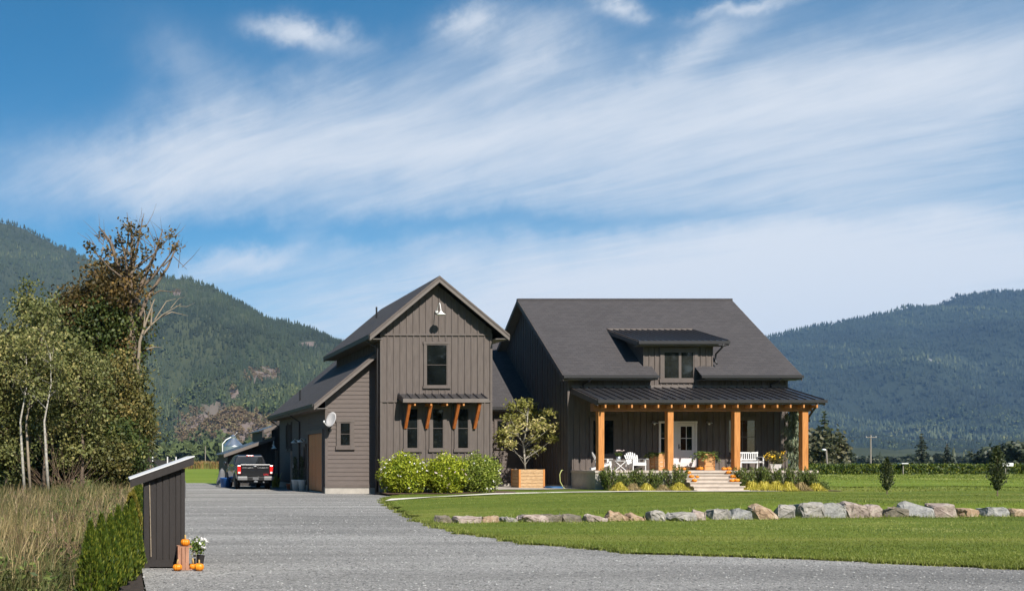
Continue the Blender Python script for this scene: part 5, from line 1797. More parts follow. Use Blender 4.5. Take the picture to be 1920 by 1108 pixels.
MB().prism([(rl.x + .01, RFY + .052, rl.z - .016), (rr_.x - .01, RFY + .052, rr_.z - .016), (rr_.x - .01, RFY + .052, rr_.z - .06), (rl.x + .01, RFY + .052, rl.z - .06)], (0, 1.42, 0)).build('rafter_layer', darksiding, rf)
MB().box(sx1 + .001, sx1 + .03, SHY + .15, SHY + .28, .98, 1.22).build('meter_box', tarp, sh)


def pumpkin(name, r, h, seedv=0, stem=.06, curl=.02):
    t = bpy.data.objects.new(name, None)
    COL.objects.link(t)
    BASE[t.name] = Vector((0, 0, 0))
    prof = []
    for i in range(11):
        a = -math.pi / 2 + math.pi * i / 10
        rr = r * (math.cos(a) ** .72 if math.cos(a) > 0 else 0)
        z = h / 2 + h / 2 * math.sin(a)
        if i in (9, 10): z -= h * .05 * (i - 8)
        if i == 0: z = h * .03
        prof.append((max(rr, .004), z))
    body = MB().lathe(prof, n=40, rib=10, ribd=.17)
    link('body', body.mesh('body', True), pumpkin_m, t)
    st = MB().tube([(0, 0, h * .86), (curl * .3, 0, h * .9 + stem * .6), (curl, -.005, h * .9 + stem)], [.016, .011, .012], 7)
    link('stem', st.mesh('stem', True), stem_m, t)
    return t


def put_pumpkin(px, Y, z, r, lab, group, hf=1.4, stem=None, rz=None):
    t = pumpkin('pumpkin', r, r * hf, stem=stem if stem is not None else r * .45, curl=r * .25)
    t.location = (PX(px, Y), Y, z)
    t.rotation_euler = (random.uniform(-.06, .06), random.uniform(-.06, .06), random.uniform(0, 6.28) if rz is None else rz)
    return tag(t, lab, 'pumpkin', group)


GS = 'pumpkins by the small shed'
put_pumpkin(333, 13.55, .002, .067, 'orange pumpkin on the gravel left of the wooden crate', GS, 1.45, .07)
put_pumpkin(347, 13.72, .33, .066, 'orange pumpkin sitting on top of the wooden crate', GS, 1.5, .06)
put_pumpkin(362, 13.72, .002, .055, 'small pumpkin half hidden behind the big one right of the crate', GS, 1.5, .08)
put_pumpkin(373, 13.55, .002, .068, 'biggest pumpkin on the gravel right of the wooden crate', GS, 1.6, .05)
# crate
cr = thing('wooden_crate', 'reddish weathered wooden crate standing on end beside the small shed', 'crate', (PX(347, 13.75), 13.75, 0))
cx0, cx1 = PX(333.5, 13.62), PX(355, 13.62)
for i in range(3):
    w = (cx1 - cx0) / 3
    MB().box(cx0 + i * w, cx0 + (i + 1) * w - .006, 13.62, 13.635, .003, .325 - .006 * (i % 2)).build('plank', cratewood, cr)
for i in range(3):
    MB().box(cx0 + .004, cx1 + .04, 13.64 + i * .085, 13.64 + i * .085 + .078, .312, .326).build('plank', cratewood, cr)
for i in range(3):
    MB().box(cx0 + .004, cx1 + .04, 13.64 + i * .085, 13.64 + i * .085 + .078, .003, .016).build('plank', cratewood, cr)
for i in range(3):
    w = (cx1 - cx0) / 3
    MB().box(cx0 + i * w, cx0 + (i + 1) * w - .006, 13.895, 13.91, .003, .325).build('plank', cratewood, cr)
# chrysanthemum pot
t = thing('flower_pot', 'dark square pot of white chrysanthemums behind the wooden crate', 'flower pot', (PX(372, 14.05), 14.05, 0))
MB().lathe([(.055, 0), (.085, .17), (.078, .17), (.07, .14)], (PX(373, 14.05), 14.05, 0), 4).build('pot', darksiding, t)
pc = np.array([PX(370, 14.05), 14.05, .29])
p_, d_ = shell_points(420, (.13, .12, .13), .3)
leaves('foliage', pc + p_, .022, .013, lf_fern, t)
p_, d_ = shell_points(30, (.14, .13, .15), 1.0)
p_ = p_[d_[:, 2] > -.1]
cc = pc + p_
cc = np.repeat(cc, 9, 0) + RNG.normal(size=(len(cc) * 9, 3)) * .010
leaves('blossom', cc, .017, .013, petal, t)
# lantern handle
t = thing('wire_lantern', 'small wire handled lantern between crate and big pumpkin', 'lantern', (PX(364, 13.8), 13.8, 0))
lx = PX(364, 13.8)
MB().box(lx - .03, lx + .03, 13.78, 13.84, .002, .02).box(lx - .03, lx + .03, 13.78, 13.84, .15, .17).build('plate', galv, t)
MB().tube([(lx - .028, 13.8, .17), (lx - .03, 13.8, .22), (lx, 13.8, .25), (lx + .03, 13.8, .22), (lx + .028, 13.8, .17)], .004, 6).build('handle', deadwood, t)
for a, b in ((-.027, 13.783), (.027, 13.783), (-.027, 13.837), (.027, 13.837)):
    MB().box(lx + a - .003, lx + a + .003, b - .003, b + .003, .02, .15).build('bar', galv, t)

# ------------------------------------------------------------------ cedar hedge plants
def cedar_shrub(base, h, r, leafm, lab, n=3000):
    t = thing('cedar_shrub', lab, 'shrub', base, 'young cedar hedge')
    b = Vector(base)
    MB().tube([b - Vector((0, 0, .05)), b + Vector((0, 0, h * .7))], [.02, .006], 6).build('stem', bark, t)
    f = RNG.random(n) ** .8
    ang = RNG.random(n) * 6.28
    spray = np.round(ang * 3.2) / 3.2 + RNG.normal(0, .13, n)
    rad = r * np.clip(1.04 - f ** 1.6 * .98, .05, 1) * np.clip((f + .12) / .3, .45, 1) * (.55 + .45 * RNG.random(n) ** .5) * (1 + .12 * np.sin(spray * 9 + f * 14))
    C = np.stack([b.x + np.cos(spray) * rad, b.y + np.sin(spray) * rad, b.z + f * h + RNG.normal(0, .02, n)], 1)
    T = unit(np.stack([np.cos(spray) * .35 + RNG.normal(0, .18, n), np.sin(spray) * .35 + RNG.normal(0, .18, n), 1 + 0 * f], 1))
    s = .7 + .6 * RNG.random(n)
    leaves('foliage', C, .030 * s, .009 * s, leafm, t, T=T, upb=0.0)
    return t


for px, Y, h, r, mt_, lab in ((170, 10.75, .84, .17, lf_cedar, 'bright green cedar nearest the camera at the bottom edge'), (190, 11.1, .90, .17, lf_cedar, 'bright green cedar second from the camera'),
                              (207, 11.5, .88, .17, lf_cedar, 'bright green cedar third from the camera'), (222, 12.0, .95, .18, lf_cedar, 'bright green cedar fourth from the camera'),
                              (236, 12.5, .93, .18, lf_cedar, 'bright green cedar fifth from the camera'), (248, 13.1, .98, .18, lf_cedar, 'bright green cedar touching the front corner of the shed'),
                              (246, 14.6, .98, .2, lf_cedar_old, 'yellowing cedar beside the shed wall'), (244, 15.8, 1.0, .22, lf_cedar_old, 'yellowing cedar second behind the shed corner'),
                              (250, 17.2, 1.0, .23, lf_cedar_old, 'yellow green cedar under the low end of the shed roof'), (256, 19.0, 1.05, .28, lf_cedar, 'green cedar farthest back beside the shed roof end'),
                              (262, 21.0, 1.05, .28, lf_cedar, 'last cedar visible behind the shed roof')):
    cedar_shrub((PX(px, Y), Y, -.02), h, r, mt_, lab, 5200 if Y < 14 else 2600)

# ------------------------------------------------------------------ netting fence behind the shed
t = thing('netting_fence', 'black netting fence on pale posts behind the small shed roof', 'fence', (1.2, 49, 0))
for px in (262, 286, 314, 330):
    x = PX(px, 49)
    MB().tube([(x, 49, -.05), (x, 49, 1.74)], .035, 8).build('post', white, t)
for a, b in ((262, 286), (286, 314), (314, 330)):
    MB().prism([(PX(a, 49), 49.02, .05), (PX(b, 49), 49.02, .05), (PX(b, 49), 49.02, 1.52), (PX((a + b) / 2, 49), 49.02, 1.58), (PX(a, 49), 49.02, 1.66)], (0, .01, 0)).build('net', fencemesh, t)

# ------------------------------------------------------------------ bushes under the tower window
bush('flowering_bush', 'left lime green bush with small white flowers under the gable window', (PX(757, 44.0), 44.0, .05), (1.06, .85, .92), 9000, lf_bush, .050, .030, 'bush', 'bushes under the gable', 60, petal)
bush('flowering_bush', 'middle lime green bush with pink flowers under the gable window', (PX(836, 43.9), 43.9, .05), (.92, .85, .90), 8400, lf_bush, .050, .030, 'bush', 'bushes under the gable', 26, pinkpetal)
bush('flowering_bush', 'right deeper green bush dotted with white flowers by the tower corner', (PX(896, 44.0), 44.0, .05), (.98, .85, .91), 8400, lf_bush2, .048, .028, 'bush', 'bushes under the gable', 45, petal)

# ------------------------------------------------------------------ patio tree and planters
def planter(name, lab, x0, x1, y0, y1, z0, z1, nb=5, cat='planter', group=None, bm_=None):
    bm_ = bm_ or cedar_h
    t = thing(name, lab, cat, ((x0 + x1) / 2, (y0 + y1) / 2, z0), group)
    pw = .09 * min(1, (x1 - x0))
    for a in (x0, x1 - pw):
        for b in (y0, y1 - pw):
            MB().box(a, a + pw, b, b + pw, z0, z1 + .005).build('corner_post', cedar, t)
    hh = (z1 - z0) / nb
    for i in range(nb):
        za, zb = z0 + i * hh + .006, z0 + (i + 1) * hh - .008
        MB().box(x0 + pw, x1 - pw, y0 + .012, y0 + .04, za, zb).build('board', bm_, t)
        MB().box(x0 + pw, x1 - pw, y1 - .04, y1 - .012, za, zb).build('board', bm_, t)
        MB().box(x0 + .012, x0 + .04, y0 + pw, y1 - pw, za, zb).build('board', bm_, t)
        MB().box(x1 - .04, x1 - .012, y0 + pw, y1 - pw, za, zb).build('board', bm_, t)
    MB().box(x0 + .042, x1 - .042, y0 + .042, y1 - .042, z1 - .12, z1 - .06).build('soil', soil, t)
    return t


planter('tree_planter', 'large square cedar planter holding a small tree on the patio', 20.67, 22.0, 50.45, 51.45, .05, 1.10, 6, bm_=pine_h)
tb = Vector((21.2, 50.95, 1.0))
cl = []
for (px, py, cr_, n_) in [(962, 762, .32, 70), (978, 756, .3, 60), (955, 785, .35, 80), (985, 775, .4, 100), (1008, 775, .35, 85), (1025, 785, .33, 75), (1035, 800, .3, 60), (1005, 798, .4, 95), (945, 812, .33, 75),
                          (960, 808, .36, 85), (940, 828, .3, 60), (955, 832, .3, 55), (1022, 815, .36, 85), (1038, 822, .26, 55), (1000, 822, .3, 45), (970, 790, .4, 90), (1012, 840, .25, 35), (1000, 850, .24, 28), (990, 760, .3, 55), (1030, 772, .25, 40)]:
    cl.append((np.array(P(px, py, 50.95 + random.uniform(-1.0, 1.0))), cr_ * 1.12, int(n_ * 2.1)))
dec_tree('patio_tree', 'small round headed tree with yellow green leaves growing from the cedar planter', tuple(tb),
         [(tb, .05), (P(983, 850, 50.95), .045), (P(981, 830, 50.95), .04), (P(988, 800, 50.95), .028), (P(990, 770, 50.95), .012)], cl, lf_patio, .085, .044, palebark, .12, twigs=5, flat_=.72,
         extra=[([P(982, 835, 50.95), P(965, 800, 50.8), P(955, 780, 50.7)], .018), ([P(983, 840, 50.95), P(1000, 815, 51.1), P(1015, 790, 51.2)], .018), ([P(981, 830, 50.95), P(970, 815, 50.4), P(950, 808, 50.2)], .016), ([P(984, 845, 50.95), P(998, 842, 50.6), P(1012, 856, 50.5)], .015)])
# hose on the corner and coil
t = thing('garden_hose', 'pale green garden hose hanging beside the porch corner', 'hose', (22.6, 49.75, .05))
MB().tube([(22.62, 49.72, 1.08), (22.50, 49.68, 1.06), (22.40, 49.66, .85), (22.42, 49.66, .5), (22.55, 49.6, .2), (22.75, 49.45, .08), (22.6, 49.3, .07)], .022, 8).build('tube', hosem, t, True)
MB().tube([(22.66, 49.73, 1.10), (22.55, 49.7, 1.10)], .03, 8).build('nozzle', black, t)
t = thing('hose_coil', 'blue coiled hose lying on the patio beside the planter', 'hose', (22.1, 50.2, .05))
q = []
for i in range(70):
    a = i * .35
    q.append((22.25 + math.cos(a) * (.38 + .004 * i) * .9, 49.9 + math.sin(a) * .35, .10 + .0018 * i + random.uniform(0, .02)))
MB().tube(q, .018, 6).build('tube', bluecoil, t, True)

PB = PF + .002
planter('porch_planter', 'tall cedar planter box left of the front door', PX(1227, 48.1), PX(1246, 48.1), 48.1, 48.55, PB, PB + .82, 4, 'planter', 'cedar planters by the door')
planter('porch_planter', 'tall cedar planter box right of the front door', PX(1321, 48.1), PX(1340.5, 48.1), 48.1, 48.6, PB, PB + .82, 4, 'planter', 'cedar planters by the door')


def fern(name, lab, base, n, L_, mat, cat='plant', group=None, up=.5):
    t = thing(name, lab, cat, base, group)
    C = []; T = []
    st = MB()
    for _ in range(n):
        a = random.random() * 6.28
        u = up * random.uniform(.4, 1.3)
        l_ = L_ * random.uniform(.6, 1.1)
        path = []
        for j in range(7):
            f = j / 6
            path.append(Vector(base) + Vector((math.cos(a) * l_ * f, math.sin(a) * l_ * f, l_ * (u * f * 1.7 - .95 * f * f))))
        st.tube(path, .006, 3, False)
        for j in range(1, 7):
            for s in (-1, 1):
                for _k in range(2):
                    f = (j - random.random()) / 6
                    p = path[j - 1].lerp(path[j], random.random())
                    C.append(p + Vector((-math.sin(a) * s * .035, math.cos(a) * s * .035, .0)))
                    T.append((-math.sin(a) * s + math.cos(a) * .6, math.cos(a) * s + math.sin(a) * .6, .15))
    st.build('stem', mat, t)
    leaves('foliage', np.array([tuple(c) for c in C]), .075, .026, mat, t, T=unit(np.array(T)))
    return t


xa = (PX(1227, 48.1) + PX(1246, 48.1)) / 2
fern('potted_fern', 'arching green fern in the planter left of the front door', (xa, 48.33, PB + .74), 26, .55, lf_fern, group='ferns by the door')
xa = (PX(1321, 48.1) + PX(1340.5, 48.1)) / 2
fern('potted_fern', 'arching green fern in the planter right of the front door', (xa, 48.35, PB + .74), 30, .68, lf_fern, group='ferns by the door')

# ------------------------------------------------------------------ porch furniture
def adirondack(lab, loc, rz):
    t = thing('adirondack_chair', lab, 'chair', (0, 0, 0), 'white porch chairs')
    for i in range(6):
        y = -.36 + i * .095
        z = .37 - i * .022
        MB().box(-.28, .28, y, y + .085, z, z + .02).build('seat_slat', white, t)
    for i in range(7):
        x = -.27 + i * .09
        hgt_ = .70 - .018 * (i - 3) ** 2
        m = MB()
        top = Vector((x * 1.12, .18 + hgt_ * .38, .26 + hgt_ * .9))
        bot = Vector((x * .85, .17, .24))
        m.bar(bot, top, .060, .02, (0, -1, .4))
        m.build('back_slat', white, t)
    MB().box(-.26, .26, .27, .295, .46, .52).build('back_rail', white, t)
    for s in (-1, 1):
        MB().box(s * .36 - .065, s * .36 + .065, -.42, .32, .545, .567).build('armrest', white, t)
        MB().box(s * .31 - .02, s * .31 + .02, -.36, -.26, 0, .545).build('leg', white, t)
        m = MB()
        m.bar((s * .31, -.30, .30), (s * .31, .52, .05), .03, .11)
        m.build('leg', white, t)
        MB().box(s * .33 - .015, s * .33 + .015, .22, .28, .17, .545).build('arm_support', white, t)
    MB().box(-.33, .33, -.375, -.355, .24, .36).build('apron', white, t)
    t.location = loc
    t.rotation_euler = (0, 0, rz)
    return t


adirondack('white slatted porch chair facing the lawn right of the small table', (PX(1191, 48.1), 48.1, PB), 0.05)
adirondack('white slatted porch chair turned sideways half hidden by the left corner post', (PX(1130, 48.2), 48.25, PB), 1.25)
# folding table
tx = PX(1160, 47.85)
t = thing('folding_table', 'small white folding table with crossed legs between the porch chairs', 'table', (tx, 47.85, PB))
for i in range(5):
    MB().box(tx - .29, tx + .29, 47.62 + i * .096, 47.62 + i * .096 + .088, PB + .45, PB + .47).build('slat', white, t)
for y in (47.66, 48.04):
    MB().bar((tx - .26, y, PB), (tx + .26, y, PB + .45), .03, .022, (0, 1, 0)).build('leg', white, t)
    MB().bar((tx + .26, y + .035, PB), (tx - .26, y + .035, PB + .45), .03, .022, (0, 1, 0)).build('leg', white, t)
t = thing('table_pot', 'pale zinc pot with a leafy pink flowered plant on the folding table', 'flower pot', (tx - .01, 47.85, PB + .47))
MB().lathe([(.085, 0), (.115, .20), (.105, .20), (.09, .16)], (tx - .01, 47.85, PB + .472), 16).build('pot', galv, t, True)
n = 90
a = RNG.random(n) * 6.28
C = np.stack([tx + np.cos(a) * .13 * RNG.random(n) ** .4, 47.85 + np.sin(a) * .12, PB + .70 + .12 * RNG.random(n)], 1)
leaves('foliage', C, .075, .03, lf_fern, t, T=unit(np.stack([np.cos(a), np.sin(a), .5 + 0 * a], 1)))
C = np.stack([tx + RNG.normal(0, .12, 26), 47.85 + RNG.normal(0, .08, 26), PB + .92 + .06 * RNG.random(26)], 1)
leaves('blossom', C, .03, .022, pinkpetal, t)
mb = MB()
for c in C[:12]:
    mb.tube([(tx, 47.85, PB + .66), tuple(c)], .004, 4, False)
mb.build('stem', lf_fern, t)

# bench
b0, b1 = PX(1386, 48.6), PX(1430, 48.6)
t = thing('porch_bench', 'white slatted garden bench beside the third porch post', 'bench', ((b0 + b1) / 2, 48.7, PB))
for i in range(4):
    MB().box(b0, b1, 48.5 + i * .11, 48.5 + i * .11 + .10, PB + .42, PB + .445).build('seat_slat', white, t)
MB().box(b0, b1, 48.94, 48.97, PB + .83, PB + .90).build('back_rail', white, t)
MB().box(b0, b1, 48.94, 48.97, PB + .50, PB + .55).build('back_rail', white, t)
for i in range(11):
    x = b0 + .05 + i * (b1 - b0 - .1) / 10
    MB().box(x - .022, x + .022, 48.945, 48.965, PB + .55, PB + .83).build('back_slat', white, t)
for x in (b0, b1 - .05):
    MB().box(x, x + .05, 48.5, 48.55, PB, PB + .64).build('leg', white, t)
    MB().box(x, x + .05, 48.97, 49.02, PB, PB + .92).build('leg', white, t)
    MB().box(x - .01, x + .06, 48.46, 48.968, PB + .64, PB + .67).build('armrest', white, t)
MB().box(b0 + .05, b1 - .05, 48.505, 48.53, PB + .36, PB + .418).build('apron', white, t)
# white pot with yellow flowering plant
px_ = PX(1455, 48.0)
t = thing('white_planter', 'white tapered pot with yellow and orange flowering plant right of the bench', 'flower pot', (px_, 48.0, PB))
MB().lathe([(.19, 0), (.30, .30), (.27, .30), (.25, .24)], (px_, 48.0, PB), 4).build('pot', enamel, t)
n = 420
C = np.array([px_, 48.0, PB + .58]) + RNG.normal(size=(n, 3)) * np.array([.22, .16, .15])
leaves('foliage', C, .055, .025, lf_olive, t)
C = np.array([px_ - .28, 47.95, PB + .66]) + RNG.normal(size=(90, 3)) * np.array([.16, .1, .08])
C = np.concatenate([C, np.array([px_ + .28, 47.95, PB + .85]) + RNG.normal(size=(24, 3)) * .05])
leaves('blossom', C, .04, .03, yellowpetal, t)
mb = MB()
for c in C[::6]:
    mb.tube([(px_, 48.0, PB + .25), (px_ + (c[0] - px_) * .5, 48.0, c[2] - .1), tuple(c)], .005, 4, False)
mb.build('stem', lf_olive, t)
# weeping conifer at the right end of the porch
wb_ = Vector((PX(1488, 48.6), 48.6, .05))
t = thing('weeping_conifer', 'narrow grey green weeping conifer at the right end of the porch', 'tree', tuple(wb_))
MB().tube([wb_, wb_ + Vector((.05, 0, 2)), wb_ + Vector((-.05, 0, 4.5))], [.05, .04, .015], 7).build('trunk', bark, t)
n = 3600
f = RNG.random(n)
a = RNG.random(n) * 6.28
rad = (.20 + .14 * np.sin(f * 17) * np.sin(a * 2 + f * 9) + .08 * np.sin(f * 41)) * RNG.random(n) ** .4 + .04
C = np.stack([wb_.x + np.cos(a) * rad * 1.15 + .08 * np.sin(f * 8), wb_.y + np.sin(a) * rad, wb_.z + .3 + f * 4.1], 1)
leaves('crown', C, .11, .022, lf_weep, t, T=unit(np.stack([np.cos(a) * .4, np.sin(a) * .4, -1 + 0 * a], 1) + RNG.normal(size=(n, 3)) * .2))

# pumpkins on the steps and porch
GP = 'pumpkins on the porch steps'
T_ = lambda j: PF - .178 * j + .005
for px, Y, z, r, lab in ((1281.7, 47.12, PB, .11, 'upright pumpkin at the left top corner of the steps'), (1291, 46.83, T_(1), .115, 'pumpkin on the left end of the first tread down'),
                         (1296.5, 46.52, T_(2), .115, 'larger of two pumpkins on the left of the second tread down'), (1307.3, 46.52, T_(2), .085, 'smaller of two pumpkins on the left of the second tread down'),
                         (1302, 46.23, T_(3), .115, 'lowest pumpkin on the left side of the steps'), (1309.5, 48.6, PB + .0, .12, 'rear pumpkin of the pair right of the front door'),
                         (1313.6, 48.0, PB, .125, 'front pumpkin of the pair right of the front door'), (1248.5, 48.0, PB, .10, 'pumpkin half hidden behind the second porch post'),
                         (1357.4, 47.1, PB, .115, 'left pumpkin of the top right pair on the porch edge'), (1366.3, 47.13, PB, .12, 'right pumpkin of the top right pair on the porch edge'),
                         (1366.8, 46.83, T_(1), .125, 'single pumpkin on the right of the first tread down'), (1374.4, 46.52, T_(2), .12, 'single pumpkin on the right of the second tread down'),
                         (1372.6, 46.23, T_(3), .105, 'left pumpkin of the lowest pair on the right of the steps'), (1381.2, 46.23, T_(3), .125, 'right pumpkin of the lowest pair on the right of the steps')):
    put_pumpkin(px, Y, z, r, lab, GP, 1.4, .07)

# ------------------------------------------------------------------ planting in front of the porch
def yew(base, h, r, lab, lean=.0, n=2600):
    t = thing('yew_shrub', lab, 'shrub', base, 'yew shrubs along the porch')
    b = Vector(base)
    C = []; T = []
    mb = MB()
    for k in range(34):
        a = random.random() * 6.28
        q = r * random.random() ** .5
        hh = h * 1.18 * random.uniform(.72, 1.08) * (1 - .25 * (q / r))
        tip = b + Vector((math.cos(a) * q * 1.35 + lean * hh, math.sin(a) * q, hh))
        bt = b + Vector((math.cos(a) * q * .35, math.sin(a) * q * .35, 0))
        mb.tube([bt, bt.lerp(tip, .6), tip], [.012, .008, .003], 4, False)
        d = (tip - bt).normalized()
        m = n // 34
        for j in range(m):
            f = .06 + .94 * random.random()
            p = bt.lerp(tip, f)
            w = .055 * (1.15 - f * .6)
            C.append((p.x + random.gauss(0, w), p.y + random.gauss(0, w), p.z + random.gauss(0, .02)))
            T.append((d.x + random.gauss(0, .35), d.y + random.gauss(0, .35), d.z + .1))
    mb.build('stem', twig, t)
    leaves('foliage', np.array(C), .055, .017, lf_yew, t, T=unit(np.array(T)), upb=0)
    return t


for i, (px, h, lab) in enumerate(((1143, 1.08, 'yew shrub at the left corner of the porch'), (1170, .85, 'yew shrub second from the left porch corner'), (1198, 1.0, 'yew shrub third from the left porch corner, below the chair'),
                                  (1226, .92, 'yew shrub below the left cedar planter'), (1264, 1.12, 'wide yew shrub just left of the steps'))):
    yew((PX(px, 46.45), 46.45, .08), h, .36 if i < 4 else .46, lab, random.uniform(-.08, .05))
for i, (px, h, lab) in enumerate(((1398, 1.12, 'wide yew shrub just right of the steps'), (1428, 1.08, 'yew shrub below the white bench'), (1454, 1.12, 'yew shrub below the white tapered pot'),
                                  (1488, 1.05, 'yew shrub in front of the weeping conifer'), (1518, 1.02, 'yew shrub at the right corner of the porch'))):
    yew((PX(px, 46.4), 46.4, .08), h, .42, lab, random.uniform(-.22, .0))


def tuft(base, r, h, mat, lab, n=560):
    t = thing('ornamental_grass', lab, 'grass clump', base, 'golden grass clumps along the porch bed')
    b = np.array(base)
    a = RNG.random(n) * 6.28
    q = RNG.random(n) ** .5 * r * .3
    Pn = b + np.stack([np.cos(a) * q, np.sin(a) * q, np.zeros(n)], 1)
    fo = RNG.random(n)
    up = h * 1.5 * (1.05 - .72 * fo) * (.7 + .5 * RNG.random(n))
    out = r * (.12 + .95 * fo)
    D = np.stack([np.cos(a), np.sin(a), np.zeros(n)], 1)
    S = np.stack([-np.sin(a), np.cos(a), np.zeros(n)], 1) * .010
    Z = np.array([0, 0, 1.0])
    m1 = Pn + D * (out * .35)[:, None] + Z * (up * .85)[:, None]
    m2 = Pn + D * (out * .8)[:, None] + Z * (up * .9)[:, None]
    tp = Pn + D * (out * 1.25)[:, None] + Z * (up * .35)[:, None]
    V = np.stack([Pn - S, Pn + S, m1 + S, m1 - S, m2 + S, m2 - S, tp + S * .1, tp - S * .1], 1).reshape(-1, 3)
    i = np.arange(n)[:, None] * 8
    F = np.concatenate([i + np.array([[0, 1, 2, 3]]), i + np.array([[3, 2, 4, 5]]), i + np.array([[5, 4, 6, 7]])], 1).reshape(-1, 4)
    npmesh('blades', V, F, mat, t, rnd=np.repeat(RNG.random(n), 3))
    return t


for px, r, h, mt_, lab in ((1161, .38, .30, lf_hakone, 'golden grass clump first from the left in the porch bed'), (1187, .34, .28, lf_tan, 'tan tinged grass clump second from the left'), (1212, .34, .28, lf_hakone, 'golden grass clump third from the left in the porch bed'),
                           (1243, .30, .24, lf_tan, 'small tan grass clump fourth from the left'), (1273, .42, .30, lf_hakone, 'large golden grass clump left of the steps'), (1409, .42, .34, lf_hakone, 'golden grass clump just right of the steps'),
                           (1432, .42, .34, lf_hakone, 'golden grass clump second right of the steps'), (1455, .40, .34, lf_hakone, 'golden grass clump third right of the steps'), (1478, .38, .32, lf_hakone, 'golden grass clump fourth right of the steps'),
                           (1502, .40, .30, lf_tan, 'tan grass clump fifth right of the steps'), (1530, .38, .28, lf_hakone, 'outermost grass clump at the right end of the bed')):
    tuft((PX(px, 45.95), 45.95, .07), r, h, mt_, lab)
bush('round_shrub', 'small round dark green shrub at the right end of the porch bed', (PX(1541, 46.4), 46.4, .05), (.32, .3, .28), 900, lf_yew, .035, .014, 'shrub')

# ------------------------------------------------------------------ saplings and far right
def sapling(px, Y, h, r, lab):
    b = Vector((PX(px, Y), Y, tz(PX(px, Y), Y) - .03))
    t = thing('columnar_sapling', lab, 'tree', tuple(b), 'columnar saplings on the lawn')
    MB().tube([b, b + Vector((.01, 0, h * .5)), b + Vector((0, 0, h))], [.022, .015, .004], 6).build('trunk', bark, t)
    n = 1500
    f = RNG.random(n)
    a = RNG.random(n) * 6.28
    prof = np.interp(f, [0, .12, .3, .55, .8, 1], [.15, .6, 1, .95, .6, .06])
    rad = r * prof * RNG.random(n) ** .45 * (1 + .35 * np.sin(f * 22 + np.round(a * 1.4) * 2))
    C = np.stack([b.x + np.cos(a) * rad, b.y + np.sin(a) * rad, b.z + .14 * h + f * h * .88], 1)
    leaves('crown', C, .042, .024, lf_sapling, t, T=unit(np.stack([np.cos(a) * .6, np.sin(a) * .6, 1 + 0 * a], 1) + RNG.normal(size=(n, 3)) * .35))


sapling(1663, 41.0, 1.52, .23, 'small dark columnar sapling left of the two on the lawn')
sapling(1870, 34.0, 1.72, .26, 'larger dark columnar sapling right of the two on the lawn')
# nursery hedge across the field
t = thing('field_hedge', 'long low clipped green hedge across the far side of the field', 'hedge', (75, 109, 0))
MB().box(50, 150, 108.5, 111.5, -.05, 1.05).build('core', lf_green, t)
n = 22000
X = 50 + 100 * RNG.random(n)
face = RNG.random(n) < .7
Yh = np.where(face, 108.4 - .15 * RNG.random(n), 108.4 + 3 * RNG.random(n))
Zh = np.where(face, RNG.random(n) * 1.1, 1.05 + .16 * RNG.random(n)) + .06 * np.sin(X * 2.3) * np.sin(X * .7)
leaves('foliage', np.stack([X, Yh, Zh], 1), .16, .07, lf_cedar, t, T=unit(RNG.normal(size=(n, 3)) * .5 + np.array([0, 0, 1.0])))
for (px, Y, hpx, r, mt_, lab, dr) in ((1546, 150, 768, 2.0, lf_conifer, 'tall dark conifer beyond the right corner post of the porch', .4), (1592, 170, 834, 1.9, lf_fardark, 'dark bushy conifer right of the light pole', .5),
                                      (1728, 200, 812, 1.6, lf_fardark, 'tall narrow lone conifer beyond the hedge', .3), (1776, 210, 832, 1.4, lf_fardark, 'short thin conifer right of the lone narrow one', .3),
                                      (1572, 165, 846, 1.9, lf_fardark, 'low dark conifer between the brown tree and the bushy conifer', .5)):
    h = 1.5 + (865 - hpx) * Y / 1850
    conifer_tree('far_conifer', lab, (PX(px, Y), Y, 0), h, r, mt_, 20, 8, droop=dr, group='trees beyond the hedge', lw=1.2)
for (px, py, rx, ry, Y, mt_, lab) in ((1533, 842, 18, 24, 140, lf_far, 'brownish broadleaf tree beyond the right porch post'), (1560, 846, 13, 19, 142, lf_far, 'brown thin crowned tree left of the light pole'),
                                      (1908, 850, 22, 17, 170, lf_fardark, 'dark rounded tree at the right edge beyond the hedge'), (1882, 857, 15, 9, 175, lf_fardark, 'smaller dark tree left of the right edge tree'),
                                      (1852, 861, 15, 5, 180, lf_fardark, 'low dark tree farthest left of the right edge clump')):
    leafy('far_tree', lab, px, py, rx, ry, Y, 26, 1.3, 80, mt_, .34, .24, 'trees beyond the hedge', tr=.2, twigs=0)


def utility_pole(px, top, Y, lab, arm=True, r=.12):
    x = PX(px, Y)
    zt = 1.5 + (865 - top) * Y / 1850
    t = thing('utility_pole', lab, 'utility pole', (x, Y, 0), 'poles in the valley')
    MB().tube([(x, Y, -.1), (x, Y, zt)], [r, r * .75], 8).build('pole', poleWood, t)
    if arm:
        MB().box(x - 1.0, x + 1.0, Y - .16, Y - .04, zt - .5, zt - .38).build('crossarm', poleWood, t)
        for d in (-.9, 0, .9):
            MB().lathe([(.05, 0), (.06, .08), (.03, .14)], (x + d, Y - .1, zt - .38), 8).build('insulator', white, t)
    return Vector((x, Y - .1, zt - .2))


pa = utility_pole(1632.5, 815, 180, 'tall wooden utility pole beyond the hedge on the right', True, .15)
pb = utility_pole(1775, 832, 260, 'pale pole beside the thin conifers', False, .2)
pd = utility_pole(385, 836, 300, 'thin wooden pole behind the brown corn field', False, .16)


def wire(name, lab, a, b, sag, r=.03):
    q = [Vector(a).lerp(Vector(b), i / 14) - Vector((0, 0, sag * 4 * (i / 14) * (1 - i / 14))) for i in range(15)]
    t = thing(name, lab, 'wire', tuple(q[0]), 'overhead wires')
    MB().tube(q, r, 4).build('cable', gutter_m, t)


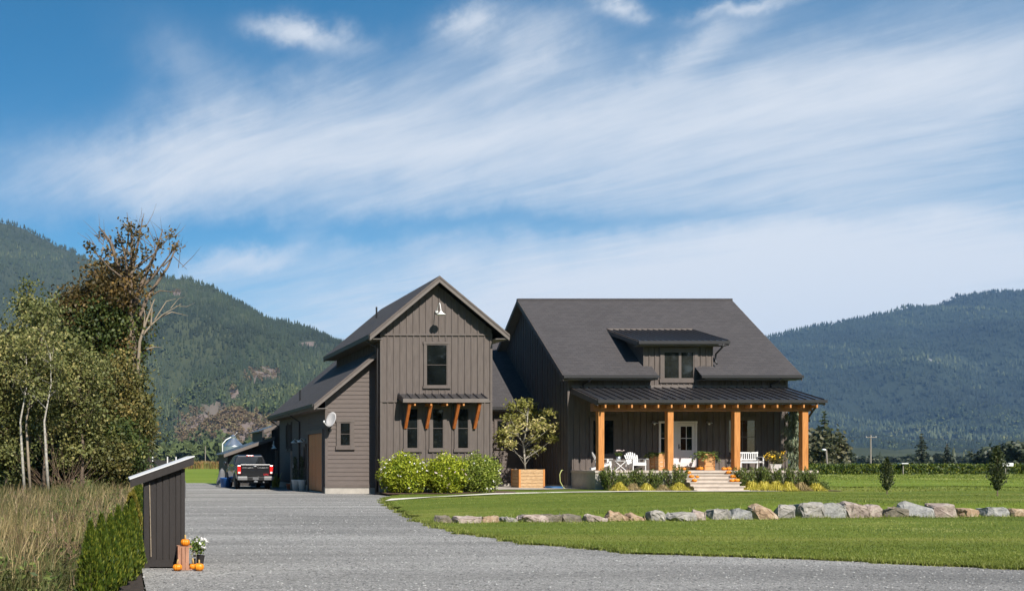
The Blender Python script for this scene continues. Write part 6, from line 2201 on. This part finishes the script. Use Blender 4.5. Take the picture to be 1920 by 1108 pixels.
wire('power_line', 'upper overhead wire running right from the utility pole', pa + Vector((0, 0, .2)), P(1990, 818, 230), .9)
wire('power_line', 'lower overhead wire running right from the utility pole', pa + Vector((0, 0, -.7)), P(1990, 842, 230), .9)
wire('power_line', 'overhead wire running left from the utility pole', pa, P(1380, 818, 150), .5)
wire('power_line', 'overhead wire above the brown corn field on the left', P(240, 815, 300), P(520, 822, 300), .3, .04)
t = thing('yard_light', 'pale leaning light pole with a white lamp beyond the porch', 'street lamp', (PX(1549, 112), 112, 0))
x = PX(1549, 112)
MB().tube([(x + .2, 112, 0), (x, 112, 2.8)], .09, 8).build('pole', poleWood, t)
MB().lathe([(.08, 0), (.22, -.08), (.22, -.16), (.1, -.25)], (x - .25, 112, 2.95), 10).build('lamp', enamel, t, True)
for px, w, h0, lab in ((1693, .36, 1.25, 'small flat white sign on a post in the hedge'), (1885, .62, 1.0, 'row of white boxes on a stand beyond the hedge')):
    x = PX(px, 108.0)
    t = thing('field_sign', lab, 'sign', (x, 108, 0))
    MB().box(x - .04, x + .04, 107.95, 108.03, 0, h0).build('post', poleWood, t)
    MB().box(x - w, x + w, 107.7, 108.3, h0, h0 + (.10 if w < .5 else .36)).build('board', white, t)

# ------------------------------------------------------------------ corn
n = 9000
X = -10 + 75 * RNG.random(n)
Yc = 205 + 14 * RNG.random(n) ** 2
V, F = blades(np.stack([X, Yc, np.full(n, -.05)], 1), 1.3 + .6 * RNG.random(n), .10, .5, 2)
tag(npmesh('corn_field', V, F, corn_m, None, rnd=np.repeat(np.clip(.4 + .4 * fbm(X / 6, Yc / 3) + RNG.normal(0, .15, n), 0, 1), 2)), 'brown ripe corn field behind the green grass strip', None, None, 'stuff')

# ------------------------------------------------------------------ outbuilding and grain bin
ob = thing('outbuilding', 'dark boarded outbuilding with stepped slant roofs behind the pickup', 'barn', (8.5, 62, 0))
BY = 61.2
bz = lambda x: 2.02 + (x - 6.88) * .345
owall = MB().prism([(7.0, BY, 0), (11.2, BY, 0), (11.2, BY, 4.1), (9.75, BY, 3.9), (9.75, BY, bz(9.75) - .1), (7.0, BY, bz(7.0) - .1)], (0, .15, 0)).build('wall', barnside, ob)
MB().box(7.0, 7.15, BY + .15, 66.3, 0, bz(7.0) - .1).build('side_wall', barnside, ob)
for i in range(14):
    x = 7.05 + i * .3
    zt = bz(x) - .12 if x < 9.7 else 3.8
    if x < 11.1:
        piece('batten', matmesh('box', barnside), barnside, owall, (x, BY - .012, 0.02), (.05, .024, zt))
r1 = MB().prism([(6.72, 60.6, bz(6.72)), (9.80, 60.6, bz(9.80)), (9.80, 60.6, bz(9.80) - .07), (6.72, 60.6, bz(6.72) - .07)], (0, 6.0, 0)).build('lower_roof', metalroof, ob)
MB().prism([(6.70, 60.56, bz(6.70)), (9.82, 60.56, bz(9.82)), (9.82, 60.56, bz(9.82) - .2), (6.70, 60.56, bz(6.70) - .2)], (0, .04, 0)).build('rake_board', fascia_m, r1)
r2 = MB().prism([(9.05, 61.6, 3.42), (11.6, 61.6, 4.3), (11.6, 61.6, 4.22), (9.05, 61.6, 3.34)], (0, 5.2, 0)).build('upper_roof', metalroof, ob)
MB().prism([(9.2, 60.9, 3.47), (11.6, 60.9, 4.3), (11.6, 60.9, 4.1), (9.2, 60.9, 3.27)], (0, .04, 0)).build('rake_board', fascia_m, r2)
MB().box(9.2, 9.35, 61.5, 66, 2.4, 3.42).build('clerestory_wall', barnside, ob)
MB().box(9.92, 10.06, 60.9, 61.05, 0, 2.2).build('corner_post', fascia_m, ob)

sl_ = thing('grain_bin', 'small galvanised grain bin with cone roof behind the outbuilding', 'silo', (PX(437, 118), 118, 0))
sx_, R_ = PX(437, 118), 1.15
prof = []
for i in range(24):
    z = i * 3.42 / 23
    prof.append((R_ + (.018 if i % 2 else 0), z))
MB().lathe(prof, (sx_, 118, 0), 40).build('barrel', galv, sl_, True)
MB().lathe([(R_ + .06, 3.40), (.32, 4.32), (.30, 4.34)], (sx_, 118, 0), 40).build('cone_roof', galv, sl_)
MB().lathe([(.36, 4.30), (.38, 4.42), (.05, 4.75)], (sx_, 118, 0), 16).build('cap', galv, sl_)
MB().tube([(sx_ - .3, 117.5, 4.4), (sx_ - .9, 117.3, 4.1), (sx_ - 1.35, 117.2, 3.6), (sx_ - 1.35, 117.2, 0)], .07, 8).build('fill_pipe', white, sl_)
MB().bar((sx_ + .1, 117.6, 4.6), (sx_ + .45, 117.6, 5.0), .03, .03).build('lid_lever', white, sl_)

# bins by the outbuilding
t = thing('storage_tub', 'blue plastic tub on the gravel left of the pickup', 'tub', (7.15, 57.3, 0))
tx = PX(424, 57.3)
MB().lathe([(.30, 0), (.36, .52), (.39, .54), (.39, .57), (.33, .57), (.30, .45)], (tx, 57.3, .0), 20).build('body', bluepl, t, True)
t = thing('tarp_heap', 'grey covered heap beside the blue tub', 'heap', (PX(416, 58.6), 58.6, 0))
hx = PX(416, 58.6)
MB().lathe([(.36, 0), (.33, .3), (.24, .6), (.15, .95), (.03, 1.1)], (hx, 58.6, 0), 9).build('cover', tarp, t)

# ------------------------------------------------------------------ gooseneck lamps, dish
def gooseneck(lab, x, y, z, p=.62, s=1.0, group='gooseneck barn lamps'):
    t = thing('barn_lamp', lab, 'wall lamp', (x, y, z), group)
    MB().lathe([(.07 * s, 0), (.07 * s, -.03), (.05 * s, -.05)], (x, y, z), 14, 'y').build('wall_plate', enamel, t, True)
    q = []
    for i in range(13):
        f = i / 12
        yy = y - .04 - (p - .04) * (f if f < .8 else .8 + (f - .8) * 1.0)
        zz = z + .34 * s * math.sin(min(1, f / .75) * math.pi * .62) - (max(0, f - .7) / .3) ** 1.4 * .34 * s
        q.append((x, yy, zz))
    q.append((x, y - p, q[-1][2] - .08 * s))
    MB().tube(q, .017 * s, 8).build('arm', enamel, t, True)
    ez = q[-1][2]
    MB().lathe([(.03, .05), (.06, .02), (.08, -.03), (.20 * s, -.10), (.205 * s, -.13), (.19 * s, -.12), (.05, -.05)], (x, y - p, ez), 24).build('shade', enamel, t, True)
    return t


gooseneck('white gooseneck lamp high under the peak of the front gable', PX(819, TY0) - .02, TY0 - .02, 8.36)
gooseneck('white gooseneck lamp on the outbuilding post behind the pickup', 9.75, 60.8, 2.5, .4, .8)
for x_, lab in ((PX(1224, MY0), 'small jelly jar wall lamp left of the front door'), (PX(1326, MY0), 'small jelly jar wall lamp right of the front door')):
    z_ = 3.48
    t = thing('porch_lamp', lab, 'wall lamp', (x_, MY0, z_), 'porch wall lamps')
    MB().lathe([(.06, 0), (.06, -.03), (.03, -.05)], (x_, MY0 - .026, z_), 12, 'y').build('wall_plate', galv, t, True)
    MB().tube([(x_, MY0 - .06, z_), (x_ - .03, MY0 - .16, z_ + .05), (x_ - .03, MY0 - .22, z_)], .013, 6).build('arm', galv, t, True)
    MB().lathe([(.03, .02), (.09, -.02), (.16, -.07), (.15, -.075), (.05, -.03)], (x_ - .03, MY0 - .22, z_), 18).build('shade', galv, t, True)
    MB().lathe([(.03, -.03), (.05, -.10), (.03, -.15)], (x_ - .03, MY0 - .22, z_), 12).build('bulb', enamel, t, True)
for y_, lab in ((51.2, 'white wall lamp nearer to the brown garage door'), (53.0, 'white wall lamp beyond the downpipe on the garage side')):
    t = thing('garage_lamp', lab, 'wall lamp', (GX0, y_, 2.45), 'garage wall lamps')
    MB().lathe([(.06, 0), (.06, -.03)], (GX0 - .034, y_, 2.6), 10, 'x').build('wall_plate', enamel, t)
    MB().tube([(GX0 - .06, y_, 2.6), (GX0 - .2, y_, 2.72), (GX0 - .26, y_, 2.62)], .014, 6).build('arm', enamel, t, True)
    MB().lathe([(.03, .03), (.14, -.07), (.15, -.10), (.13, -.09)], (GX0 - .26, y_, 2.6), 16).build('shade', enamel, t, True)
MB().box(GX0 - .12, GX0 - .034, 54.2, 54.45, 1.15, 1.4).build('outlet_cover', white, g_left)

dc = P(620, 786, 45.75)
t = thing('satellite_dish', 'pale satellite dish on the front corner of the garage wing', 'satellite dish', (GX0 + .12, GY0, 2.9))
nrm = Vector((-.85, -.62, .38)).normalized()
u_ = nrm.cross(Vector((0, 0, 1))).normalized()
v_ = u_.cross(nrm)
mb = MB()
vs = [tuple(dc - nrm * .06)]
fs = []
NR, NA = 4, 24
for r in range(1, NR + 1):
    for k in range(NA):
        a = 2 * math.pi * k / NA
        f = r / NR
        vs.append(tuple(dc + u_ * math.cos(a) * .29 * f + v_ * math.sin(a) * .37 * f - nrm * .06 * (1 - f * f)))
for k in range(NA):
    fs.append((0, 1 + k, 1 + (k + 1) % NA))
for r in range(NR - 1):
    for k in range(NA):
        fs.append((1 + r * NA + k, 1 + r * NA + (k + 1) % NA, 1 + (r + 1) * NA + (k + 1) % NA, 1 + (r + 1) * NA + k))
mb.add(vs, fs)
do = mb.build('reflector', dishgrey, t, True)
sm = do.modifiers.new('solid', 'SOLIDIFY'); sm.thickness = .015
back = dc - nrm * .10
MB().bar(tuple(back - v_ * .15), tuple(back + v_ * .12), .16, .05, tuple(nrm)).build('back_plate', enamel, t)
MB().tube([tuple(back), tuple(back + Vector((.02, .05, -.22))), (GX0 + .15, GY0 - .25, dc.z - .42), (GX0 + .2, GY0 - .03, dc.z - .48)], .028, 8).build('mast', black, t, True)
MB().lathe([(.09, 0), (.09, -.03)], (GX0 + .2, GY0 - .03, dc.z - .48), 12, 'y').build('foot', black, t)
lnb = dc + nrm * .36 - v_ * .26 + u_ * .02
MB().tube([tuple(dc - v_ * .33), tuple(dc - v_ * .36 + nrm * .18), tuple(lnb)], .014, 6).build('arm', enamel, t, True)
MB().lathe([(.035, -.05), (.04, .03), (.02, .06)], tuple(lnb), 10).build('receiver', enamel, t, True)

# pots by the garage door
for px, Y, h, lab in ((554, 51.2, .55, 'left white flower bucket with tall dark plant by the garage door'), (566, 50.9, .55, 'right white flower bucket with tall dark plant by the garage door')):
    x = PX(px, Y)
    t = thing('flower_bucket', lab, 'flower pot', (x, Y, 0), 'white buckets by the garage')
    MB().lathe([(.14, 0), (.20, .50), (.22, .52), (.22, .56), (.18, .56), (.17, .45)], (x, Y, 0), 20).build('pot', enamel, t, True)
    n = 700
    f = RNG.random(n)
    a = RNG.random(n) * 6.28
    C = np.stack([x + np.cos(a) * .20 * RNG.random(n) * (1.1 - f * .6), Y + np.sin(a) * .2 * RNG.random(n), .5 + f * 1.25], 1)
    leaves('foliage', C, .06, .010, lf_conifer, t, T=unit(np.stack([np.cos(a) * .5, np.sin(a) * .5, 1.2 + 0 * a], 1)))
x = PX(543, 52.6)
t = thing('terracotta_pot', 'small terracotta pot on the gravel left of the white buckets', 'flower pot', (x, 52.6, 0))
MB().lathe([(.12, 0), (.18, .26), (.20, .27), (.20, .33), (.17, .33), (.15, .22)], (x, 52.6, 0), 18).build('pot', terracotta, t, True)
MB().lathe([(.14, .22), (.01, .25)], (x, 52.6, 0), 12).build('soil', soil, t)
x = PX(549, 51.8)
t = thing('timber_stake', 'grey weathered timber post leaning beside the white buckets', 'post', (x, 52.2, 0))
MB().bar((x, 52.2, 0), (x + .02, 52.3, 2.05), .10, .10, (1, 0, 0)).build('post', poleWood, t)
t = thing('iris_clump', 'pale strappy plant beside the pickup tailgate corner', 'plant', (PX(516, 57.5), 57.5, 0))
n = 60
V, F = blades(np.stack([PX(516, 57.5) + RNG.normal(0, .12, n), 57.5 + RNG.normal(0, .12, n), np.zeros(n)], 1), .5 + .55 * RNG.random(n), .016, .5, 2)
npmesh('blades', V, F, lf_hakone, t, rnd=RNG.random(2 * n))

# ------------------------------------------------------------------ pickup truck
TRX, TRY = PX(478.5, 53.2), 53.2
tk = thing('pickup_truck', 'black pickup truck parked nose in beside the garage, tailgate toward the viewer', 'pickup truck', (TRX, TRY, 0))
X_ = lambda x: TRX + x
Y_ = lambda y: TRY + y


def tb_(x0, x1, y0, y1, z0, z1):
    return MB().box(X_(x0), X_(x1), Y_(y0), Y_(y1), z0, z1)


def loft(rings, cap=True):
    mb = MB()
    n = len(rings[0])
    vs = [p for r in rings for p in r]
    fs = []
    for i in range(len(rings) - 1):
        for k in range(n):
            fs.append((i * n + k, i * n + (k + 1) % n, (i + 1) * n + (k + 1) % n, (i + 1) * n + k))
    if cap:
        fs.append(tuple(range(n)))
        fs.append(tuple(range((len(rings) - 1) * n, len(rings) * n)))
    return mb.add(vs, fs)


def sect(y, hw, zb, zt, tumb=.05, cr=.08):
    # cross section at y: rounded body side
    zm = zb + (zt - zb) * .55
    r = [(-hw + .06, zb), (-hw + .01, zb + .08), (-hw, zm), (-hw + tumb * .6, zt - cr), (-hw + tumb + cr * .6, zt),
         (hw - tumb - cr * .6, zt), (hw - tumb * .6, zt - cr), (hw, zm), (hw - .01, zb + .08), (hw - .06, zb)]
    return [(X_(x), Y_(y), z) for x, z in r]


body = loft([sect(0.0, .97, .60, 1.31), sect(.06, .985, .56, 1.325), sect(.7, .985, .52, 1.33), sect(1.95, .99, .46, 1.34), sect(2.0, .985, .45, 1.32), sect(4.2, .985, .44, 1.30), sect(4.6, .98, .46, 1.22), sect(5.5, .95, .48, 1.13), sect(5.75, .88, .52, 1.0)])
body.build('body', carpaint, tk, True)
# cab
def cab(y, hw, z):
    return [(X_(-hw), Y_(y), z), (X_(hw), Y_(y), z)]


c0 = [(-.93, 2.02, 1.30), (.93, 2.02, 1.30), (.95, 4.35, 1.30), (-.95, 4.35, 1.30)]
c1 = [(-.83, 2.06, 1.58), (.83, 2.06, 1.58), (.84, 4.0, 1.58), (-.84, 4.0, 1.58)]
c2 = [(-.72, 2.11, 1.83), (.72, 2.11, 1.83), (.72, 3.55, 1.83), (-.72, 3.55, 1.83)]
c3 = [(-.62, 2.25, 1.88), (.62, 2.25, 1.88), (.62, 3.4, 1.88), (-.62, 3.4, 1.88)]
cm = loft([[(X_(a), Y_(b), z) for a, b, z in r] for r in (c0, c1, c2, c3)])
cm.build('cab', carpaint, tk, False, .05)
carglass = glass_mat('car_window_glass', (0.010, 0.011, 0.012), .03)
mb = MB()
mb.prism([(X_(-.76), Y_(2.03), 1.37), (X_(.76), Y_(2.03), 1.37), (X_(.69), Y_(2.093), 1.76), (X_(-.69), Y_(2.093), 1.76)], (0, -.022, .004))
mb.build('rear_window', carglass, tk)
for s in (-1, 1):
    MB().prism([(X_(s * .915), Y_(2.3), 1.36), (X_(s * .925), Y_(4.05), 1.36), (X_(s * .745), Y_(3.5), 1.78), (X_(s * .745), Y_(2.42), 1.78)], (s * .022, 0, .006)).build('side_window', carglass, tk)
    # mirror
    m = MB().lathe([(.02, -.09), (.085, -.08), (.105, 0), (.09, .08), (.02, .1)], (X_(s * 1.17), Y_(3.95), 1.40), 14, 'y')
    mo = m.build('mirror', carpaint, tk, True)
    MB().bar((X_(s * .95), Y_(3.98), 1.34), (X_(s * 1.1), Y_(3.97), 1.38), .05, .06).build('mirror_arm', black, mo)
tg = tb_(-.765, .765, -.035, .01, .71, 1.31).build('tailgate', carpaint, tk, False, .018)
tb_(-.80, .80, -.06, .03, 1.29, 1.345).build('lip', carpaint, tg, False, .015)
tb_(-.70, .70, -.042, -.036, .78, 1.17).build('panel', carpaint, tg, False, .004)
h_ = tb_(-.125, .125, -.06, -.037, 1.16, 1.265).build('handle', chrome, tg, True, .02)
tb_(-.08, .08, -.064, -.061, 1.185, 1.24).build('recess', black, tg)


def letters(txt, size, mat, parent, x, y, z, name):
    cu = bpy.data.curves.new(name, 'FONT')
    cu.body = txt
    cu.size = size
    cu.extrude = .006
    tmp = bpy.data.objects.new('tmp_text', cu)
    COL.objects.link(tmp)
    bpy.context.view_layer.update()
    me = bpy.data.meshes.new_from_object(tmp.evaluated_get(bpy.context.evaluated_depsgraph_get()))
    bpy.data.objects.remove(tmp, do_unlink=True)
    me.materials.clear()
    return piece(name, me, mat, parent, (x, y, z), rot=(math.pi / 2, 0, 0))


letters('GMC', .135, redpaint, tg, X_(.43), Y_(-.047), .76, 'red_lettering')
letters('SIERRA', .085, chrome, tg, X_(-.70), Y_(-.047), .755, 'chrome_lettering')
for s in (-1, 1):
    tl = MB().box(X_(min(s * .775, s * .965)), X_(max(s * .775, s * .965)), Y_(-.05), Y_(.14), .83, 1.29).build('tail_light', redlens, tk, False, .025)
    tb_(min(s * .80, s * .93), max(s * .80, s * .93), -.058, -.04, .86, .95).build('reverse_lens', enamel, tl)
bp_ = tb_(-.97, -.44, -.20, .05, .50, .70).box(X_(.44), X_(.97), Y_(-.20), Y_(.05), .50, .70).build('bumper', bumpergrey, tk, False, .03)
tb_(-.44, .44, -.17, .05, .49, .68).build('step_pad', black, bp_, False, .015)
pl = tb_(-.155, .155, -.185, -.171, .525, .655).build('licence_plate', tarp, bp_)
tb_(-.09, .09, -.28, -.06, .40, .47).build('hitch', galv, tk)
MB().lathe([(.0, .0), (.03, .02), (.03, .06), (.0, .08)], (X_(0), Y_(-.26), .47), 10).build('hitch_ball', chrome, tk, True)
br_ = tb_(-.20, .20, 2.07, 2.16, 1.79, 1.85).build('brake_light', redlens, tk, False, .012)
tb_(-.10, -.04, 2.063, 2.069, 1.80, 1.84).box(X_(.04), X_(.10), Y_(2.063), Y_(2.069), 1.80, 1.84).build('cargo_lens', enamel, br_)
tb_(-.75, .75, .15, 5.4, .34, .52).build('chassis', black, tk)
MB().tube([(X_(.45), Y_(-.1), .40), (X_(.45), Y_(1.5), .40)], .04, 8).build('exhaust', galv, tk)
for y in (1.15, 4.72):
    for s in (-1, 1):
        x = X_(s * .83)
        wl = MB().lathe([(.20, -.13), (.36, -.13), (.395, -.10), (.395, .10), (.36, .13), (.20, .13)], (x, Y_(y), .395), 28, 'x').build('wheel', rubber, tk, True)
        MB().lathe([(.05, s * .10), (.19, s * .08), (.215, s * .125), (.225, s * .125)], (x, Y_(y), .395), 20, 'x').build('rim', chrome, wl, True)
        # arch lip
        q = [(X_(s * .985), Y_(y) + math.cos(a) * .47, .42 + math.sin(a) * .47) for a in [math.pi * i / 12 for i in range(13)]]
        MB().tube(q, .028, 6).build('wheel_arch', black, tk, True)
        arc = [(X_(s * .955), Y_(y) + math.cos(a) * .46, max(.40, .42 + math.sin(a) * .46)) for a in [math.pi * i / 12 for i in range(13)]]
        MB().prism(arc, (s * .036, 0, 0)).build('wheel_well', black, tk)
for s in (-1,):
    for y in (2.35, 3.45):
        MB().box(X_(s * .995) - .02, X_(s * .995), Y_(y), Y_(y + .2), 1.10, 1.15).build('door_handle', chrome, tk)
    MB().bar((X_(s * .93), Y_(2.1), .40), (X_(s * .93), Y_(4.2), .40), .12, .06).build('running_board', chrome, tk)

# woodland across the road behind the viewer, seen in the windows
n = 16000
X = -60 + 150 * RNG.random(n)
top_ = 21 + 4 * np.sin(X / 7) + 2.5 * np.sin(X / 2.7 + 1)
V, F = leaf_arrays(np.stack([X, -48 - 10 * RNG.random(n), RNG.random(n) * top_], 1), 1.0, .7)
tag(npmesh('roadside_woodland', V, F, lf_green, None, rnd=RNG.random(n)), 'dark wood across the road mirrored in the windows', None, None, 'stuff')

# ------------------------------------------------------------------ haze
hm = bpy.data.materials.new('valley_haze')
hm.use_nodes = True
nt = hm.node_tree
nt.nodes.clear()
ov = nt.nodes.new('ShaderNodeOutputMaterial')
pv_ = nt.nodes.new('ShaderNodeVolumePrincipled')
pv_.inputs['Color'].default_value = (0.34, 0.60, 1.0, 1)
pv_.inputs['Density'].default_value = 0.000055
pv_.inputs['Anisotropy'].default_value = 0.0
nt.links.new(pv_.outputs[0], ov.inputs['Volume'])
hb = MB().box(-4000, 9500, -190, 7600, -12, 960).build('haze', hm)
hb['kind'] = 'stuff'
hb['label'] = 'thin bluish valley haze'
